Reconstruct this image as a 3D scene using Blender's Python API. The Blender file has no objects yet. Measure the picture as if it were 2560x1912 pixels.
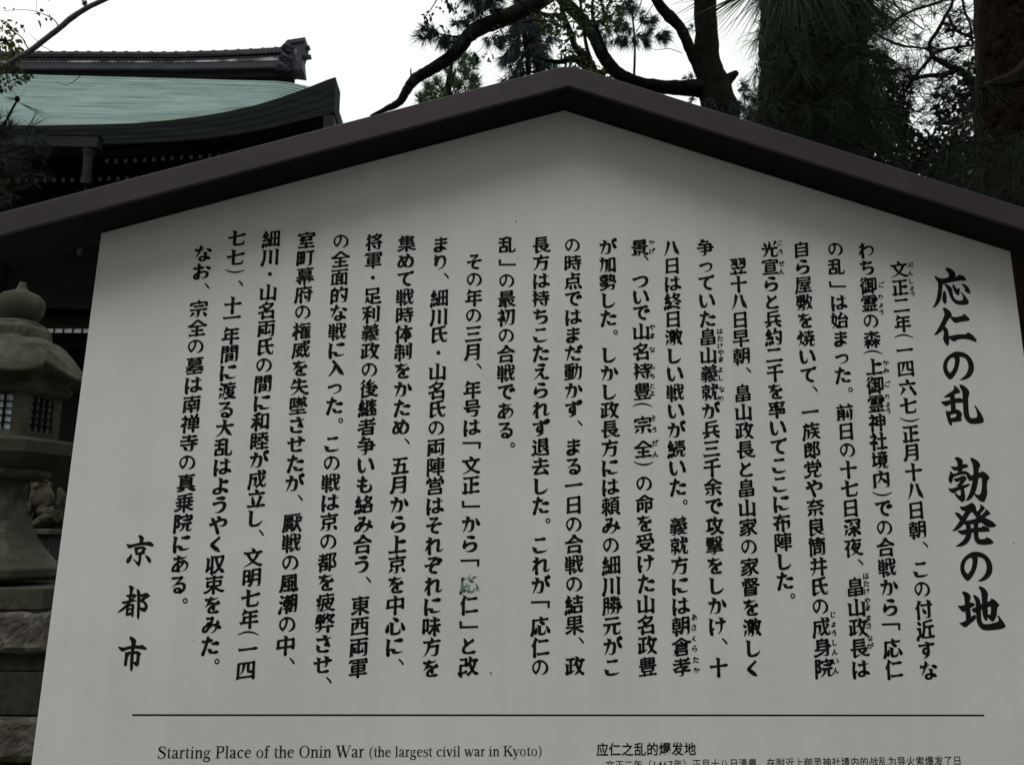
import bpy, math, random
import numpy as np
from mathutils import Vector, Matrix
from mathutils.geometry import tessellate_polygon

random.seed(7)
rng = np.random.default_rng(7)
scene = bpy.context.scene
col = scene.collection
R_ = math.radians

# ------------------------------------------------------------------ camera
F_PX = 2171.0                       # focal length in pixels of a 2560 px wide frame
CAM = Vector((0.0, -1.2, 1.55))
PITCH, YAW, ROLL = 0.175762, 0.0364013, 0.00781246
cp, sp, cy, sy = math.cos(PITCH), math.sin(PITCH), math.cos(YAW), math.sin(YAW)
FWD = Vector((sy * cp, cy * cp, sp))
_r = Vector((cy, -sy, 0.0))
_u = _r.cross(FWD)
RIGHT = math.cos(ROLL) * _r + math.sin(ROLL) * _u
UP = -math.sin(ROLL) * _r + math.cos(ROLL) * _u
cam_data = bpy.data.cameras.new("camera")
cam_data.sensor_width = 4.54
cam_data.lens = 4.54 * F_PX / 2560.0
cam_data.clip_start = 0.02
cam_data.clip_end = 600.0
cam_data.dof.use_dof = True
cam_data.dof.focus_distance = 1.25
cam_data.dof.aperture_fstop = 2.8
cam = bpy.data.objects.new("camera", cam_data)
cam.matrix_world = Matrix(((RIGHT.x, UP.x, -FWD.x, CAM.x), (RIGHT.y, UP.y, -FWD.y, CAM.y),
                           (RIGHT.z, UP.z, -FWD.z, CAM.z), (0, 0, 0, 1)))
col.objects.link(cam)
scene.camera = cam

# ------------------------------------------------------------------ world, sun, exposure
SUN_EL, SUN_AZ = R_(58), R_(-155)    # veiled sun high behind the viewpoint, a little to the left
world = bpy.data.worlds.new("World")
scene.world = world
world.use_nodes = True
nt = world.node_tree
nt.nodes.clear()
out = nt.nodes.new("ShaderNodeOutputWorld")
bg = nt.nodes.new("ShaderNodeBackground")
sky = nt.nodes.new("ShaderNodeTexSky")
sky.sky_type = 'NISHITA'
sky.sun_disc = False
sky.sun_elevation = SUN_EL
sky.sun_rotation = SUN_AZ
sky.dust_density = 3.0
mixn = nt.nodes.new("ShaderNodeMix")
mixn.data_type = 'RGBA'
mixn.inputs[0].default_value = 0.93          # closed cloud deck over the clear sky
mixn.inputs[7].default_value = (9.75, 10.3, 9.7, 1.0)
nt.links.new(sky.outputs[0], mixn.inputs[6])
nt.links.new(mixn.outputs[2], bg.inputs[0])
bg.inputs[1].default_value = 0.110
nt.links.new(bg.outputs[0], out.inputs[0])
sun_d = bpy.data.lights.new("sun", 'SUN')
sun_d.energy = 1.3
sun_d.angle = R_(34)
sun_d.color = (1.0, 0.97, 0.92)
sun = bpy.data.objects.new("sun", sun_d)
sd = Vector((math.sin(SUN_AZ) * math.cos(SUN_EL), math.cos(SUN_AZ) * math.cos(SUN_EL), math.sin(SUN_EL)))
sun.rotation_euler = sd.to_track_quat('Z', 'Y').to_euler()
sun.location = (0, 0, 30)
col.objects.link(sun)
vs_ = scene.view_settings
vs_.view_transform = 'Standard'
vs_.look = 'None'
vs_.exposure = 0.0
vs_.gamma = 1.0
vs_.use_curve_mapping = False
try:
    scene.cycles.max_bounces = 6
    scene.cycles.use_denoising = True
except Exception:
    pass


def ray(px, py):
    return (FWD + RIGHT * ((px - 1280.0) / F_PX) + UP * ((956.0 - py) / F_PX))


def at(px, py, Y):
    """world point seen at photograph pixel (px,py) at the depth plane Y"""
    d = ray(px, py)
    return CAM + d * ((Y - CAM.y) / d.y)


# ------------------------------------------------------------------ helpers
def put(ob, parent=None):
    col.objects.link(ob)
    if parent is not None:
        ob.parent = parent
    return ob


def mesh_obj(name, verts, faces, mat, parent=None, smooth=False):
    me = bpy.data.meshes.new(name)
    me.from_pydata([tuple(v) for v in verts], [], faces)
    me.materials.append(mat)
    if smooth:
        me.polygons.foreach_set("use_smooth", [True] * len(me.polygons))
    me.update()
    return put(bpy.data.objects.new(name, me), parent)


def tag(ob, label, category, group=None, kind=None):
    ob["label"] = label
    if category:
        ob["category"] = category
    if group:
        ob["group"] = group
    if kind:
        ob["kind"] = kind
    return ob


def thing(name, label, category, loc=(0, 0, 0), group=None):
    o = bpy.data.objects.new(name, None)
    o.empty_display_size = 0.1
    o.location = loc
    col.objects.link(o)
    return tag(o, label, category, group)


class MB:
    """collects shapes and links them as one mesh object"""
    def __init__(self):
        self.v, self.f = [], []

    def add(self, verts, faces):
        n = len(self.v)
        self.v += [tuple(p) for p in verts]
        self.f += [tuple(i + n for i in f) for f in faces]
        return self

    def box(self, x0, x1, y0, y1, z0, z1, jit=0.0):
        j = lambda: random.uniform(-jit, jit) if jit else 0.0
        v = [(x + j(), y + j(), z + j()) for z in (z0, z1) for y in (y0, y1) for x in (x0, x1)]
        return self.add(v, [(0, 2, 3, 1), (4, 5, 7, 6), (0, 1, 5, 4), (2, 6, 7, 3), (0, 4, 6, 2), (1, 3, 7, 5)])

    def prism(self, poly, y0, y1):
        """polygon in XZ extruded from y0 to y1"""
        n = len(poly)
        v = [(x, y0, z) for x, z in poly] + [(x, y1, z) for x, z in poly]
        f = [tuple(range(n)), tuple(range(2 * n - 1, n - 1, -1))]
        f += [(i, n + i, n + (i + 1) % n, (i + 1) % n) for i in range(n)]
        return self.add(v, f)

    def tube(self, pts, rad, sides=8, rough=0.0, cap=True):
        pts = [Vector(p) for p in pts]
        if not hasattr(rad, '__len__'):
            rad = [rad] * len(pts)
        n0 = len(self.v)
        ref = Vector((0.13, 0.21, 0.97))
        for i, p in enumerate(pts):
            d = (pts[min(i + 1, len(pts) - 1)] - pts[max(i - 1, 0)]).normalized()
            if abs(d.dot(ref)) > 0.95:
                ref = Vector((0.9, 0.3, 0.1))
            a = d.cross(ref).normalized()
            b = d.cross(a).normalized()
            for k in range(sides):
                t = 2 * math.pi * k / sides
                r = rad[i] * (1 + (random.uniform(-rough, rough) if rough else 0))
                self.v.append(tuple(p + a * (r * math.cos(t)) + b * (r * math.sin(t))))
        for i in range(len(pts) - 1):
            for k in range(sides):
                a0 = n0 + i * sides + k
                a1 = n0 + i * sides + (k + 1) % sides
                self.f.append((a0, a1, a1 + sides, a0 + sides))
        if cap:
            self.f.append(tuple(n0 + k for k in range(sides))[::-1])
            m = n0 + (len(pts) - 1) * sides
            self.f.append(tuple(m + k for k in range(sides)))
        return self

    def lathe(self, prof, cx, cy, cz, sides=24, phase=0.0, lobes=None):
        n0 = len(self.v)
        for r, z in prof:
            for k in range(sides):
                t = 2 * math.pi * k / sides + phase
                rr = r * (lobes(t, z) if lobes else 1.0)
                self.v.append((cx + rr * math.cos(t), cy + rr * math.sin(t), cz + z))
        for i in range(len(prof) - 1):
            for k in range(sides):
                a0 = n0 + i * sides + k
                a1 = n0 + i * sides + (k + 1) % sides
                self.f.append((a0, a1, a1 + sides, a0 + sides))
        self.f.append(tuple(n0 + k for k in range(sides))[::-1])
        m = n0 + (len(prof) - 1) * sides
        self.f.append(tuple(m + k for k in range(sides)))
        return self

    def build(self, name, mat, parent=None, smooth=False):
        return mesh_obj(name, self.v, self.f, mat, parent, smooth)


def bevel(ob, w, seg=2):
    m = ob.modifiers.new("bevel", 'BEVEL')
    m.width = w
    m.segments = seg
    m.limit_method = 'ANGLE'
    return ob


def catmull(pts, n=6):
    P = [Vector(p) for p in pts]
    P = [P[0] * 2 - P[1]] + P + [P[-1] * 2 - P[-2]]
    o = []
    for i in range(1, len(P) - 2):
        for k in range(n):
            t = k / n
            a, b, c, d = P[i - 1], P[i], P[i + 1], P[i + 2]
            o.append(0.5 * ((2 * b) + (c - a) * t + (2 * a - 5 * b + 4 * c - d) * t * t + (3 * b - a - 3 * c + d) * t ** 3))
    o.append(P[-2])
    return o


def interp(vals, n):
    x = np.linspace(0, len(vals) - 1, n)
    return list(np.interp(x, range(len(vals)), vals))


# ------------------------------------------------------------------ materials
def new_mat(name):
    m = bpy.data.materials.new(name)
    m.use_nodes = True
    return m, m.node_tree, m.node_tree.nodes["Principled BSDF"]


def noisy(name, c0, c1, scale=8.0, rough=0.7, bump=0.0, bscale=None, detail=6.0, c2=None, stretch=None,
          spec=0.4, metal=0.0, lo=0.35, hi=0.65):
    """procedural colour from object-space noise, with optional relief"""
    m, t, b = new_mat(name)
    tc = t.nodes.new("ShaderNodeTexCoord")
    mp = t.nodes.new("ShaderNodeMapping")
    if stretch:
        mp.inputs[3].default_value = stretch
    t.links.new(tc.outputs[3], mp.inputs[0])
    n = t.nodes.new("ShaderNodeTexNoise")
    n.inputs["Scale"].default_value = scale
    n.inputs["Detail"].default_value = detail
    n.inputs["Roughness"].default_value = 0.6
    t.links.new(mp.outputs[0], n.inputs["Vector"])
    r = t.nodes.new("ShaderNodeValToRGB")
    r.color_ramp.elements[0].position = lo
    r.color_ramp.elements[0].color = (*c0, 1)
    r.color_ramp.elements[1].position = hi
    r.color_ramp.elements[1].color = (*c1, 1)
    t.links.new(n.outputs[0], r.inputs[0])
    src = r.outputs[0]
    if c2:
        n2 = t.nodes.new("ShaderNodeTexNoise")
        n2.inputs["Scale"].default_value = scale * 0.23
        n2.inputs["Detail"].default_value = 3
        t.links.new(mp.outputs[0], n2.inputs["Vector"])
        mx = t.nodes.new("ShaderNodeMix")
        mx.data_type = 'RGBA'
        rr = t.nodes.new("ShaderNodeValToRGB")
        rr.color_ramp.elements[0].position = 0.45
        rr.color_ramp.elements[1].position = 0.62
        t.links.new(n2.outputs[0], rr.inputs[0])
        t.links.new(rr.outputs[0], mx.inputs[0])
        t.links.new(src, mx.inputs[6])
        mx.inputs[7].default_value = (*c2, 1)
        src = mx.outputs[2]
    t.links.new(src, b.inputs["Base Color"])
    b.inputs["Roughness"].default_value = rough
    b.inputs["Specular IOR Level"].default_value = spec
    b.inputs["Metallic"].default_value = metal
    if bump:
        nb = t.nodes.new("ShaderNodeTexNoise")
        nb.inputs["Scale"].default_value = bscale or scale * 4
        nb.inputs["Detail"].default_value = 8
        t.links.new(mp.outputs[0], nb.inputs["Vector"])
        bp = t.nodes.new("ShaderNodeBump")
        bp.inputs["Strength"].default_value = 0.6
        bp.inputs["Distance"].default_value = bump
        t.links.new(nb.outputs[0], bp.inputs["Height"])
        t.links.new(bp.outputs[0], b.inputs["Normal"])
    return m


M = {}
M['board'] = noisy("painted_board", (0.66, 0.665, 0.665), (0.72, 0.72, 0.72), scale=7, rough=0.42, bump=0.0004,
                   bscale=420, c2=(0.645, 0.65, 0.645), spec=0.35)
_t = M['board'].node_tree
_b = _t.nodes["Principled BSDF"]
_src = _b.inputs["Base Color"].links[0].from_socket
_tc = _t.nodes.new("ShaderNodeTexCoord")
_mp = _t.nodes.new("ShaderNodeMapping")
_mp.inputs[3].default_value = (26, 26, 1.1)
_t.links.new(_tc.outputs[3], _mp.inputs[0])
_n = _t.nodes.new("ShaderNodeTexNoise")
_n.inputs["Scale"].default_value = 1.0
_n.inputs["Detail"].default_value = 5
_t.links.new(_mp.outputs[0], _n.inputs["Vector"])
_n2 = _t.nodes.new("ShaderNodeTexNoise")
_n2.inputs["Scale"].default_value = 700
_n2.inputs["Detail"].default_value = 2
_t.links.new(_tc.outputs[3], _n2.inputs["Vector"])
_add = _t.nodes.new("ShaderNodeMath")
_add.operation = 'MULTIPLY_ADD'
_t.links.new(_n2.outputs[0], _add.inputs[0])
_add.inputs[1].default_value = 0.7
_t.links.new(_n.outputs[0], _add.inputs[2])
_r = _t.nodes.new("ShaderNodeMapRange")
_r.inputs[1].default_value = 0.65
_r.inputs[2].default_value = 1.15
_r.inputs[3].default_value = 0.93
_r.inputs[4].default_value = 1.0
_t.links.new(_add.outputs[0], _r.inputs[0])
_mx = _t.nodes.new("ShaderNodeMix")
_mx.data_type = 'RGBA'
_mx.blend_type = 'MULTIPLY'
_mx.inputs[0].default_value = 1.0
_t.links.new(_src, _mx.inputs[6])
_t.links.new(_r.outputs[0], _mx.inputs[7])
_t.links.new(_mx.outputs[2], _b.inputs["Base Color"])
M['edge'] = noisy("board_edge", (0.35, 0.34, 0.31), (0.45, 0.44, 0.4), scale=30, rough=0.6)
M['ink'] = noisy("black_lettering", (0.006, 0.008, 0.007), (0.009, 0.010, 0.009), scale=60, rough=0.6, spec=0.12)
M['worn'] = noisy("worn_lettering", (0.03, 0.045, 0.035), (0.62, 0.72, 0.66), scale=170, rough=0.25, spec=0.8,
                  c2=(0.10, 0.2, 0.14), lo=0.42, hi=0.6, detail=3)
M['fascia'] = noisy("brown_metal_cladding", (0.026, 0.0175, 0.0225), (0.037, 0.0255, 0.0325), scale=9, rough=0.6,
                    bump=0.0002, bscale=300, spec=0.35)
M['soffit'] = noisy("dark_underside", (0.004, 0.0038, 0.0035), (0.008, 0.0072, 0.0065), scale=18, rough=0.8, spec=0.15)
M['postwood'] = noisy("dark_post", (0.03, 0.022, 0.018), (0.05, 0.038, 0.03), scale=20, rough=0.7,
                      stretch=(1, 1, 0.1))
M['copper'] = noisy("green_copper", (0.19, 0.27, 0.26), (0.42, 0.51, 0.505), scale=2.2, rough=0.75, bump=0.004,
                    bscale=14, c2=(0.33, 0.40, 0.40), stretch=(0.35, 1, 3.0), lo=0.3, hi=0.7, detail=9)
M['dirt_lap_shade'] = noisy("dirt_lap_shade_copper", (0.05, 0.075, 0.06), (0.16, 0.21, 0.185), scale=3, rough=0.85,
                  stretch=(0.5, 1, 2), detail=8)  # dirt at the roof foot, and painted shadow under the course laps
M['tile'] = noisy("grey_roof_tile", (0.012, 0.0125, 0.020), (0.038, 0.039, 0.053), scale=4, rough=0.7, spec=0.2, bump=0.004,
                  c2=(0.026, 0.025, 0.034))
M['tilewhite'] = noisy("plaster_between_tiles", (0.04, 0.04, 0.045), (0.30, 0.30, 0.32), scale=3.2, rough=0.8,
                       lo=0.45, hi=0.62)
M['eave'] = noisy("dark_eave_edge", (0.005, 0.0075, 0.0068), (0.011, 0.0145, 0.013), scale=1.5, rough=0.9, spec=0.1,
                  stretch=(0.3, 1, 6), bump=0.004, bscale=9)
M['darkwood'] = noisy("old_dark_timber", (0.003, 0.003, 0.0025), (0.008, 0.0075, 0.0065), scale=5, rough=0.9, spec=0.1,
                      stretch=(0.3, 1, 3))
M['white_end'] = noisy("white_painted_end", (0.09, 0.10, 0.09), (0.26, 0.27, 0.25), scale=9, rough=0.8)
M['gutter'] = noisy("weathered_gutter", (0.006, 0.008, 0.0078), (0.013, 0.0165, 0.016), scale=3, rough=0.8, spec=0.15)
M['stone'] = noisy("lantern_stone", (0.030, 0.028, 0.021), (0.082, 0.077, 0.061), scale=9, rough=0.95, bump=0.012,
                   bscale=60, c2=(0.040, 0.040, 0.028), spec=0.1)
M['granite'] = noisy("rough_granite", (0.030, 0.028, 0.023), (0.135, 0.125, 0.105), scale=26, rough=0.95, bump=0.012,
                     bscale=22, c2=(0.055, 0.048, 0.038), spec=0.15, lo=0.3, hi=0.72)
M['smooth_stone'] = noisy("dark_smooth_stone", (0.015, 0.015, 0.0125), (0.032, 0.031, 0.026), scale=14, rough=0.9,
                          bump=0.004, bscale=60, spec=0.2)
M['paper'] = noisy("window_paper", (0.36, 0.42, 0.48), (0.52, 0.58, 0.64), scale=12, rough=0.8)
M['shaded_paper'] = noisy("shaded_window_paper", (0.07, 0.07, 0.06), (0.13, 0.13, 0.11), scale=20, rough=0.9)  # same paper on the shadowed side, its shade put into the colour
M['bark'] = noisy("dark_pine_bark", (0.0015, 0.0016, 0.001), (0.007, 0.0068, 0.0045), scale=28, rough=0.95, bump=0.02,
                  bscale=30, stretch=(1, 1, 0.5), spec=0.06)
M['redbark'] = noisy("red_pine_bark", (0.003, 0.0016, 0.0012), (0.013, 0.0060, 0.0040), scale=20, rough=0.95, bump=0.03,
                     bscale=18, stretch=(1, 1, 0.45), spec=0.06)
M['glarebark'] = noisy("smooth_glare_tinted_bark", (0.026, 0.024, 0.038), (0.060, 0.055, 0.076), scale=60, rough=0.7,
                        bump=0.003, bscale=120)  # purple cast of lens glare put into the bark colour
M['carved'] = noisy("weathered_carving", (0.006, 0.005, 0.002), (0.055, 0.046, 0.026), scale=16, rough=0.9,
                    bump=0.02, bscale=24)
M['gravel'] = noisy("gravel_ground", (0.10, 0.095, 0.085), (0.22, 0.21, 0.19), scale=60, rough=0.95, bump=0.02,
                    bscale=90)


def leaf_mat(name, c0, c1, trans=0.25, rough=0.7):
    m, t, b = new_mat(name)
    oi = t.nodes.new("ShaderNodeTexCoord")
    n = t.nodes.new("ShaderNodeTexNoise")
    n.inputs["Scale"].default_value = 9.0
    n.inputs["Detail"].default_value = 3
    t.links.new(oi.outputs[3], n.inputs["Vector"])
    r = t.nodes.new("ShaderNodeValToRGB")
    r.color_ramp.elements[0].position = 0.38
    r.color_ramp.elements[1].position = 0.62
    r.color_ramp.elements[0].color = (*c0, 1)
    r.color_ramp.elements[1].color = (*c1, 1)
    t.links.new(n.outputs[0], r.inputs[0])
    t.links.new(r.outputs[0], b.inputs["Base Color"])
    b.inputs["Roughness"].default_value = rough
    b.inputs["Specular IOR Level"].default_value = 0.12
    if trans:
        tr = t.nodes.new("ShaderNodeBsdfTranslucent")
        t.links.new(r.outputs[0], tr.inputs[0])
        mx = t.nodes.new("ShaderNodeMixShader")
        mx.inputs[0].default_value = trans
        t.links.new(b.outputs[0], mx.inputs[1])
        t.links.new(tr.outputs[0], mx.inputs[2])
        t.links.new(mx.outputs[0], t.nodes["Material Output"].inputs[0])
    return m


M['needle_near'] = leaf_mat("near_pine_needle", (0.011, 0.020, 0.010), (0.026, 0.037, 0.020), 0.05)
M['needle_dark'] = leaf_mat("dark_pine_needle", (0.0022, 0.0052, 0.0016), (0.0065, 0.013, 0.0045), 0.02)
M['needle_mid'] = leaf_mat("shaggy_pine_needle", (0.0035, 0.008, 0.0025), (0.012, 0.023, 0.007), 0.03)
M['needle_blue'] = leaf_mat("bluish_pine_needle", (0.012, 0.021, 0.026), (0.026, 0.038, 0.042), 0.1)
M['needle_green'] = leaf_mat("green_pine_needle", (0.022, 0.042, 0.018), (0.05, 0.08, 0.035), 0.15)
M['leaf_dark'] = leaf_mat("dark_leaf", (0.004, 0.008, 0.004), (0.011, 0.019, 0.009), 0.04)
M['leaf_green'] = leaf_mat("green_leaf", (0.012, 0.021, 0.007), (0.040, 0.055, 0.012), 0.25)
M['leaf_olive'] = leaf_mat("olive_leaf", (0.05, 0.055, 0.018), (0.12, 0.115, 0.035), 0.3)
M['leaf_purple'] = leaf_mat("purple_leaf", (0.05, 0.035, 0.05), (0.10, 0.07, 0.085), 0.2)
M['leaf_plant'] = leaf_mat("small_plant_leaf", (0.02, 0.05, 0.022), (0.035, 0.085, 0.035), 0.1)

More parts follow.
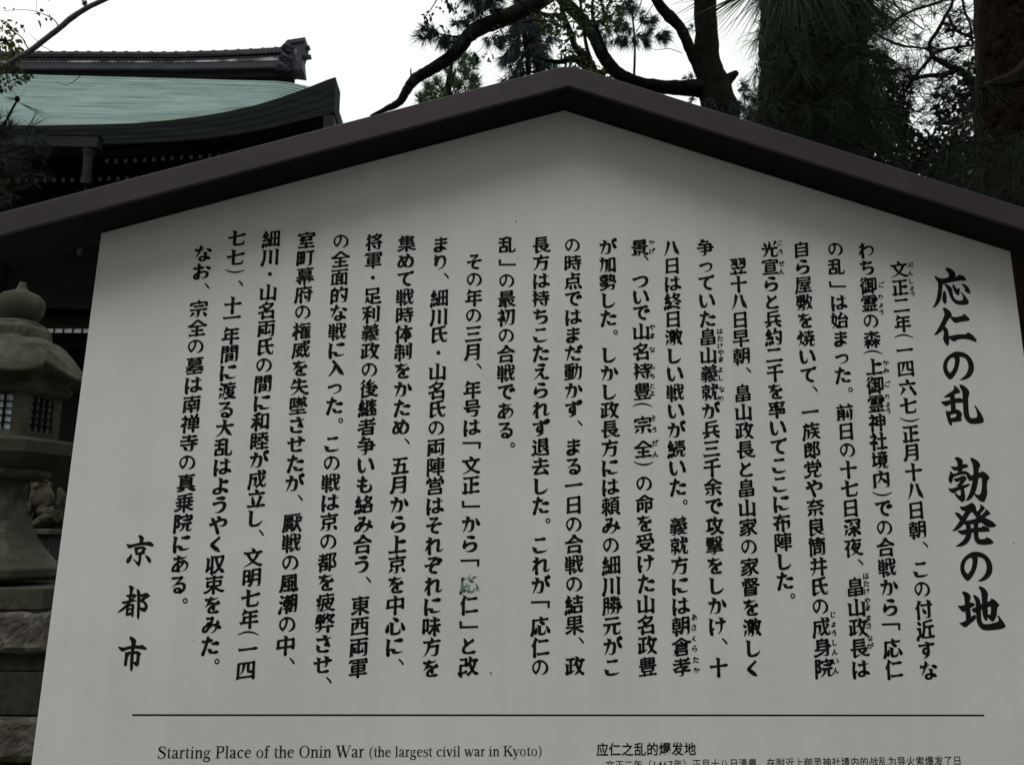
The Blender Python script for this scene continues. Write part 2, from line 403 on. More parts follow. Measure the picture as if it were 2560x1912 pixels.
# brush stroke centre lines of each character
STROKES = """あ11şŞőŝņŖļŋıķİĩĵĠĽĞŋĞŤħ|11ĳƉľƇſƈƜƍƦƖ|11ƏŷƎūŹŅŬĵŞİ|11ŘťŷũƐŧơŠƭœưłƮķƩīơĢƔĚŽē|11ŠơŠƌŜŶŜŃŤĚ
い11ƋƊƖƆƞŻƫřƲĵ|11ĿƕĵƊĳŴĹŁŀĬŇģŐĞŘĞşĠŧĪŭĸŪŉ
う11ĳūĿŧŪŰƀŰƓŨƜřƝŌƙĽƔĴƇĦŰĚŜĖŋě|11ŌƞœƙŘƘƀƔƒƔ
え11ŎƛƎƔ|11ŢŃűŀŵľźĵƂğƉėƖĕƶė|11ĻŪŶůƁůƂŬžŢŪōŤłśĽĺĜİĔ
お11ƕƊƺų|11ĩƇıžľżťſƀƃ|11ŠƧŘƟŖƚŕğŐĘņĘĹĞĲĥıĲĸĿŊŊťŕŽřƕŖƣōƩĽƨĵƣĩƖĞſĘŮĝ
か11ƠƇƭŭƺō|11ħųůŷżŵƃůƇŜƆņƂıżĠŴęŪėŜĘŕĜ|11řƞřƏŖŻŋŔŁĹįĕ
が11ƞƣƩƌ|11ƭƩƴƥƿƓ|11ƔƅƞƂƩŮƶőƻŌ|11ĤŴĭŲŬŷŻųƂūƅşƃŃſĮźğŰėŢĖŘĘŎğ|11ŖƝŕƀŉŕĹĬĬĕ
く11ƉƙŐūņŠńřŇŒŌŌƐĒ
け11ňŌŀĵĴĭ|11ƖƝƗřƒĶƍīƆĠźĕŲē|11ŠŶŨųƍųƷŸ|11ĹƝĲŪıŏĳĴĻĖ
げ11ƸƦƿƏ|11ŅŊľĲĳĨ|11ƥơƭƋ|11ƑƛƓŎƏĶƇģžęŵĒũđ|11ŞųŧűƋűƵŶ|11ĶƚĶƎİūįŇĸĔ
こ11ĽňļĶĿĩŊğŔěŦĘƓĚƣĝƭĨ|11ŀƌŒƊƉƊƛƌ
ご11ĿƋŞƇƖƈ|11ƪƨƴƥƿƓ|11ƟơƩƌ|11ńŊĺŁĹıļħňĜřėŬĕƜĚƤę
さ10ŷŋƋŉƕō|11ńōĿļĿĬłĥŌĜŘėųĔƚĖ|00ƕōƓŏƕō|11ĲſŶŽƒƀƧƅƯƐ|10ŷơſƄƖŕƕō
し11ňƞŇķŊĥőěŚĖŤĔŲĔƉĘƚĢƩįƫĳƬĿ
じ11ƕƗơƄƣŽ|11ŅƛŇƐńĶňĤŏĚŢĒƂĖƒĜƚĢƣīƫĶ|11ŽƎƊŹƐŴ
す11ƁŦųŨŠŦŗŞœŒŕŅśľšĺūĹƁĽ|11ĪƄƸƆ|11žƞžŭƂŉżįŮĠŢĘŘĕŊĘ
ず11ƑơƘƜƝƕƜƁ|10żťŨŧŝťŔşŎŔŎņŗĻşķůĸŴĵ|11ƬƦƶƓ|00ŴĵųĴŴĵ|11ĦƁŧƄƨƄƴƂ|11ŸƝŸŬŽŋżŁŶĬŨĜŘĔŐēłĖ
せ11ƑƛƑřƏŉƊńųń|11ŋƖŋķōĪŐĢŘĜťęŹĘƣě|11ĢŨƗųƯŵƸŲ
ぜ11ƶƟƿƋ|11ƜƛƥƕƬƅ|11ƏƚƎŝƋŅƅŁŰŁ|11ŐƙňƐŇƋŇļŉĩŌĠŕęŢėŵĕƟĘ|11ĜťŎūƮŲƳŴƺź
そ11ůşŬŔŢŇŝļŞĩũĝŰęžĖƕē|11ĪŕŐśƧšƯş|11ņƔƁƖƈƔƇƏƃƉśŧŗř
ぞ11ŪşŦŔŜŇŗļŖĴřĩŠğŪęƏē|11ƖƆƠŲ|11ƄƘſƋŗũőř|11ƤƍƬƆƲź|11ŃƓŌƕŹƖƒƔ|11ĤŗĵŗōśƩš
た11ŹťƤŧƲţ|11űļŲħżĜƄĚƚĘƴĜ|11ĩſŎŽžƅ|11ŦƤŝƝŚƙŏţĵē
だ11ƙƗƥƁ|11ųŢſŤƞŤƭŢ|11ūĹŬĥŰĞŷęƕĕƮę|11ƩƞưƚƽƉ|11ŠơŖƘœƅłŇįĒ|11ģżķŻŹƂ
ち11ŅŊūŘƀřƐŗƚœơŌƥŃƥĸơĬƜĥƑĝƈęűĕŔĕ|11īƃŞƁƂƄƝƉ|11ŘƠŖƆŉŚňŌŀļ
っ11ĳśĿŘŦťƁũƓŦƠśƤœƥŅơĶƝįƑĥźĜŞę
つ11ĩŭšŽƀƃƐƁƜżƥŶƬūƮŤƯřƫňƧŀƛĴƏĬŸĤŠĠŒģ
て11ƃƎžƄŮųťŤšōŢŃŧĴŶģƈĜƝė|11ĩƅűƍƪƐƶƙ
で11ƑŰƚŨơŚ|11ƂƏžƄŭųťťŠŖšŃŦĲŵģƆěƜĖ|11ƫŷƶš|11ĩƄūƋƇƌƮƐ
と11ŇƚŠŠ|11ƢƅŠţŎŒŅŇŁĵŅħŐĞřĚſĖƩě
な11ƑƄƶŰ|11ĨƃĲſŌſţƂŵƇŽƏ|11ŧƥŝƜřƇŏŮńŖİĵ|11ƈŧƌĩƇĚźēŬĒŠėŘĞŖĨřįŞĵŪĺƆĹƚıƱģ
に11ŦńŧīŭģŶĠƎĝƩğưĢƸĪ|11ņŇĽįĳĩ|11ŨƈƊƅƭƆ|11ĺƙĲŒĲļķģĸē
の11űƑűſũŝşŀŘĳŏĩŇĦĽĨĶĭĮľĬŐįšĿŹŖƉţƌżƎƒƈƢżƪůƮţưŐƬĽƢĬƝħƍĞŽĘųĚŪĞ
は11łŋŃŀĽİĲħ|11ƒĶƣĴƸħ|11ŞŸƩŹƳżƻƄ|11ĹƛİŔİĺĶĐ|11ƓƛƓťƖĭƒġƈėŲėťĝşĩŤĶųĽƘļ
ぶ11ŘŢŤřŸĿŽĲŽĢŵĘũĕœėŌĜ|11ğĠĭĩŊŀ|11ƛƋƩų|11ŖƕšƔźƆŽƁżżŲŴ|11ƝőƩľƴĠ|11ƪƒƳƋƼŹ
ま11ĸţūŠƪŤ|11ĻƉūƆƏƇƩƊ|11ŴƠŵĩŴğŰęŨĕŒĔńęľĢľĭńĵŏĻŢļŰĻƇĴƙīƫĞ
み00řŘŦŞ|00řŘŘŖŖŘřŘ|11Ɵŉƭńƺĺ|00řŘśœŚŌőķňĪŁĥļģĴĤĮħĪİĪĻĭŅĳŎŊŚŒśřŘ|10ŀƒűƔŵƒŴƆŧũŦŞ|01ŦŞƃŘƗŐƦŎ|11ƯųƥũƢňƚĴƒĨżĕŨĔ
め01Ţĸūį|00ŢŁŢĸ|10ŌŬľŧĲŖīŀīĵĮĭĸģńģőĩŢĸ|10ƆƝƁƄŴŠŪŊŢŁ|11ŅŲŧžŷƀƈžƙŸƥŮƫťƮřưŉƬķƢĨƝģƈĘŻĖŮě|10ĻƓňųŉūőřŚňŢŁ
も11ĭƄŋŽƀŽ|11ŦƤŝƜśƘőĻœīŖģŜĜťėŷĔƎėƜĞƧĭƩĿƢŒƜřƒŞ|11ĩŕŃŐŚŏžŐ
や11ŞƟũƝżƍ|11ģŞĮşŉũţŷŻſƐƂƚƁƦŽƮŴƲťƫŕƚŋƄŋŶŎ|11İƐĸƏļƍŐŨŠŀůĐ
ょ11ũŢƟŤ|11ŭƁŰĦŮěŪĕŤđŖĐňĔŀĜĿħńĮŎĲřĴŧĴžĭƙğ
よ11ŬĺƂķƘĬƨĠ|11ũŸƧŹ|11ŭƞŭūŰĺŮġŪĚŢĕŌĔĻĚĵġĴĦķĴłļŒĿŲĿ
ら11ļňŊŌŘŔŨśƀŝƏśƙŗơŏƥŇƥĹƢįƗĢƎĜŲĖŜĕŔėŋĝ|11ŒƚƑƍ|11ńſľĽ
り01ňŰŐŴŝƅŤƋŶƒžƑƊƍƒƄƙűƛŖƘŃƑĶƆħŴĜŤĖŘĕ|00ňŰŊŲňŰ|11ŉƠńžńŶŇůŃŚŃŃ
る11śŢŧŠſšƌşƚŗƢōƦŁƤįƞĥƕĜŻĔťĔśĘœğőĦŒĭŘĴŠĸŨĸŲĵźİƀĨƄĔ|11ŀƝŃƕňƒƃƔƉƒƄƇţūŜŠĶņ
れ11ŊŤśŪŪŶŽƀƍƂƔƀƙŻƝűƖĮƙĢƝĞƥĜƴğƾĦǂĳ|11ħżňžőŽ|11ŋŖŁőĽōĩĲĨħ|11őƠŎũŉŔŋŌŋęōĐ
わ11ħżňžőŽ|11ŋŖŁőĽōĩĲĨħ|11ŊţŚŨŴŵƈŹƝŶƨůƭŨƳŝƳŌƱłƫķƢĭƓģƄĞżĝ|11őƠŎũŉŔŋŌŋęōĐ
を11ŻŐũŊŘĽŐĮŐĦŒĞŚĘũĔƈĔƣė|11ŠƠśƅ|11ŵŕƆřƬũ|11īƈœƆƆƊƓƍƛƕ|11ŖƉœŻňţĮň|11ŅŢőţţŧŭťŲšŸŖŸı
ん11ŊŖŖŕūŚųŖŸŋŸĵŻĢſěƇėƗėƥğƳĳƷŃ|11ŹƜŬƗŦƎŌŞŇŎĹķįĞĭĒ
一11ġśƽś
七11řƤřħśĝŞĘũĔƦĕƭĚƳīƱĲƬĻ|11ğŠĮŠƻŷ
三11Ĥęƹę|11ĻřƢř|11ĮƔưƔ
上11ťūưū|11ũƥũĒ|11ģĕƼĕ
両11ģƘƻƘ|11įĉįůĴųƧųƮűƮĒƩčƞċƙČƋĒ|11ŋśŋĲōĮŒĭƎĭƐıƐř|11ŭƛŭĩ
中11ŮƨŮċ|11ĩňƲň|11ĬĺĬƂįƅĵƆƮƅưžưĺ
乗11ěĘīĔļĜŕĪŨľ|11ŷľƁİƝĞƲĔƼė|11ƗƂƗļ|11ŇƂŇļ|11īſƴſ|11ŮƞŮĉ|11ĢŞƼŞ|11İƘşƙƠơƯƞ|11ĪĿŞĿŭĻŸļƂĿƵĿ
乱11ƉƥƉĥƋĕƎđƖĐƯĐƴĒƸĘƺĢƺīƶķ|11ŋƝŋņ|11ğųŶų|11ĤƘņƚŨƢŶƟ|00ūĘĮęĬĝĭŇĳŉŦŉŪŇūĘ
争01ŕƙŌƕĽƆĸź|10řƩŕƙ|01ŕƙŝƗƉƖƉƏƂƃžŶ|11Ġŗƾŗ|11ŭźŬēũĐŠčŔčňđ|11īŻķŽļŸŁŸƞŷƢŲƢļƠĶıĵ
二11ĢĠƺĠ|11ĲƋƫƋ
五11ķŠƖşƘŚƘŏƓē|11ŤƖŤƄŔģœĔ|11ĭƔƮƔ|11ģĖƻĖ
井11ĩƀƷƀ|11ƏƧƏċ|11Ĥňƻň|11ŏƧŏŗŊĹŀģķĖīČ
京01ŰŉŰġŬďţčŏď|00ŰŉŀŋĽŒľűńųƟųơŬơŐƟŌŰŉ|11ŅĵİĜĥē|11ƛĳƯĘ|11šƩũƦŮƟűƌ|11ģƏƹƏ
仁11şƆƴƆ|11ŔęƼę|11ľųİŮĢś|11ŏƦĽƂļźĽĉ
付11ţŞũŘżĸ|11ľųİŮħţĤś|11ƢƥơĔƝĎƕčžčŵē|11ŖŽƼŽ|11ŌƨŌƠĿƅļŻĽĉ
体11ĹųĪŬĥŤġř|11ŢĮƣĮ|11ƃƧƃČ|11ņƧĺƆķŷķċ|11ōƁŶƁƉŹƑűƤŋưĸƽĬ|11ŌĪţŉŷŲŽŷƎƁƼƁ
余11ŊĵķĠĦĕ|11ƋĵƖıƝīƯěƲē|11ŰűůēŪĎţčŘčŌĒ|11ĩŌƵŌ|11ļżńűňůƒůƙŲƣŽ|11ĢŭĪůļŹŔƊŨƝůƠŵƝƊƊƟżƸŰǀű
倉11ŦƆŲżŴū|10ĻĶŅĮ|11ĝŷħŴķŻŐƈŮƞŲƝƊƊƪŹƶŶǄź|11ĽŚƟŚ|11ĽņňńƔńƙńƜňƝŧƚŭŃŭŀŧŀŋļĵığĦē|00ŅĮƝĮƟĪƟđƘďŉĐņĒŅĮ
元11ƅũƅĜƈēƝďƲēƸĚƻĮ|11ĲƘƫƘ|11œŧŒňňĭĺěĥč|11ģťƻť
光11ƳƢƧƛƕŷ|11ŮƨŮŞ|11ŕţœņŉīĺĚģĎ|11ĵƞĿƍňŹ|11ƅţƅĢƆĔƉĐƕčƫčƳďƸĖƺģƺĨƴı|11Ģšƻš
党11ŮƨŮƁ|11ƫƦƢƠƛƗƕƁ|11ĜĔīďľĖŋĞŗĮŜņ|11ĹƤŁƝŇƔŇƁ|01ſłƁĘƂēƆĐƐĎƲĐƷĔƸęƶħ|00ſłŇŃńŊŅŨōũƖũƘŢƗńƓłſł|11ĨŧĨƁĬƄıƄƱƄƴſƵŧ
入11űŸŪŮŠŒŏĵĺĞįĕħĒ|11ŏƢŨƈůŷŹŮƗķƦĦƷĖƺč
全11ļĻƤĻ|11ŮŦŮď|11ĴŰļŦŀŤƚŤƢťƫŰ|11Ħđƹđ|11ěũĦŧĶŰŐƃŨƛŮƞŵƜƔƀƭŭƸŧǃũ
八11ŜƜŒƑŎűŅŊĶĨĦĒ|11ƆƚƆƋƍťƜļơİƻď
六11őŔŅļĬĘĩĐ|11ƅŕƍőƔŇƯĞƶĎ|11ŧƦŶƆ|11ĢŵƼŵ
兵11ĦĎĶĕŔĪşĪ|11ƆĬƒĦƵď|11ƏŷƏĺ|11ƪơƟƣņƚńƓńĺ|11ĠľƼľ|11ŀŵƲŵ
内11ŨŢųşŹśƘĺ|11ĮĉĮƀĮƅĲƇƩƇƯƅưĕƭĐƩĎƙčƎđ|11ŮƨŮŷūťŢŒŘńŁĴ
初11ƃƙƂŮŹŁŬĢśĎ|11ĺƦņƔ|01ŎœŘŃŚĻ|10ŞŤŎœ|11ŢƖƯƖƴƓưĸƭĠƪėƦđƟĎƏĎƁē|11ĢƆōƆőƄŐźŃťĿŘľċ|10ġŀĵőŀŔŎœ
利11ŌŜŃŚĽŕĳłĤĭĠģ|11ņœŗŐŦń|11ƲƤƱĔƭďƝčƊē|11ƆƓƆĶ|11Ġůůů|11ŊƝňšŊċ|11ěƛĦƖņƚŢƢūơ
制11ƖƗƖĺ|11ƵƧƴĕƯĐƥĎƔē|11ĠŬŽŬ|11īęīŉīŌįōųōŵņŵĩųğŰĜŦěŝġ|11ĭƍĹƋŷƋ|11ŏƧŏĉ|11ĴƤįƑĥŸ
前11ļƧŅƤŌƛŏƒŏƆ|11ĭŐŨŐ|11ƝƧƓƗƏƆ|11ƈŭƈī|11ƬųƫĕƩĐƥĎƑĎ|11ĭĳŨĳ|11ĢƊƻƊ|11İċİŦĳŬşŬŤūŤũţĒŠĎŕčņĒ
加11žĞƵĞ|11ģƃşƃťƁŦŏŢġŞĕŚĒŐĐňđ|11ƂČƂƉƃƎƇƏƬƏƱƌƲď|11ľƥĽŧķŀĮģĤď
勃11Ģĵųľ|11żżƯżƴŻƶŷƳĴƭĕƩĐƞĎƖďƍĔ|11ĤƔŰƔ|11ŋƧŋŵ|11ƓƨƓźƎōƇıſğŵĒ|11ŮŦŮŵūŷĦŶĦŪİŞœŝřŚŗœōŋŊŇŊĚňēŁĐĲď
動11ŊơŊĖ|11ģŝŰŝ|11ģıŰı|00ŊŲũŲŬŰūŇĮņħňĦŪĨűŊŲ|11ğƇŮƇŲƅŹŽŽżƲżƶźƷŭƴĳƮēƧĎƜčƏĔ|11ƑƥƐůƈľŻğŭđŢď|11ĝĔĬĔťěųę|11ğƞĹƞťƣųơ
勝11ƭƣƣƐƢƁ|10ƞūƠŠƣśƶŋ|01ƶŋƼŉǁŋ|00ƶŋƫĿ|01ƫĿƧĜƥĒƞĎƔčƇĔ|11ĩŐőŐ|10ŋňŤŉ|11ĩŶőŶ|11ŧƤŲƔ|10źūŶŝŤŉ|11ţƄƶƄ|00ŤŉŪŁŮĿƫĿ|11ƈŔƁıŹĢŧđŢĐśđ|11ĥĆĤĐĪĳĬŉĬƖĮƝŊƝŎƘŎĖŊĐĽĎ|11ƌƦƊƍƅſƂŧ|11ŜŨƽŨ
勢11ŷźƁŵƌų|10ĨĎĿĒŒęŢħŧĵ|11ƆŭƑŪƝš|11ġųĩŵĺž|11ŖƍŘƀŮŲ|10ŭłŭĸ|00ŧĵŭĸ|10īķŧĵ|01ŭĸƢķƩĴƧĢƤĖơĐƚčƉčžĒ|11ŸƑƪƐƬƋƬŪưŕƵŎƹōƽŏǀŜƼť|11ĨƜŧƜ|11Ĩŧŧŧ|11ġƊŭƊ|11ŇƧŇƇ|11ŇŲŇō|11ġōũŒ|11ƏƧƌŻƈūžřųŐ
十11ģšƼš|11ŮƨŮċ
千11ŮƙŮċ|11ĢŞƻŞ|11ĭƑĵƐōƒơơƫƞ
南11ƒŪƇŢƂŘžŊ|11ģƔƹƔ|11ŃĮƚĮ|11ŮŏŮč|11ŮƨŮű|11İĉİŭıŲĵųƦųƭűƬĒƪďƝČƏĎ|11ňŌƘŌ|11ŕŨśŚŚň
厭11ƦƍƮƉƸŽǀŹ|11ƻƞİƜĭņĩĦģď|10łŸŰŸ|11ĿĪŶĪ|11ĿĿŶĿ|11žŢƾŢ|11ŃĉŃŎŅŒŇœŬœűőŲŊŲĐ|11ƟŎƗņƎĦƁēŽđşď|00ŰŸůƆŭƉŋƊņƆņŪňŦŬŦůŪŰŸ|11ƛƏƚŭƜőƢŅƫħƹđƻĈ
去11ıƈƮƈ|11ŮƨŮŕ|11ģřƼř|11ƊŅƞīƯď|11şŜŚŉĿĤĽĜľĘłėƦĞ
収10ŷƛŴƈŻŭƉŉƑŁ|00ƑŁƑĴ|01ƑĴƭęƴĔƼđ|11īĵķĶņĻŗĿ|10ŤđūđűĔƁģƍıƑĴ|11œƥœĉ|10ŦƘƩƘƯƖƬŹƤŠƙņƑŁ|11įƖįķĦĦ
受01ŷĥŻğƃěƦđƳĐƽĔ|11ĦƛıƙŌƛƤƥƮƢ|00ŧĥŷĥ|10ĠĒĮďŀēŠĞŧĥ|11šƓūƏŰž|11ƬƔơƊƛſƖů|11ĨŖĩŰįŲƱŲƴŬƵŘ|11ĴƐĻƌŁƃŁŮ|00ŧĥŤīŒĻňŇŇŐőŒƐŒƗŐƖŉƓłŻīŷĥ
号11ŋŠŇŃňĿƗľƝĻƞİƙğƕĖƏďƈčŲčŤĔ|00ƘƟƝƞƟƚƟžƝŻłźľżĽƚĿƞƘƟ|11ģŞƸŞ
合11ĻĘƤĘ|10ŵƦűƛ|11ŁŶņŭŊūƑūƘŮƢŹ|11ľċľńŀňŅŉƘŉƟŇơłơČ|01űƛƘżƳŬƻŪ|10ĝŬīŪľųřƇŪƘűƛ
名01ŦŞşŋ|11ŬƪŠƣŜƒ|11ŅĖƪĖ|10ŋŵŒŲţťŦŞ|11ňŋňċ|11ğņħŃĬŃśŎŦŌƤŋƦńƦċ|10ĠŹıźŐƑŗƔƚƓƝƑƜƉƒŻŵţŦŞ
味11Ţƈƴƈ|11ƊƧƊĉ|11ĤĺŇĺŊļŋƒŅƕĬƕĨƓĨĨ|11śŝžŝƆśƕŊƧĮƺĚ|11ŕĚşġūĭžŊƑŜƼŝ
命11ņƃŐŷƆŶƎŹƘƄ|11ƐīƛĥƥĦƪĩƬıƬŘƧśŽŚżĉ|11ĮĩŗĩśīŜŗŗśĵśĲřĲė|11ĤŲĸŹŊƄũƜŰƟŴƝƈƌơżƳŴƽŷ
和11ŷģƴģ|11ŻĒŻƏżƔƀƕƪƕưƑưĔ|11ĠŰũŰ|11ňƞňŸŅŨňőňĉ|11ĦƖłƚŜơťƢ|11ĠĤĺŖŀśňŜŕŗţńťĹ
営11šƧũƤůƚűƆ|11ĮƦĹƢŀƚńƆ|11ƱƧƦƣƢƟƛƔƗƆ|00ƑŰƖůƘūƘŗƗœōŒŇŔŇŪŊŰƑŰ|11ĬŮĬƆĮƉƭƊƲƉƴƆƵŮ|00ƦĒļēĺėĻĵŁķƣķƦĴƦĒ
四11ƀƚƀŘƂŐƆŊƐňƧŊ|11ħĠƴĠ|11śƚŚƀœŘŊŇļļ|11īĐīƐĬƕĳƖƮƕưƎưĒ
地11ğźőź|11ĺƥĺĶ|11ŕŝſůƏų|11ũƗũģūėŰēŷđƯĒƶĖƺĞƺĦƶİ|11ƍƨƍĲ|11ĠĬİıŀĺŔŀ|11ƊŹƖŹƩƀƯƀƲſƳőƱŃƭľƧĽƢĽƛŁ
境11ƖļƖĘƙđƣĎƮĎƶđƺęƸĤ|11ŽƪƇƥƉƖ|11ơƏƝƄƛŵ|11Ţŏưŏ|01ŸĸŴĥŬĘŞĐōĎ|11şƙƲƙ|11ķƥķį|11ĠźŌź|11ŚŸƹŸ|00ŸĸƪĻƬłƫšƤŤŬŤŧŢŦŞŧļŪĺŸĸ|11ğĩħĩĻıőĸ|11űƏŴƃŴŴ
墓11ķůƨů|11ƕŉƖŁƚĺƨİƻĨ|01śŚŗŅ|00śŚĿŜĻŞĺſļƃƟƄƥƀƥŢơŜśŚ|11ľĶŅĭŉĬƘĬ|11ĥƙƺƙ|11ŮĸŮĎ|11ƏƧƏƎ|11ŏƧŏƏ|11ĬďƵď|11ĢņƼņ|11ĞĩĨĨķİņĻŊň
墜11ĻŔņŐŋŒŎŗŏŧŃſŌƚŌƝňƟĬƞīƚīł|11ŢŦżűƊź|10ƅƕƀƆ|11śőŢŏŧőƉŤƔŧ|11ƩƩƠƣƛƑ|11ũƨŰƦųƢŴƑ|11ơŷƩţƳŖƻŐ|10řżšŻŸƄƀƆ|11ĵĮƫĮ|11ŮľŮď|11śƔƺƔ|11ĢđƼđ|11ƏŮƠŵƱƀ|01ƀƆƑŮƔŖƑŋƋņƁńŸŉ
夜11ġŇĲřĿŞ|10ſƈŹŰ|11ſšƑō|11ŧƨŮƣųƏ|11ģƒƻƒ|11ťŚūŔŸľƄİƙğƵďǄĔ|01ŹŰƬŰƮūƬŞƝŃƋĮŮęŔď|01ŹŰŲŭŧśŔň|11ŎƆŀŬļşľŔľĉ
大11ūŰŴťƁňƑİƥĜƸĐ|11ĤŰƼŰ|11ŮƩŭŭşŉœĴŁĠĬēġē
失11űœžĺƒģƣėƲđƺĐǂĔ|11ĹƆƫƆ|11ŭƨŭśŤŁşĸŒĨľęĥĎ|11ņƣĽƊĩũ|11ĢŔţŔŰŐżŔƻŔ
奈11ĦĒĵěņĮőĲ|11ŮňŮĒũčŖċ|11ũƨŤƝšƋ|11ŃųōŧŗťƌŦƑŨƛų|11ƑįƥğƮĔ|11ıŅƭŅ|11ģƎƹƎ|11ƅƐƊƀƞŬƴŞƹŝǂş|11ŗƐŕƅŎŻĴţĢŚ
始11ŁĲŋĮŔĦŗę|11ĻƨĪŎīŉĲńŇĸ|11ƣƌƯŸƲŮƹŧƻş|11ĠƁŎƁœżŏřŃĲĵğĢč|00ƲĔųĔůĕůŇŵŉưňƲńƲĔ|11ƊƦſƎůŵŭũƀŨƵŭ
威11ƜƥƤƤƶƙ|01ƗĦƦĒƭĎƴĎƸēƽĤƷĳ|11ĻĘņęŎĜśĦŢİ|11ƳŰƥŅƠļƕķ|11ŞŴŗŏ|10ŵĎŽĒƏģƗĦ|11ƻƋĸƋıƊİśĭĺĨĠģď|11łŰŽŰ|11ľœűœŶőŵŊũĲŦĪ|10ƉƩƌơƏśƓľƗĶƗĦ|11őŕŐŌŋĿŌĺšĮźĢ
孝11ůŴūũŤšşŗ|11ıƒƌƒƚƋ|11ĮĴƹĴ|11ŤƨŤŰ|11ƳƠƪƛƎƁƈű|11ģņĮňŁŐŋŗřŘƤŗ|11ĢųŧųűűŻųƻų|11ƒřƍŌŸłŵľŴęűĐŪčŖč
宗11ŮŒŭēŪďťĎőĐ|11šƩŪƨŮƣűƐ|11łŲƚŲ|11łĹŀııĠĩęĠė|11ƛĵƭĠƳĖ|11ĩŷĩƎĭƓƫƔưƓƴƑƵŷ|11ģŐƹŐ
宣11ŬƧŰƒ|10ŀŅƚŅ|11ĽŹơŹ|11Ĥđƺđ|11ĩŽĩƑįƕƫƕưƔƳƑƳŽ|00ƚŅƚśƕšņšŃśŃīŊĩƖĩƚĮƚŅ
室10ŞźŚŮŋŠŋř|11ƃūƌŪƐŨƕšƘř|11ŬƨŰƟűƔ|00ŋřŎřŌśŋř|10ĹŒńŕŋř|11ĳĵƬĵ|11ŮŉŮď|11ĨƀĩƓįƕƱƕƴƒƵƁ|11ĤđƼđ|11ķŹƨŹ|01ŋřŎŕŔŔƗśƣŘ
家10ũźţŨ|10ĪŕĻřśŧţŨ|11ŦƨŬƣŰƓ|00Ÿňƍō|01ƍōƐŔƠŠƤŢƭţ|01ƍōƓľƠĪưĜƹĘ|11ğĚĬĘĽĝśĬŮĸŻļ|11ĤĹĭĸķĺŲŕ|00ţŨŸň|11īźīƓĲƕưƕƳƒƳŻ|11ľŸƠŸ|01ŸňŻĩŵĕŬĎşčŖĐőĖ
寺11ľĸŉĲŕĤŗĝ|11ŭƨŭũ|11ĤŉƸŉ|11ƏŮƍĔƇĐŷďŧĕ|11ıƑƮƑ|11ĢŬƻŬ
将11ƒƩƈƤƄƖ|11ŢļŭķŻģ|11ŵƅƀŻƈů|11ĪƈĶŹňŸ|11ġĵĸŉňŌ|11ŗōƼō|11ƤŦƤĞƢēƝĎƓčƋčƂē|11ńƨńċ|11śƄũƊŹƖƁƘƫƘƯƖƯƔƬƋƢƀƔŵƂūŢŠŔŤ
就11ƦƟưƑƳƉ|11ƝşƝĜƞĕƧĐƲĐƺĒƾġƻĮ|11ņƨŋƍ|11ĳŃĥĝ|01ŊŔŊĜňĒŅĎŀčıĒ|11ŞńũĨ|00ŊŔŝŔŢŖţŬšųĵŵĮųĮŝįŖĳŔŊŔ|11ŶŸƼŸ|11ƑƨƑźƈłŹğūč|11ĢƏŭƏ
屋11ƊŝƓŜƘŘƝŌ|11ŧũţşřŒŖň|11ňİƭİ|11ŻōŻď|11ĲƀƨƀƭƄƭƗƩƜĶƛĵƗĳŉĬĤĦēĥĈ|11ĲūŇŨƶŨ|11ļđƼđ|11ŋŉƒŌƟŎƦŌƱŃ
山11ŮƥŮė|11įƂįġĲěƱě|11ƭƂƭČ
川11űƗűĚ|11ķƞķŉĲİĬğĥđĥĉ|11ƭƞƭċ
市11ĢƋƼƋ|11ĶĠĶšĻťƥťƨŞƨĮƦħƠģƐģƅĩ|11ŪƦűƒŮƁŮĉ
布11šƧŚƆ|11ŷŷŷċ|11ģƊƹƊ|11ŔƌŒžŇūńšŃě|11ĤņķŕņśƬŚƭœƭĬƬĤƤğƏğ
幕11ƌƧƌƘ|01řŚŖņ|11ķŰƨŰ|11Ĥƛƺƛ|00řŚƢŜƥŢƥƁƢƄƝƄĽƄĺžļŝřŚ|11ŮŋŮĊ|11őƧőƏ|11ĢňƼň|11ŉŉłĵŁď|11ĢĨļĳŌİƗİƤĲƺīǁĮ|11ƓŊƝĴƞĚƛēƊĒ
年01ŅƏĿƌĳżİŴ|10ōƨňƝŅƏ|01ŅƏƴƏ|11ĠķƼķ|11ŁĳŁŢŃŦưŧ|11ŸƓŸĉ
府11ŗśŊŕŃōŀł|11ŨƪŰƧŴƤŷƛŸƏ|11ŷŎƈĮ|11ūťƼť|11ƼƒĲƑįĹĤĎ|11ƥƂƤĔƢĐƘčƐčƄĒ|11šƃŘŬŕşŖĉ
弊11ľŻĶŠ|11ĩƥİơĶƓ|00ūŽŹžƃƆ|01ūŽūřŨŕŢŕřř|11ŘŻŞť|11űƨŪƣţƘŚƒ|11ŋƨŋŒ|10ĩőĩƅīƉŦƊŪƈūŽ|11ƏŇƏĉ|11ƅƔƑƒƾƒ|11ĠķƼķ|10ƎƨƄƎƃƆ|11ŏŇŏĵŊĤŃĜĸĔİĐħď|01ƃƆƖŭƦŞƵŖǀŘ|11ƱƖƭƅƦŶƟŮƍŝżŔ
後10ŪŅůĻƃĥ|11ŎƩłƣĬƋĤƅ|00ƃĥƍĥ|01ƍĥƓĝƨēƷďǂĒ|10ŰŋżŉƞŉƤņƢĽƍĥ|11ĥŗışļŢ|10ŊĐŘďũĔžĞƃĥ|11ƂƃŽŸŬŭŦš|11Ɵżƻŗ|11ŔšŤţŴšưŧ|11ŌƄľŰĺŤĺċ|11źŤŲŋŪŃŐĴ|11ƈƧžƣŨƍŤƆťƂƆƁƏƄƤƓƭƔ
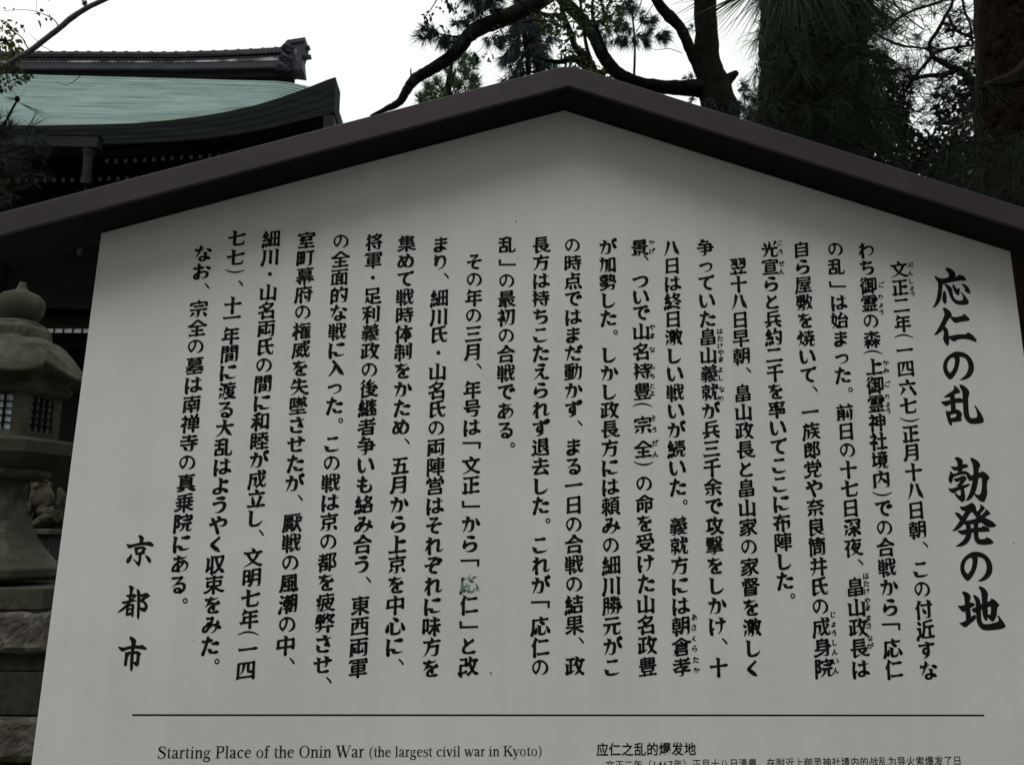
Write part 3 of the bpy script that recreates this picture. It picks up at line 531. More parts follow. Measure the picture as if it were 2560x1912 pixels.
御11ŒŔŒĢŔĖ|11ũňƇň|11ƤĮƮĨƳĩƷĬƹĹƹƓƵƘƜƘƘƖƗĉ|11ĝŐīşĶţ|11ĿƨğƁ|11Ōũƈũ|11ŭƖŭĩůĚ|11Ŗƒƅƒ|11ŅĘōėƌġ|11ŝƩŘƖŏƃŋƀĿžĸųĴŦĶřĶĉ
心11ƥūƪšƻį|11őŵőģœĘŕĔŚđŰďƐĒƗęƚĨƚİƖļ|11İŪışĦĪ|11řƟŻƄƂƁ
応11ōŏŉĶłĞ|11ŦŹűŸƍŨ|11ŧşŧĝŪēŷďƍĐƖēƚęƜĨƙĵ|11ƥœƱļƽĝ|11ŨƩŰƤŷƜźƋ|11ƼƎĹƎĲƍįļĩġĢď
成11ƔƤƟƠƫƗƭƓƭƃ|11ĮŢŜŢšşŠľŝīřĨŒĦŃĨ|11ƫűƧŞƙŃƕľƊĺ|01ƍĭƞĕƦĐƮĐƵēƺĠƺīƶĳ|10Ťďƍĭ|11ƼƇĴƆĲƀĲĿīĠĥĒħĆ|10žƨžƎƁŲƇŊƍĸƍĭ
戦11ŦđŷđƒħƟī|11ńƨŉƘŊƏ|11ƶţƥŀƘĺ|11ƩƤƬƜƸƋ|11ŰƨůƠŤƉ|11ĞƤĦƝįƉ|11ğĬŷĬ|11ĤŢŲŢ|01ŋżŋĉ|00ŋżįŽĨŻĨŉįņŬŇŮŎŮŻŧŽŋż|11ŹŰƿŸ|11ƏƧƏƇƓŚƝĭƧĖƭĒƴđƺĔƾĢƾĪƺĲ
持11ŧļŰĵžĠ|11Řūƾū|11śŋƼŋ|11ƤŮƢēƞĎƓčƎčƅē|11ƌƧƌŧ|11ŢƎƷƎ|11ğƁŏƁ|11ĝŇŐŕ|11ĺƨĺĚĸĒĵďĭčĤď
撃01ƘŤƞŞƲŘƷŘǁŝ|11źŸƃŲƐš|10ƽƋƧƌƤƐƣƞơơƆƢƁƠſƔŷƆŹſžŽƥŽƩŻƧŴƘŤ|11ġšŭš|01ĩƀŦƀ|11ŮōŮĘŭĐŧČŖċŌē|11Ĭĺưĺ|11ğĦƽĦ|11Ģƞūƞ|00ĩƀĪƋĭƏşƏţƉţŶšűşűįűĪŵĩƀ|11ŇƧŇŗ|11įŏļŋŴŌƜŐƦŎ|10ŵśſŜƐţƘŤ
改11ħƘŚƗŜƒŜŢ|10ƬƆƪůƢŒƛŁƔļ|10ŷųžūƌŃƔļ|00ƔļƔİ|10ŧĎƀĞƍĬƔİ|01ƔİƴēƹĒǅē|01ĬğĺġşĮ|01ĬğĤď|11żƄƼƄ|10ƅƨƀƌŹŲųŭūşţşŜŤŗťįťīţīĪĬğ
攻01ƍıƠğƳĒƹđǂē|10ōđřĐŠēŴĞƍı|00ƍĸƍı|11ľƓľĵ|11űŵŧůşş|10ƫƆƩŵƟŖƕŁƍĸ|11ĠƏŝƏ|11ğİħİłĹŢŀ|11ŰƄƾƄ|10ŻƩŴƉŰſůŵƁňƆĿƍĸ
政10ŸŰƁũƌŇƐĿƖĻ|11ĬųĬĠ|10ƮƆƭźƥŗƜŀƖĻ|00ƖĻƖİ|01ƖİſĚŭč|01ƖİƬęƺď|11ŋƝŋħ|11ĢƙŬƙ|11žƄƾƄ|11ğĞŨįŲĸ|11ƈƨƃƌžſżŲűŤŬţňŤ
敷11ňŏōĿ|11ĹĭşĭŦĪŧĢŤēšďŝčŒčŇē|11śƦţƥũơŬƓ|11ơįƗĨƆĕŻĎ|11ĦŲŰŲ|11ĦŠŰŠ|11ŋƨŋŜ|11ğƖŷƖ|11ĩŏĪƁįƄūƃŭſŭő|11ğŁŷŁ|11ĿńļĭĶĠĩđĠď|11ƒƨƉűžšžŒ|11ƆŰƎũƗŅƞĺƠĭƵĔƽĐ|11ƊƄƯƄƲƂƮŤƨŋƣĿƛĻ
文11şƨŪƥŲƘŸƒ|11ƛƈƘŵƊřƀŋūĵŚħŃěĪđğđ|11ŀƈńŷŏŢţŅŰĸƗĝƳđƾē|11ğƆƽƆ
方11ťƧŭƤųƘŲƂ|11ŔŝƟŝƣśƣŘƟīƚęƖēƎĎŽĎũĕ|11ĦƆƹƆ|11řƉŗšŌĺľĢĴĘĥĐ
族01ſūŸŦŭŗ|10ƃſſū|01ƔĸƛıƨĝƲĔƼď|01ƔĸƎĳƁğůđŧĎ|11ĻƥńƖńƅ|11ĲŢŒŢŖšŘŝŖĹŒĖŊĐļĒ|11ŵƐƁƎƾƎ|11ķƌĴŌĭĥĥĒĦĈ|01ſūƵũ|11ğƈŞƈ|10ƓŭƔĸ|11Ũńƻń|11ſƩŷƓťŶ
日11ĸŚƦŚ|11ĸěƦě|11ļČļƔĽƘłƙƚƙơƘƢč
早11ĲſƩſ|11ĢķƼķ|01ŮŞŮĉ|00ŮŞľŞķšĶƖĸƝƝƞƤƛƥŦƣşŮŞ
明11ŰņƸņ|11ĦŬśŬ|11ŲŲƸŲ|11ĦļœĽŗľŘƕŖƙŒƛĮƛĪƙĩĨ|11ŘĎŤĜūĪŴňŵƙŷƝżƞƯƝƴƚƴĖƲđƯďƘĎ
時11Ħťœť|11Ŭļſġ|11ŝŮƾŮ|11ƍƨƍŪ|11ƥűƥĜƣđƝĎƒčƁĒ|11ŝōƼō|11ŤƑƷƑ|11ĦİŋİŏĲŏƖŋƛĬƛĩƘĩĞ
景11ķƍƦƍ|11ƆĠƐġƴđƼē|00ŮıƞĴƟĸƟŋƘōŁōľŉĿĴŮı|01ŮıŮėŬďŨčŝċŏĐ|11ĝĕĬĒŊĢŖĥ|01ŭŸůŠ|00ŭŸƢŸƤſƣƞƜƠĽƠĺƙĻŹŭŸ|11Ģšƺš
最11ĲĴŦĴ|01ļƋƥƋ|11ĲŋŦŋ|00ļƋļƟĿơƜƢƢƞƢŽƟŷŀŶļźļƋ|11ĵŤĵĖ|11ġšƼš|11ţŤţĊ|11ŽōƂĺƒĦƠĚƱđƸĐǀĒ|11ġĘıĘŮğ|11ŴŋƪŊƮŉƯŅƫĹƗġżĐŰĐ
月11ĻŅƤŅ|11ļŰƤŰ|11ģĎıĢĿŋŀƗńƜƛƜơƘƠĔƚĐƄĎŲĕ
朝11ŽŲƷŲ|11ĦŠŨŠ|11żňƷň|11ŅňŅċ|11ğĬŦīŷģ|11ĢƒŬƒ|00ŅŹţŶŤŌŢņİŅĪňĪŶŅŹ|10ŅƨŅŹ|11ūďźĭžńƀŘƁƛƄƝƯƝƲƛƳƖƳėƱĒƮďƚč
束11ųňƅĴƞĢƵėǅę|11ĦƒƸƒ|11ŮƨŮċ|11ěęĩėĴěőĮťĿźŊƤŋƧōƨŮƦűĸŲĶŬĶŏĸŋšŊůŃ
東11ĢĔĬĔŊĥŝĶţŃ|01ŻľƀĵƎĩƨĘƹđ|11ģƕƹƕ|11ĴŞƫŞ|11ŮƨŮċ|00ŻľƂłƣłƧńƨŴƦŸĿŹĸŷĸńśłŻľ
果11ŹņƁĸƙĦƳĘƾĘ|11ĠėīėłģŔİŨŅ|11Ĵſƪſ|01ŮƜŮċ|00ŮƜƞƞƥƛƦũƤŢĿšĸŤķƖĹƝţƞŮƜ|11ģņŜņūłƃņƹņ
森11łĸőĳşĪ|11ĦŨİŨņųŜƄţƓ|11ņľĹķĭĥĞė|11źƔƁƅƙųƲũƿŬ|11ƔşƔĉ|11ŮƨŮŠ|11ĢņŤņ|11īƒřƒŦƏƅƒƲƒ|11Űņƾņ|11ŅşŅōŃłŅĵŅĉ|11ŤĘūĘűĜƉļƕŁƝļƬħƾė
権11Ƅƈƀų|11ŨƖŴƔƼƔ|11ĽšĲŚģĶĢĮ|11şŇťŌŰŐ|11ĸŬņŨŉŤŒŖŒŊ|11ŰŜżŚƼŚ|11ūĪƻĪ|11ūłƹł|11ƖŸƕŧƘőƘď|11şŵƼŵ|11ĽƨĻŤĽŗĽĉ|11ĠſŎſŝƅūƗůƩ|11źŸŸŪŭőůĔŵĒƿĒ
正11ĽŭĽĒ|11ůśƮś|11ĪƘƵƘ|11ŲƛŲĒ|11ĢĕƼĕ
氏11ķŠƻŠ|11ưƞơƠźƙŃƓĻƐĻĘŇęūģŵĭ|11ŹƛŽŤƅļƏħƔĞƟĔƨĐưĐƶĕƺĞƸĮ
深11ŖƅŗƙřƜƬƜƱƜƴƙƵƅ|11őŏŵŏƅň|11ļŊĽĿĨĒ|11ƈōơĭưĞƸě|11ƒƈƩŰƱť|11ŴƇťųŝūŕŦ|11ĪƣŃƕ|11ĢŲĽţ|11ƃťƃČ|11ņěŎĚŗĞŪĮŷŁƂŉƔŏƷŏ
渡00ƊĠƔĠ|10ŵŇŸķƊĠ|10śĐŦďŹĕƅĚƊĠ|11ľŅĳĩĦđ|01ƔĠƙĚƩēƵĐƾĒ|11ƄƩƊƠƌƒ|11ĢŵĻŨ|11ĬƤŅƓ|11Ţŵƻŵ|10ťńƫłƨķƔĠ|11ŸƅŹŚžřƝřƢřƥŝƥƅ|11ƾƔŝƔřƒŘŝœĸŎġņĎ
潮11ħƢįƟĽƓ|11ĠŲĹţ|11Əŋƹŋ|11ŌŠžŠ|11Əŵƹŵ|11ĺņħČ|11ŦƨŦŴ|11ŉƑƃƑ|01ŦņŦĉ|11ņĭƃĭ|00ŦņŷňźŊźŴŴŷŒŷŏųŐŌŒňŦņ|11ƂČƋğƐĶƓőƓƛƕƞƱƟƵƝƶƙƵėƳĐƯĎƤďƙē
激11ġŲĳŨ|11œĵŲĵŵĳŵĠŲēŮĐŧĎśĒ|11ħƣıƜĺƑ|10ƳƆƮŗƧŁơļ|10ƋŮƑũƛŃơļ|00ơļƢĬ|11ŊŽŹŽ|11ĶŅĶĽĦĐ|11ŢƧŞƒ|11ŢŧŠŖŢŋ|01ƢĬƜħƐĖ|01ƢĬƶē|11Əƃƽƃ|11ŃŌſŌ|11ŖŏŖĵŔīňē|11ƖƧƍůƃŢŒŤŎŦōƑŒƕűƕŶƓŷš
点11ŸĬƂĤƊČ|11šĮŚĥŜċ|11ũƒƴƒ|11ŃįĹĩīēğċ|11ƞĭƧĨƶĒƽĎ|00ŭůƢŮƤŧƣŃŀłĺńĹŨĻŮŭů|10ŭƨŭů
焼11ŕƌŔƁŉŨ|11ķĿńĹŔĥ|11źňŶĭůĞťĔŞĐŖĐōĒ|11ĩƅħŰġś|11ƚňƚĘƜĐƦčƸďƽĚƹħ|11šƒƸƒ|11ƥſƥŃ|11ŲſŲŃ|11Śŧƿŧ|11ƌƨƌŻ|11ŚŅƾŅ|11ĽƧĽŢĺłĲĨĥď
率11ħƂİƀłű|11ŭƩųƓ|11ƑşƜŝƶŌ|11ƑŲƙŲƟŵƯƄ|11ģŎŋŠ|11ĢĳƼĳ|11ŮńŮċ|11ŏŐŻœƊŗ|11Ĥƕƻƕ|11ſťƆŗƍŐƐŉ|11ƁſżŸųųŮŪŠśśŎ|11ūƘŧƊŞŽŝŶšŴŶŵ
町11ơƕƠĖƟĒƘĎſĎ|11ĤŠţŠ|11ńƙńĥ|11ĤħřħŠĪŠƒśƖīƖħƔĦĘ|11ŴƔƽƔ
畠11ļżƠż|10ŸƬŬƥũƘ|11ŮŎŮď|00ũƘƛƕƝƎƝŧƛŢłŢŀŧŀƔńƖũƘ|11ĭĮưĮ|00İĒİŅĲŉƥŋƬňƬęƪēİĒ
疲11ŶƨżƢƀƓ|11ĢƆĭũ|11ğŁįňľŋ|11ƅƈƅō|11ŭŔŰŁŸĵƇĥƗĚƩĒƴďƿĒ|11ƼƕľƔĻŏĸķığĦĎ|11ŅĎŎěŔĮŘłśŴƯŴƱŲƬş|11ŖŐƠŐƦōƣŃƞĺƕĮƉĢŷėśč
発10ğŠħŠŀŬ|11Ƶƌƙŵ|00ńźŀŬ|10ĮƞŚƝŞƜŜƓŔƅŌŽńź|11ƆƎƘƚ|10įƍńź|11ƃŧƃĨƆēƏĎƮĐƱēƳęƳġƯī|11ĪľƲľ|01ŀŬłŧņťƔťƚŦƢů|11ŖŧŖĿŐĨŇĜĿėĪč|11ŸƨƃƒƏƁƛŷƠŮƴšƿš
的11ńƨŀƆ|11ħŗšŗ|11żƊƯƊƵƇƲĺƫęƨēƟĐƎĐƇĔ|11ƁŠƙļ|11ħğŘğŜġŝƅŗƈįƈīƇīč|11ƅƩƀƎŬū
真11ĽŬơŬ|11ƃĝƋĞưĐƾď|11ĽŅơŅ|11Ľřơř|11ĢĐİďőĜŜĞ|11ŀĭŀźłƁƔƁƜƀƞżƞĭ|11ŮƧůƟūƍūſ|11ĨƖƷƖ|11ĢĮƼĮ
督11ŠŶŪŦ|11ĳŹİűĦŠ|11ńƜŪƜ|11ĺĦƤĦ|11ĺĻƤĻ|11ŇƧňŝ|11ĢƄŰƄ|00ĽđƟĒơĘơŋƟŏƘŒĿŐĽŌĽđ|11ŰšſŤƒűƤƄƭƖƭƛƪƝƃƞŽƛſƑƊƀƛŮƳŠǀţ
睦11ŚŐŢœżŧ|11ƚŦƸœ|11ĤŐŏŐ|11ĤŶŏŶ|11šƔƵƔ|11œđƿđ|11şķƷķ|11ƊŏƊč|11ƊƨƊű|11ĤĪŇĪŊĬŋƗňƚŃƛĭƛĩƙĨƗĨė|11ŚųƼų
社11ĺƨņƕ|11ŞĔƾĔ|11ƐƨƐĐ|11ŦŬƹŬ|11ĢƇōƇœƄőźŃŤŀŖŀĉ|11ğńĴŔŀřŋŗśŅ
神11ĺƦńƓ|11ĻřĽōĽĉ|01ŀŚŊŖŘŅ|10ĢƇōƇőƅŏżŃŧŀŚ|11ťŤƸŤ|11ƏƨƏĉ|10ĠłİőŀŚ|00ƵľŪĿŪƉƬƊƳƈƵƁƵľ
禅11ĶƨĿƗĽƃ|10ƲƩƧƢƜƌƚƁ|11ŪƦűƢŽƏ|11ŢŤƸŤ|11ŚĮƾĮ|11ƌƃƌċ|00ƚƁŪƀŦžŦŏŨňƳŉƵŐƴŽưƀƚƁ|11ĠƇŋƇŎƅŌŻŀŦļœļĉ|11ĞļĢņĮŒĲŕĽŘŇŖŔŅ
立11ňŭŗĪ|11ũƨůƓ|11Īƃƴƃ|11ƘŭƀģŽĒ|11Ģĕƻĕ
筒00ķƖİƐĨƂĩžĲŶ|10ĹƨķƖ|11ņƘŋƅŋų|00žƖŲƍ|01ŲƍŮƂŮų|11ŉŝƖŝ|10ƁƨžƖ|11ƓƘƚƄƚų|01ĲŶĲċ|11ŐģƉĤƊĨƊłƄŅřŅŕŃœĖ|01ĲŶƥŶƬŵƭŮƬĔƪĐƠčƕčƊĒ|01žƖƹƖ|00ķƖŤƖŲƍ
約11ŚĺŤĜ|11ƁŜƖľ|11ŵƄưƄƴſƲķƫĖƦĐƜĎƌďƂĖ|11Ņĳŉē|11ňƨįžĬŵĬųİŲňŲ|11ĭĳĤď|11ģňşŐ|11ŔŧŚŝšņ|11ƊƫƀƢŹƉŪŬ|11řƊŏźĳŗĮŇ
細11ĦĶħĮĢēĥċ|11ĻĶŀĔ|11ŐĺŚĚ|10ŎŦœŘœŏ|01œŏŝŇ|11ũśƹś|11ƑƠƑė|11ũěƹě|11ŭČŭƗŮƛųƜƯƜƵƚƶď|10Ġŉœŏ|11őƌňŻĮŕĬŇ|11ŁƨĪŽĩŵīŲłŲ
終11Ĩĳġď|11ļĵłē|11ňĺŏĶŖĢŜĜ|11ƁņƊŃƠĸ|10ƃƩžƔ|11ŁƨĺƖĪŻĨŴīűłŲ|11ūĢŶĤƩĐƱď|11ųƉƒŦƠŚƴŎƾŎ|01žƔƨƓƪƐƨƆƛŵƊţũŎŞŐ|01žƔŹƑŵƈŮƄŠŵ|11ŌŦőŏŖņŚł|11ŒƌŌſįŖĬŌĵŋŔō
結11ŐļŘĚ|11ĨĳħħĢč|11ļĶŁĢŁē|11ŤƎƼƎ|11ƏƨƏŢ|11ŨťƷť|11ŎŦœřŚŁ|00ŰĔƭĔƯęƮŃƧŅŲńŰŁŰĔ|11łƨĹƒĬſĩųĬűŃŲ|11ŒƊŏƂįŕĬŎįŋĴŋŘŏ
絡11ĨĳĦğġď|11ůłƨłƴŀ|11ŐĺřĜ|11ľĵŁē|10şŋŰŋ|10ŽƔƉƒƫƒƬƑƭƌƩƃƛůƉŞŰŋ|11ƇƩƂƛŷƈŧŻ|11ŌŦőŏŖņŚł|10ŵƉƌŮƟŜƵŌưĽưęƯĕƭĔŸĔųĕŲľŰŋ|11łƨĺƕĪżĩŴĬŲŃŲ|11ŐƉŎƁįŕĬŎĬŌİŋŔō
継11ƶƘƨŷ|11ĩĶĩīġĎ|11ľƨĺƛīƀĨŴīűłŲ|11Ŏĺŕĝ|10ģňıŏ|11Ńĺľİłē|11ƚřƘōƘġ|11ŸƙƀƑƉŸ|01ıŏĸŌŔŏ|00ıŏĳŐıŒıŏ|11ũơũĔŮĒƾĒ|01ƖŚƏŕźĳŸĥ|10ƘƥƘųƖŚ|11Źũƻũ|01ƖŚƤőƳĿƶĸƶĬ|10őƋįŖıŏ|11ŋŤŘŃ
続11ĽĴŀĒ|11ŎĸŗĜ|11ŦŌŦŠũŢƯŢƵŢƸşƹŌ|01ŏŏŘń|10ňţōŞŏŏ|11ľƧĪžĨŴīűŁŲ|11ƞŌƞěơĒƮĎƺĒƽğƹĪ|11žōŽļŷĦŮęşČ|11ĬĴĢĎ|11ƐƧƐŹ|11ţƕƼƕ|11ũźƶź|10ŏƊŇŸľŰĺŦįŗĬŎĭŌĲŋŏŏ
義11ńƩŏƠœƒ|11ƞƪƐƢƍƒ|11ƔřƜŘƭő|11ğĦŝĪūĬŲİ|11ŮƕŮŧ|11ŋřŊĐņčĹċīĐ|11Ĳſƫſ|11ŦďŸĔƌĝƯĵ|11ĢĿƼĿ|11żŝƀŅƈįƍģƙĖƩĎƳĎƺĔƺĠ|11ĢŖĵŔŤśūř|11ġŨƼŨ|11ĩƔƵƔ
翌11żƋƖƂ|11ńĸŌĳŒģőč|11ŵŤƢŸƲŻ|11ŭŖűŁ|11İƋŉƂ|11ƕĹƋğƇč|11ħŤŔŶŢŸ|11ĦƞŚƝŞƛşş|11ŵƞƫƝƮƛƯś|11İŅƮŅ|11ĠđƼđ
者11ňİƤİ|11ŬŭŨŢŞŚŘō|11ţƨţũ|11ıƏƌƏƚƈ|11ƯƢƤƒƊźƅŪ|11ĢŬŤŬŮŪŸŬƻŬ|11ĜńħŀĿŊŖŏŠōƞōơņơĖƞēōēŋĖŋńŉŏ
自11ĵťƪť|11ŬƨŨƕŧƉ|11ĵľƪľ|11ĵĖƥĘƦƊƟƍĻƌĹƄĹċ
良11ĸųƦų|11ƆĨƨŀƲŃ|11ūƩŲƒ|11ŦŕūŅűļźĲƎĢơėƳđƷđƿĕ|11ĸœơŔƢŘƢƎƠƔŃƕļƓļĔŀēŊĔŧěŰĥ
西11īęƲę|11ƂƝƂŐƄňƊŅƲŅ|11Ĥƙƹƙ|11įČİŲķųƦųƭŲƯŮƯċ|11śƝŚűřšŕŖŋňŃłīŁ
豊11ƍİƎĢƊĎ|11ĤŚƺŚ|00ŒĭŁĭľİĽŃĿŇƙňƠŅơĲƜĭŒĭ|01ĶƄƫƄ|00ĶƄĶƘĺƚƢƛƦƙƨƕƨųƦůơŮĹŮĶűĶƄ|11ƂƧƂū|11śƩśū|11Ģďƽď|01ŒĭőġŔč
足11Ŭńưń|00ŰūƤŭƦųƦƚƟƜĻƛĻŭŰū|01ŰūŰē|11ĽķŇĲŚĞŷĒƇďƴĐǃė|11ŅœĿĵĭĕ
身11ƘőƦŕƷŨ|11ľŞƝŞ|11ğĎĴđŨĦƀĵƇń|11ŬƩŦƒ|11ľŹƝŹ|11ĦłƜŁ|11ŁĿłƓƘƓƚƏƛŏƙĕƕĐƋĎŸďůĔ
軍11ŮƠŮċ|11ĩƃĩƘįƜƮƜƴƙƵƂ|11ĻƄƢƄ|11ģģƹģ|10ķŔƥŔ|00ƥŔƥŨƢŬĽŬĻūĺŧĺĿĿĻơĻƥŁƥŔ
近10ģŤļŢĽħ|11ƘŴƘĥ|11ĨƤıƝŀƊ|01ĽħŖĘŬĒƟĒƾĖ|01ĽħįğħėĥĆ|11ŢŰƼŰ|11ƸƢƭƤŨƚŦƖŦšŠłŗħ
退01ĽģřĖŲđƼĒ|11ƗńưŗƸŚ|11Şƃƫƃ|10ĢđĳğĽģ|10ĢťĹťļţĽģ|11ģƞĮƜŀƇ|11ſŖƗŅƳī|11ŞťƥŦƨŬƧƜƣƝŧƝŢƚŢĲũİƀĶƊĿ
郎11īŲūŲ|11ƖĥƪĦưĪƳİƴĻƲňƟŨơŲƭƍƯƗƬƚƦƛƇƛƄƘƃċ|11ŇƦōƙŎƌ|11ŕŃŝıŤĨŪę|11īŒŢŒŦœŧƉťƏĳƏıƏįƋİĞĺĞšĭ
都11ƗīƟĥƪĥƱħƷĮƹĸƷňưŕƥŢƤŧƳƋƵƘƲƚƭƛƋƛƈƘƈċ|11Ĳĵůĵ|10ŏűŋťńŜŁŔ|11ħƑřƑūƊ|11ŇƧŇŭ|11ĴŏĶńĶċ|11ŵƢşŻśŭ|10ĢŇıŋĹŒŁŔ|11Ġůŷů|01ŁŔŉŒŪŐūŌūĚŪĘŦĖĲĖ
長11ŀƄƦƄ|11ƈĦƑĮưŃ|11ŀũƦũ|11Ģŏƻŏ|11ŭőŲŁŸķƔĞƦĕƵđƼđǄĕ|11ƫƟŊƟńƜłĕŅēŐĔűĜŸġ
間11ĩƆŤƆ|11ŐĸƎĸ|11źƆƷƆ|11ĩūŞŬŠŰŠƘşƝŚƟĳƟĭƜĬĉ|11ƷūƃūſŭžƜƄƟƬƟƱƝƳƙƳėưđƬĎƜčƔđ|11ŐĜƈĝƊġƊŏƉőƅœŘœŔőœĐ
院11ŬůƮů|11ŹőŶĳŰĥŢĖŐď|11ƚŒƚęƝĒƦĎƶĐƻĕƼĤ|11ĶĽľķŃķŊĺōŀōŖŃŬŁŴŌƙŋƝņƟĭƟĪƜĩĉ|11ƆƩƌƜƏƍ|11ŠŸŠƌŦƏƵƏƸƌƹŸ|11ŞŏƼŏ
陣11ĶļŁĶňĸōľōŖłŬŁűōƛŇƝĮƝĪƜĩƚĩĉ|11ŚƔƼƔ|10şŞƳŞ|11Ŗħƾħ|00ƳŞƳŵưŸťŸţŲŤŅŪńưńƳňƳŞ|11ƊƨƊĉ
集11ĚĕħđĿěŗĨŝĭţĶ|10ĢŷĮƂĹƆ|11ŻĸƁĬƜĜƴēǄĖ|11ķŽƩŽ|11ķŨƫŨ|11ľƔŉƒƲƒ|11ŮŅŮĊ|11űƧŶƘŴƊŴŏ|11ĢķśķŧĴƃķƼķ|10ňƧĹƆ|01ĹƆĺŔļőƷŐ
霊11ĺŶŜŶ|11ƀŤƦŤ|11ķŤŜŤ|11ŝľŝĎ|11ſľſĎ|11ƣİƗĚ|11ƀŶƤŶ|11ĶĮĽīńğŋĝ|11ĹŒƥŒ|11ĨŮĨƇĬƊıƊƱƉƶƄƶŮ|11īĻƳĻ|11ŮƢŮŠ|11İƟƭƟ|11Ĥďƺď
面11ūƛŧų|11őķƋķ|11őŖƋŖ|11ĪĖƲĖ|11ŕźŕē|11ƈźƈē|11ĮċĮűįŵķŶƭŵƯŮƯċ|11Ģƙƻƙ
頼10ƓƠƑƁ|11ŵŉƷŉ|11ƚĞƦĝƾĊ|11ŵťƷť|11ŠĐūďƁĜƉğ|00ƑƁŻƀŸŽŹįƀĭưĭƳĳƳżƭƀƑƁ|11ĢƑŤƑ|00ŃŐĨœħŗħųĭŵşŴşŔŜŒŃŐ|11ńƨŃŊńĉ|11ŬƞƼƞ|11ğěĹľŃŃōŁŖĺşİŠĥ
風11ĤĎĭĢĳĹķŤĸƙĺƜƤƛƦƘƨĶƭĝƲĒƷđƻĒƾġƺį|00ŭŧƉŧƍťƌłŕŁŎłŌŉōťőŧŭŧ|11ŭƅŭĚ|11ĿěňĚƓğ|11ņƀťƂƉƈƓƄ|11ƇĴƛď"""
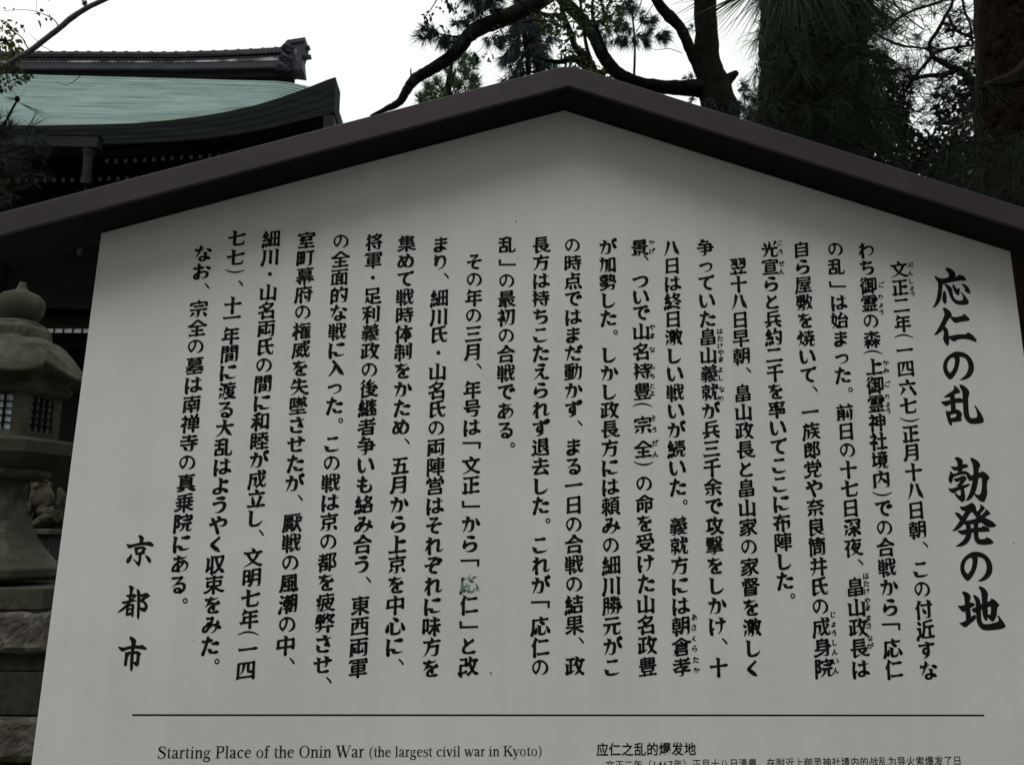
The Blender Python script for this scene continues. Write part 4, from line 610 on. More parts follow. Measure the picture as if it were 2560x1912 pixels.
TITLE = {
'応': (2320, 660, 13.767, ["600 170 640 130 700 130 850 215 930 310 940 400 920 450 930 560 720 570 690 470 725 400 715 330 650 260","225 400 330 470 440 510 600 500 690 470 930 450 1000 440 1040 390 1095 375 1180 400 1260 460 1320 550 1290 565 1050 575 850 610 600 660 520 690 485 740 480 950 450 1170 380 1340 270 1460 140 1530 240 1380 300 1180 340 970 355 750 345 620 270 530 235 460","520 960 555 930 590 945 620 1050 640 1180 630 1330 595 1380 550 1360 500 1260 490 1180","575 680 690 730 790 800 835 910 840 1040 890 1170 970 1250 1090 1275 1210 1240 1200 1110 1170 1030 1110 970 1120 965 1210 1030 1310 1150 1380 1270 1400 1330 1370 1380 1200 1410 1060 1400 940 1360 820 1240 740 1080 700 950 650 830 560 710","850 700 905 740 950 840 985 870 1095 830 1060 1075 1020 1080 940 1010 880 900 845 800","1150 680 1240 695 1350 770 1430 890 1450 1010 1400 1020 1260 930 1280 880 1250 800 1160 710"]),
'仁': (2330, 760, 13.767, ["380 130 420 125 560 195 660 310 680 430 600 480 520 590 450 740 380 870 270 980 150 1060 60 1075 180 910 270 740 360 560 420 420 435 310 380 200","440 770 520 850 560 960 575 1160 585 1260 560 1430 530 1430 450 1350 365 1170 400 1130 410 1080 400 940 380 860","610 440 680 440 800 465 940 440 1070 395 1060 350 1100 350 1200 420 1300 530 1270 570 1100 590 960 610 860 650 770 640 700 570 640 475","570 1110 750 1080 900 1045 1150 1050 1200 1025 1215 980 1300 1010 1420 1090 1540 1250 1510 1305 1400 1260 1230 1205 1080 1190 900 1210 830 1245 780 1290 720 1280 600 1190 570 1170"]),
'の': (2340, 860, 13.767, ["750 265 660 265 520 330 370 450 270 600 240 780 260 930 330 1080 420 1180 490 1230 490 990 420 950 370 820 375 680 430 560 510 480 580 455 640 460 700 440 760 400","490 1230 600 1130 700 980 770 800 815 560 810 440 700 380 620 450 655 530 650 680 610 830 550 940 490 990","660 265 760 265 880 275 1000 320 1130 410 1230 540 1290 690 1300 850 1260 1010 1160 1130 1020 1210 900 1235 815 1225 900 1180 1020 1070 1100 920 1125 780 1100 630 1030 500 920 440 810 430 700 440"]),
'乱': (2350, 955, 13.767, ["470 110 580 180 660 270 690 360 650 380 580 385 490 430 320 500 220 530 120 520 300 390 430 310 490 240","330 480 480 440 510 520 515 700 530 850 540 980 380 1000 375 780 355 620","45 680 160 660 360 620 510 580 640 545 720 560 800 600 800 705 520 705 370 750 280 790 220 830 120 780 50 710","215 975 280 1015 350 1100 345 1180 370 1250 400 1390 410 1490 370 1490 310 1420 240 1220 200 1070","280 1015 400 990 520 960 600 940 700 1010 770 1120 700 1230 760 1320 600 1350 400 1380 300 1300 370 1250 480 1225 560 1190 570 1075 450 1090 340 1130 250 1080","670 95 740 90 880 170 980 280 1015 390 960 490 965 800 980 1060 1015 1210 1080 1250 1180 1250 1270 1215 1290 1130 1240 930 1180 815 1205 805 1330 970 1430 1120 1500 1290 1500 1370 1420 1410 1150 1435 1010 1410 900 1310 820 1150 800 900 785 560 770 340 730 250 680 170"]),
'勃': (2360, 1135, 13.767, ["365 130 430 100 520 115 620 190 650 250 630 340 620 560 640 640 480 660 480 560 475 400 460 260 400 190","230 420 340 440 470 430 640 370 700 340 780 350 835 410 800 450 640 495 470 545 370 570 290 510","215 585 260 620 320 690 470 640 560 600 700 575 790 600 860 660 920 740 1000 880 920 920 840 890 790 780 770 700 700 685 600 690 450 730 310 790 290 860 270 970 225 1010 190 960 145 860 190 740 205 660","335 840 440 830 560 780 655 735 760 780 760 880 690 960 610 1070 500 1090 480 1050 520 1000 575 910 500 930 430 955 370 910","430 1040 500 1050 600 1060 660 1120 700 1270 725 1490 710 1580 650 1640 600 1630 480 1530 390 1410 350 1300 370 1280 440 1380 520 1430 570 1420 585 1320 560 1200 470 1110","145 1170 240 1190 340 1170 470 1125 700 1060 880 1010 880 1060 690 1175 540 1215 420 1270 330 1345 250 1310 180 1240","905 125 960 130 1100 195 1200 280 1255 400 1190 480 1180 640 1175 820 1150 1000 1110 1190 1050 1350 960 1490 850 1580 745 1605 840 1440 910 1250 960 1050 1000 880 1020 700 1010 470 980 310 920 200","860 770 920 740 1030 700 1180 640 1290 620 1280 580 1380 620 1500 710 1570 830 1490 890 1465 1010 1470 1200 1480 1350 1430 1530 1370 1640 1260 1620 1150 1530 1040 1400 1060 1350 1120 1400 1200 1410 1260 1370 1300 1210 1310 1000 1300 800 1170 820 1000 890 850 880"]),
'発': (2375, 1250, 13.767, ["325 215 440 230 580 180 720 95 770 95 850 160 890 250 885 310 940 400 1010 480 1080 530 1200 600 1400 700 1520 780 1590 880 1530 910 1370 940 1230 890 1100 770 1000 700 920 610 840 500 760 395 700 430 620 540 540 690 480 800 380 920 250 1010 170 1050 80 1065 180 940 290 780 400 620 480 460 540 370 440 360 370 300","165 430 250 420 330 470 430 560 540 700 560 780 470 820 350 680 220 520","1030 140 1130 190 1200 270 1100 390 1020 490 940 400 1010 320 1050 240","1225 300 1310 360 1390 470 1280 520 1150 600 1060 540 1150 440 1220 380","480 800 560 700 700 690 930 620 1080 560 1150 600 1200 700 1090 770 960 780 690 825 540 850","250 1040 380 1040 560 1000 800 960 960 945 1090 930 1100 885 1220 910 1330 960 1370 1060 1200 1075 980 1085 800 1100 560 1155 450 1190 350 1150","540 800 690 800 710 950 735 1100 720 1230 670 1370 570 1490 400 1585 180 1580 340 1490 480 1350 550 1210 560 1000","810 800 960 780 960 1000 965 1180 980 1300 1030 1345 1120 1345 1210 1330 1245 1275 1330 1300 1410 1350 1495 1445 1450 1490 1300 1520 1100 1525 960 1500 870 1420 820 1290 820 1000"]),
'地': (2390, 1460, 12.708, ["185 240 240 225 340 250 430 320 470 410 440 470 425 570 440 740 450 880 475 1040 440 1150 320 1150 315 1000 300 860 285 640 270 480 265 390","50 670 130 690 280 660 440 580 510 570 605 640 560 690 440 750 300 855 230 875 150 820","105 1225 210 1210 330 1140 470 1040 600 960 640 1040 580 1140 430 1250 310 1365 230 1340","545 330 610 350 720 430 765 530 780 700 785 900 790 1080 830 1240 920 1270 1060 1265 1200 1230 1350 1190 1360 1090 1310 980 1340 985 1450 1130 1570 1310 1560 1350 1450 1410 1200 1440 950 1460 830 1430 700 1300 650 1120 640 900 635 650 610 510 560 400","710 70 790 65 920 140 1010 280 1000 380 985 560 1000 760 1000 960 980 1150 940 1155 870 1060 835 870 830 640 820 430 800 240 750 150","490 800 560 750 640 720 780 640 980 560 1090 540 1110 450 1200 480 1290 560 1370 660 1350 690 1295 730 1290 940 1240 1090 1170 1185 1110 1150 1000 1040 980 940 1090 970 1110 830 1110 690 1000 715 780 800 640 910 540 870"]),
'京': (285, 1325, 12.708, ["775 180 820 145 900 180 955 250 915 370 900 460 790 430 830 350 830 280","395 430 480 460 600 450 800 400 930 380 1110 370 1130 355 1220 410 1270 470 1225 515 1100 485 930 460 700 495 570 540 490 580 440 540","650 550 720 540 750 620 750 780 690 785 675 700","650 545 800 520 930 505 1030 575 960 680 990 740 860 770 740 780 740 710 830 700 890 660 905 580 840 580 740 620","780 760 870 760 855 1000 800 1140 770 1135 610 910 640 920 720 1000 780 990 795 880","540 745 580 800 560 900 490 1020 430 1050 385 1000 420 900 500 830","985 790 1080 820 1150 890 1185 980 1140 1040 1090 1000 1040 900"]),
'都': (280, 1450, 13.767, ["575 185 680 185 765 260 720 330 690 460 670 640 600 700 580 640 610 480 620 290","480 500 600 500 740 455 830 500 740 560 600 580 530 580","330 730 450 725 600 680 700 660 880 700 700 735 540 770 380 815","830 480 850 530 740 640 600 800 480 950 350 1050 190 1115 250 1040 400 920 560 760 700 620","500 880 580 860 570 1000 550 1110 545 1210 500 1220 475 1180 490 1000","560 830 700 795 775 850 745 1000 740 1230 710 1260 680 1250 665 1150 665 1000 690 870 570 900","550 970 670 950 670 1000 550 1030","540 1120 670 1100 670 1180 510 1215","850 300 900 310 970 390 975 600 960 900 950 1100 940 1270 910 1340 885 1335 860 1240 870 1000 875 700 870 420","820 500 980 490 1120 450 1190 420 1310 520 1270 570 1190 610 1100 690 1180 770 1250 900 1150 1080 1080 1080 950 990 950 900 1060 960 1145 900 1110 800 1020 740 960 740 980 660 1105 540 980 580"]),
'市': (275, 1575, 13.767, ["670 240 700 210 790 235 880 310 905 380 870 490 835 640 815 800 800 1050 790 1260 760 1390 715 1390 695 1250 700 1000 730 750 745 500 740 370 680 300","280 560 350 560 430 600 680 545 760 510 1060 525 1090 485 1200 560 1265 620 1240 660 1050 635 850 610 730 625 540 670 430 735 340 660","520 760 720 725 830 720 830 800 720 800 640 850 600 980 570 1220 490 1225 490 1120 520 950","800 720 960 705 1080 800 1020 860 1010 1010 990 1180 920 1240 880 1220 800 1110 820 1080 910 1070 925 800 820 810"]),
}
for _k, _t in list(TITLE.items()):
    _ps = []
    for _s in _t[3]:
        _q = [float(a) for a in _s.split()]
        _ps.append([(_q[i], _q[i + 1]) for i in range(0, len(_q), 2)])
    TITLE[_k] = (_t[0], _t[1], _t[2], _ps)

# ================================================================== THE NOTICE BOARD
AX, SL = 0.1180, 0.3115              # apex x, roof slope
sign = thing("notice_board", "off-white gabled notice board with brown roof edge covered in vertical Japanese text",
             "notice board", (AX, 0, 0))
SP = Matrix.Translation((-AX, 0, 0))


def on_sign(ob, parent=None):
    """children are modelled in world coordinates; shift them into the sign's frame"""
    ob.data.transform(SP)
    return ob


def board_x(z, side):
    return AX + side * (0.661 + (1.968 - z) * 0.0345)


zb = 0.98
zt = 1.968
top_l = 2.1765 - 0.661 * SL
board_poly = [(board_x(zb, -1), zb), (board_x(zb, 1), zb), (board_x(top_l, 1), top_l), (AX, 2.1765),
              (board_x(top_l, -1), top_l)]
mb = MB().prism(board_poly, 0.0, 0.026)
board = mb.build("board", M['board'], sign)
on_sign(board)
bevel(board, 0.0015, 2)
# roof: two sloping slabs, metal clad on the front, dark beneath
HW, T = 0.80, 0.0335
Y0, Y1 = -0.070, 0.034


def roof_z(x):
    return 2.1765 - abs(x - AX) * SL


def strip(dz0, dz1, y0, y1, hw=HW, rnd=False):
    xs = [AX - hw, AX, AX + hw]
    up = [(x, roof_z(x) + dz1) for x in xs]
    if rnd:
        k = 0.022
        za = roof_z(AX) + dz1
        up = [up[0], (AX - k, za - k * SL), (AX - k * .4, za - k * SL * .55), (AX + k * .4, za - k * SL * .55),
              (AX + k, za - k * SL), up[2]]
    lo = [(x, roof_z(x) + dz0) for x in xs]
    return MB().prism(lo + up[::-1], y0, y1)


fascia = strip(0.0, T, Y0, Y0 + 0.006, rnd=True).build("fascia", M['fascia'], sign)
on_sign(fascia)
bevel(fascia, 0.0016, 3)
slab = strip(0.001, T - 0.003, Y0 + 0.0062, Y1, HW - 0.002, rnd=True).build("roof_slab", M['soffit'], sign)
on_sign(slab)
cap = strip(T - 0.0028, T + 0.0005, Y0 + 0.0064, Y1 + 0.004, rnd=True).build("roof_cladding", M['fascia'], sign)
on_sign(cap)
for sx in (-1, 1):
    q = MB().box(AX + sx * 0.50 - 0.045, AX + sx * 0.50 + 0.045, 0.0275, 0.115, 0.0, 1.97).build("post", M['postwood'], sign)
    on_sign(q)
    bevel(q, 0.006)
rail = MB().box(AX - 0.74, AX + 0.74, -0.018, 0.0265, 0.90, 0.978).build("bottom_rail", M['postwood'], sign)
on_sign(rail)
bevel(rail, 0.004)


# ------------------------------------------------------------------ brush lettering
def resample(P, step):
    o = [P[0]]
    for a, b in zip(P, P[1:]):
        L = math.dist(a, b)
        n = max(1, int(L / step + .5))
        for k in range(1, n + 1):
            o.append((a[0] + (b[0] - a[0]) * k / n, a[1] + (b[1] - a[1]) * k / n))
    return o


def soften(P, closed=False, lim=.35, k=.28):
    n = len(P)
    if n < 3:
        return list(P)
    o = [] if closed else [P[0]]
    for i in (range(n) if closed else range(1, n - 1)):
        a, b, c = P[i - 1], P[i], P[(i + 1) % n]
        v = (b[0] - a[0], b[1] - a[1])
        w = (c[0] - b[0], c[1] - b[1])
        cs = (v[0] * w[0] + v[1] * w[1]) / ((math.hypot(*v) or 1e-9) * (math.hypot(*w) or 1e-9))
        if cs > lim:
            o.append((b[0] - v[0] * k, b[1] - v[1] * k))
            o.append((b[0] + w[0] * k, b[1] + w[1] * k))
        else:
            o.append(b)
    if not closed:
        o.append(P[-1])
    return o


def octagon(c, h, n=8):
    return [(c[0] + h * math.cos(k * 2 * math.pi / n + .3), c[1] + h * math.sin(k * 2 * math.pi / n + .3)) for k in range(n)]


def brush(P, f0, f1, W):
    """polygons of one brush stroke of varying width along P; f0,f1 mark free ends"""
    P = [tuple(p) for p in P]
    P = soften(soften(P))
    tot = sum(math.dist(a, b) for a, b in zip(P, P[1:]))
    if tot < W * .9:
        cx = sum(p[0] for p in P) / len(P)
        cy_ = sum(p[1] for p in P) / len(P)
        P = [(cx - W * .45, cy_ + W * .5), (cx + W * .35, cy_ - W * .4)]
        tot = math.dist(*P)
    P = resample(P, min(W * .42, tot / 4))
    n = len(P)
    S = [0]
    for a, b in zip(P, P[1:]):
        S.append(S[-1] + math.dist(a, b))
    Tt = S[-1]
    D = []
    for i in range(n):
        a = P[max(0, i - 1)]
        b = P[min(n - 1, i + 1)]
        l = math.dist(a, b) or 1e-9
        D.append(((b[0] - a[0]) / l, (b[1] - a[1]) / l))
    e = D[max(0, n - 3)]
    hooked = f1 and (e[1] > .45 or e[0] < -.55 and e[1] > -.3 and Tt > 2.5 * W)
    leftfall = f1 and e[0] < -.3 and e[1] < -.15
    rightfall = f1 and e[0] > .45 and e[1] < -.42 and Tt > 3.2 * W
    horiz = f1 and e[0] > .85 and abs(e[1]) < .4
    dot = Tt < 3 * W and f0 and f1
    hw = []
    for i in range(n):
        dx, dy = D[i]
        u = S[i]
        r = Tt - u
        b = .74 + .34 * abs(dy) ** 1.3
        if dx * dy < 0:
            b += .14 * min(1, 2 * abs(dx * dy))
        if dot:
            t = u / Tt
            b = (.55 + 1.15 * t if not leftfall else 1.35 - t) * (1 if t < .85 else 1 - (t - .85) * 2)
            hw.append(b * W / 2)
            continue
        if f0:
            b *= 1 + .34 * math.exp(-(u / (W * .75)) ** 2)
        if f1:
            if hooked:
                b *= .16 + .95 * min(1, r / (W * 2.2))
            elif leftfall:
                b *= .2 + .85 * min(1, r / min(Tt * .75, W * 6)) ** .8
            elif rightfall:
                t = u / Tt
                b *= (.75 + .95 * t) if r > W * 1.5 else (.75 + .95 * t) * (.12 + .88 * r / (W * 1.5))
            elif horiz:
                b *= 1 + .55 * math.exp(-((r - W * .45) / (W * .6)) ** 2) - .35 * math.exp(-(r / (W * .3)) ** 2)
            else:
                b *= 1 + .16 * math.exp(-(r / (W * .8)) ** 2)
        hw.append(b * W / 2)
    L, Rr = [], []
    for i in range(n):
        x, y = P[i]
        dx, dy = D[i]
        h = hw[i]
        L.append((x - dy * h, y + dx * h))
        Rr.append((x + dy * h, y - dx * h))
    if f0 and not dot:
        dx, dy = D[0]
        h = hw[0]
        if abs(dx) > abs(dy):
            L[0] = (L[0][0] - h * .5, L[0][1] + h * .15)
        else:
            L[0] = (L[0][0], L[0][1] - h * .2)
            Rr[0] = (Rr[0][0] - h * .35, Rr[0][1] + h * .3)
    polys = [L + Rr[::-1]] if False else [(L[i], L[i + 1], Rr[i + 1], Rr[i]) for i in range(n - 1)]
    if not f0:
        polys.append(octagon(P[0], hw[0]))
    if not (hooked or leftfall or rightfall):
        polys.append(octagon(P[-1], hw[-1]))
    for i in range(2, n - 2):
        a, b = D[i - 1], D[i + 1]
        if a[0] * b[0] + a[1] * b[1] < .45:
            polys.append(octagon(P[i], max(hw[i], hw[i - 1], hw[i + 1]) * 1.12))
    return polys


GLYPH = {}
for line in STROKES.split("\n"):
    c, rest = line[0], line[1:]
    ss = []
    for s in rest.split("|"):
        q = [(ord(ch) - 0x100) / 180.0 - .12 for ch in s[2:]]
        ss.append(([(q[i], q[i + 1]) for i in range(0, len(q), 2)], int(s[0]), int(s[1])))
    GLYPH[c] = ss
KANA = set("ぁあぃいぅうぇえぉおかがきぎくぐけげこごさざしじすずせぜそぞただちっつづてでとどなにぬねのはばぱひびぴふへほまみむめもゃやゅゆょよらりるれろわをん")
_cache = {}


def glyph_polys(ch, W):
    """list of strokes, each a list of polygons, in em units around the cell centre"""
    key = (ch, W)
    if key in _cache:
        return _cache[key]
    res = []
    if ch == '、':
        res = [[[(.20, .40), (.27, .40), (.42, .27), (.50, .13), (.47, .09), (.40, .11), (.33, .22), (.22, .33)]]]
    elif ch == '。':
        ring = []
        for k in range(14):
            a, b = 2 * math.pi * k / 14, 2 * math.pi * (k + 1) / 14
            ring.append([(.38 + .13 * math.cos(a), .22 + .14 * math.sin(a)), (.38 + .13 * math.cos(b), .22 + .14 * math.sin(b)),
                         (.38 + .065 * math.cos(b), .22 + .07 * math.sin(b)), (.38 + .065 * math.cos(a), .22 + .07 * math.sin(a))])
        res = [ring]
    elif ch == '・':
        res = [[octagon((.02, 0), .115, 12)]]
    elif ch in '（）':
        s = 1 if ch == '（' else -1
        pts = [(x, s * (.16 * (1 - (x / .53) ** 2) - .07)) for x in np.linspace(-.53, .53, 15)]
        q = []
        for i in range(14):
            w0 = .022 + .026 * (1 - (pts[i][0] / .53) ** 2)
            w1 = .022 + .026 * (1 - (pts[i + 1][0] / .53) ** 2)
            q.append([(pts[i][0], pts[i][1] + w0), (pts[i + 1][0], pts[i + 1][1] + w1),
                      (pts[i + 1][0], pts[i + 1][1] - w1), (pts[i][0], pts[i][1] - w0)])
        res = [q]
    elif ch == '「':
        res = [[[(-.50, .20), (.50, .235), (.50, .12), (-.47, .085)]], [[(.37, .14), (.50, .14), (.49, -.13), (.42, -.16), (.37, -.12)]]]
    elif ch == '」':
        res = [[[(-.46, -.19), (.50, -.16), (.48, -.05), (-.46, -.075)]], [[(-.46, -.1), (-.33, -.1), (-.33, .15), (-.44, .19), (-.48, .13)]]]
    elif ch == 'の' :
        sx, sy2 = 1 / 1060.0 * .84, 1 / 970.0 * .73
        thin = W < .2
        for poly in TITLE['の'][3]:
            res.append([[((x - 770) * sx, (750 - y) * sy2) for x, y in soften(poly, True)]])
    else:
        ln = sum(sum(math.dist(a, b) for a, b in zip(P, P[1:])) for P, _, _ in GLYPH[ch])
        Wg = W * min(1.24, max(.56, 1.36 - .064 * ln))
        kan = ch not in KANA
        s = 1.02
        for P, a, b in GLYPH[ch]:
            Q = [((x - .5) * s, (y - .38 + .13 * (x - .5)) * s) for x, y in P]
            res.append(brush(Q, a, b, Wg * s))
    _cache[key] = res
    return res


class Ink:
    """flat lettering a hair in front of the board: every stroke on a layer of its own"""
    def __init__(self):
        self.v, self.f, self.k = [], [], 0

    def poly(self, pts, layer=None):
        y = -(0.00025 + (self.k % 9) * 0.00002) if layer is None else layer
        n = len(self.v)
        self.v += [(x, y, z) for x, z in pts]
        if len(pts) <= 4 or len(pts) in (8, 12):
            self.f.append(tuple(range(n, n + len(pts))))
        else:
            for t in tessellate_polygon([[Vector((x, z, 0)) for x, z in pts]]):
                self.f.append(tuple(n + i for i in t))

    def glyph(self, ch, cx, cz, em, W):
        for stroke in glyph_polys(ch, W):
            self.k += 1
            for p in stroke:
                self.poly([(cx + x * em, cz + y * em) for x, y in p])

    def build(self, name, mat=None):
        ob = mesh_obj(name, self.v, self.f, mat or M['ink'], board)
        return on_sign(ob)


def bpos(px, py):
    p = at(px, py, 0.0)
    return p.x, p.z


def fatten(P, d):
    """push a closed outline outward by d"""
    ar = sum(P[i - 1][0] * P[i][1] - P[i][0] * P[i - 1][1] for i in range(len(P)))
    sg = 1 if ar > 0 else -1
    o = []
    for i in range(len(P)):
        a, b = P[i - 1], P[(i + 1) % len(P)]
        l = math.dist(a, b) or 1e-9
        o.append((P[i][0] + sg * (b[1] - a[1]) / l * d, P[i][1] - sg * (b[0] - a[0]) / l * d))
    return o


EM = 0.0262
cell = lambda c: .5 if c in '（）' else 1.0
COLUMNS = [
    ("文正二年（一四六七）正月十八日朝、この付近すな", (2249, 674), (2318, 1675)),
    ("わち御霊の森（上御霊神社境内）での合戦から「応仁", (2165.5, 625), (2234, 1670)),
    ("の乱」は始まった。前日の十七日深夜、畠山政長は", (2086, 623), (2153, 1670)),
    ("自ら屋敷を焼いて、一族郎党や奈良筒井氏の成身院", (2004, 623), (2059, 1668)),
    ("光宣らと兵約二千を率いてここに布陣した。", (1923, 623), (1965, 1500)),
    ("翌十八日早朝、畠山政長と畠山家の家督を激しく", (1843.5, 665), (1886, 1670)),
    ("争っていた畠山義就が兵三千余で攻撃をしかけ、十", (1762, 619), (1798, 1666)),
    ("八日は終日激しい戦いが続いた。義就方には朝倉孝", (1678, 620), (1706, 1666)),
    ("景、ついで山名持豊（宗全）の命を受けた山名政豊", (1597, 619), (1621, 1664)),
    ("が加勢した。しかし政長方には頼みの細川勝元がこ", (1518, 617), (1532, 1666)),
    ("の時点ではまだ動かず、まる一日の合戦の結果、政", (1431, 613), (1437, 1664)),
    ("長方は持ちこたえられず退去した。これが「応仁の", (1353, 612), (1350, 1667)),
    ("乱」の最初の合戦である。", (1268, 612), (1263, 1122)),
    ("その年の三月、年号は「文正」から「応仁」と改", (1188, 654), (1168, 1664)),
    ("まり、細川氏・山名氏の両陣営はそれぞれに味方を", (1105, 611), (1074, 1668)),
    ("集めて戦時体制をかため、五月から上京を中心に、", (1020, 608), (981, 1666)),
    ("将軍・足利義政の後継者争いも絡み合う、東西両軍", (934, 605), (897, 1668)),
    ("の全面的な戦に入った。この戦は京の都を疲弊させ、", (855, 603), (803, 1712)),
    ("室町幕府の権威を失墜させたが、厭戦の風潮の中、", (768, 600), (711, 1664)),
    ("細川・山名両氏の間に和睦が成立し、文明七年（一四", (679, 597), (616, 1674)),
    ("七七）、十一年間に渡る大乱はようやく収束をみた。", (593, 595), (522, 1664)),
    ("なお、宗全の墓は南禅寺の真乗院にある。", (506, 634), (444, 1512)),
]
# measured row heights (photograph pixels) inside unevenly set columns
ROWS = {
    8: {0: 619, 1: 655, 2: 703, 3: 742, 4: 781, 5: 828, 6: 878, 7: 927, 8: 977, 9: 1013, 10: 1062, 11: 1121,
        12: 1157, 13: 1208, 22: 1664},
    20: {0: 595, 1: 643, 2: 677, 3: 719, 4: 762, 5: 794, 6: 838, 23: 1664},
}
for ci, (txt, a, b) in enumerate(COLUMNS):
    ink = Ink()
    xa, za = bpos(*a)
    xb, zb_ = bpos(*b)
    pos = [0.0]
    for p, q in zip(txt, txt[1:]):
        pos.append(pos[-1] + (cell(p) + cell(q)) / 2)
    zs = [za + (zb_ - za) * p / pos[-1] for p in pos]
    if ci in ROWS:
        r = ROWS[ci]
        ks = sorted(r)
        kz = [bpos(a[0] + (b[0] - a[0]) * (r[k] - a[1]) / (b[1] - a[1]), r[k])[1] for k in ks]
        kp = [pos[k] for k in ks]
        zs = [float(np.interp(p, kp, kz)) for p in pos]
    xm = (xa + xb) / 2
    for ch, z in zip(txt, zs):
        if ci == 13 and ch == '応':
            wn = Ink()
            wn.glyph(ch, xm, z, EM, .120)
            wob = wn.build("worn_character", M['worn'])
            wob["label"] = "flaking silvery character where the black paint has worn off"
            continue
        x = xm + random.uniform(-.0003, .0003)
        ink.glyph(ch, x, z, EM, .120)
    ink.build("text_column")

RUBY = [
    [("ぶん", 2275, 662, 2276, 683), ("しょう", 2278, 703, 2281, 735)],
    [("ご", 2202.5, 712, 0, 0), ("りょう", 2201.5, 743, 2203.5, 781), ("かみ", 2214, 907, 2215, 926),
     ("ご", 2217.5, 960, 0, 0), ("りょう", 2218.5, 992, 2220.5, 1027)],
    [("はたけ", 2164.5, 1439, 2166.5, 1477), ("やま", 2168.5, 1501, 2169.5, 1518), ("まさ", 2171, 1544, 2172, 1563),
     ("なが", 2143 + 31, 1594, 2143 + 32, 1614)],
    [("じょうしんいん", 2082, 1535, 2090, 1675)],
    [("こう", 1950.5, 608, 1951.5, 630), ("せん", 1954, 659, 1954, 679)],
    [("はたけ", 1799.5, 828, 1800.5, 864), ("やま", 1802, 881, 1802, 898), ("よし", 1800.5, 924, 1802, 944),
     ("なり", 1804, 973, 1803.5, 997)],
    [("あさ", 1736, 1542, 1735, 1567), ("くら", 1736, 1595, 1736, 1620), ("たか", 1739, 1648, 1741, 1674)],
    [("かげ", 1629, 606, 1630, 628), ("やま", 1630.5, 818, 1630.5, 839), ("な", 1630, 874, 0, 0),
     ("もち", 1630.5, 916, 1630.5, 940), ("とよ", 1630.5, 964, 1630, 983), ("そう", 1633.6, 1045, 1635.6, 1074),
     ("ぜん", 1637.7, 1106.6, 1639, 1135)],
]
for grp in RUBY:
    ink = Ink()
    for s, x0, y0, x1, y1 in grp:
        for i, ch in enumerate(s):
            t = i / (len(s) - 1) if len(s) > 1 else 0
            x, z = bpos(x0 + (x1 - x0) * t if len(s) > 1 else x0, y0 + (y1 - y0) * t if len(s) > 1 else y0)
            g = 'ょ' if ch == 'ょ' else ch
            ink.glyph(g, x, z, .0092, .125)
    ink.build("ruby_text")

# the large title and the signature, traced stroke by stroke
for key, name in (("応仁の乱勃発の地", "title_character"), ("京都市", "signature_character")):
    for j, ch in enumerate(key):
        ink = Ink()
        ox, oy, s, polys = TITLE[ch]
        if ch == 'の' and j == 6:                     # second no of the title, lower down the column
            ox, oy, s = 2400.0 - 17.8, 1376.0 - 19.2 + 2, 13.2
        for poly in polys:
            ink.k += 1
            pts = fatten([bpos(ox + x / s, oy + y / s) for x, y in soften(poly, True)], .00035)
            ink.poly(pts)
        ink.build(name)

# ruled line
ink = Ink()
xl, zl = bpos(330, 1795.5)
xr, zr = bpos(2460, 1778.3)
zm = (zl + zr) / 2
ink.poly([(xl, zm - .0011), (xr, zm - .0011), (xr, zm + .0011), (xl, zm + .0011)])
ink.build("ruled_line")


# ------------------------------------------------------------------ serif Latin line, built letter by letter
def crv(pts, ws, n=7):
    C = [(p.x, p.y) for p in catmull([(x, y, 0) for x, y in pts], n)] if len(pts) > 2 else list(pts)
    W = [w * 1.12 + .006 for w in interp(ws if len(ws) > 1 else ws * 2, len(C))]
    o = []
    L, Rr = [], []
    for i in range(len(C)):
        a = C[max(0, i - 1)]
        b = C[min(len(C) - 1, i + 1)]
        l = math.dist(a, b) or 1e-9
        dx, dy = (b[0] - a[0]) / l, (b[1] - a[1]) / l
        h = W[i] / 2
        L.append((C[i][0] - dy * h, C[i][1] + dx * h))
        Rr.append((C[i][0] + dy * h, C[i][1] - dx * h))
    return [[L[i], L[i + 1], Rr[i + 1], Rr[i]] for i in range(len(C) - 1)]


def rc(x0, y0, x1, y1):
    x0, y0, x1, y1 = x0 - .006, y0 - .004, x1 + .006, y1 + .004
    return [[(x0, y0), (x1, y0), (x1, y1), (x0, y1)]]


def ring(cx, cy_, rx, ry, wt, wn, n=24):
    o = []
    for k in range(n):
        q = []
        for kk in (k, k + 1):
            t = 2 * math.pi * kk / n
            q.append((t, (cx + rx * math.cos(t), cy_ + ry * math.sin(t)),
                      (cx + (rx - wt) * math.cos(t), cy_ + (ry - wn) * math.sin(t))))
        o.append([q[0][1], q[1][1], q[1][2], q[0][2]])
    return o


def shift(ps, dx=0, dy=0, sx=1, sy_=1):
    return [[(x * sx + dx, y * sy_ + dy) for x, y in p] for p in ps]


_S = crv([(.44, .50), (.40, .60), (.27, .655), (.13, .60), (.10, .49), (.25, .37), (.41, .27), (.44, .14), (.30, .01), (.13, .03), (.06, .17)],
         [.03, .04, .035, .07, .10, .11, .11, .08, .035, .04, .03]) + rc(.43, .46, .455, .66) + rc(.045, .0, .07, .2)
_n = rc(.08, 0, .165, .45) + rc(.01, 0, .24, .028) + rc(.01, .42, .1, .45) + crv([(.16, .34), (.27, .43), (.37, .39), (.39, .3), (.39, .0)], [.03, .06, .08, .085, .085]) + rc(.31, 0, .48, .028)
_i = rc(.095, 0, .18, .45) + rc(.02, 0, .255, .028) + rc(.02, .42, .1, .45)
_v = crv([(.08, .45), (.245, .0)], [.09]) + crv([(.245, .0), (.40, .45)], [.032]) + rc(.0, .42, .19, .45) + rc(.32, .42, .48, .45)
_par = crv([(.28, .70), (.15, .5), (.11, .27), (.15, .04), (.28, -.16)], [.02, .06, .075, .06, .02])
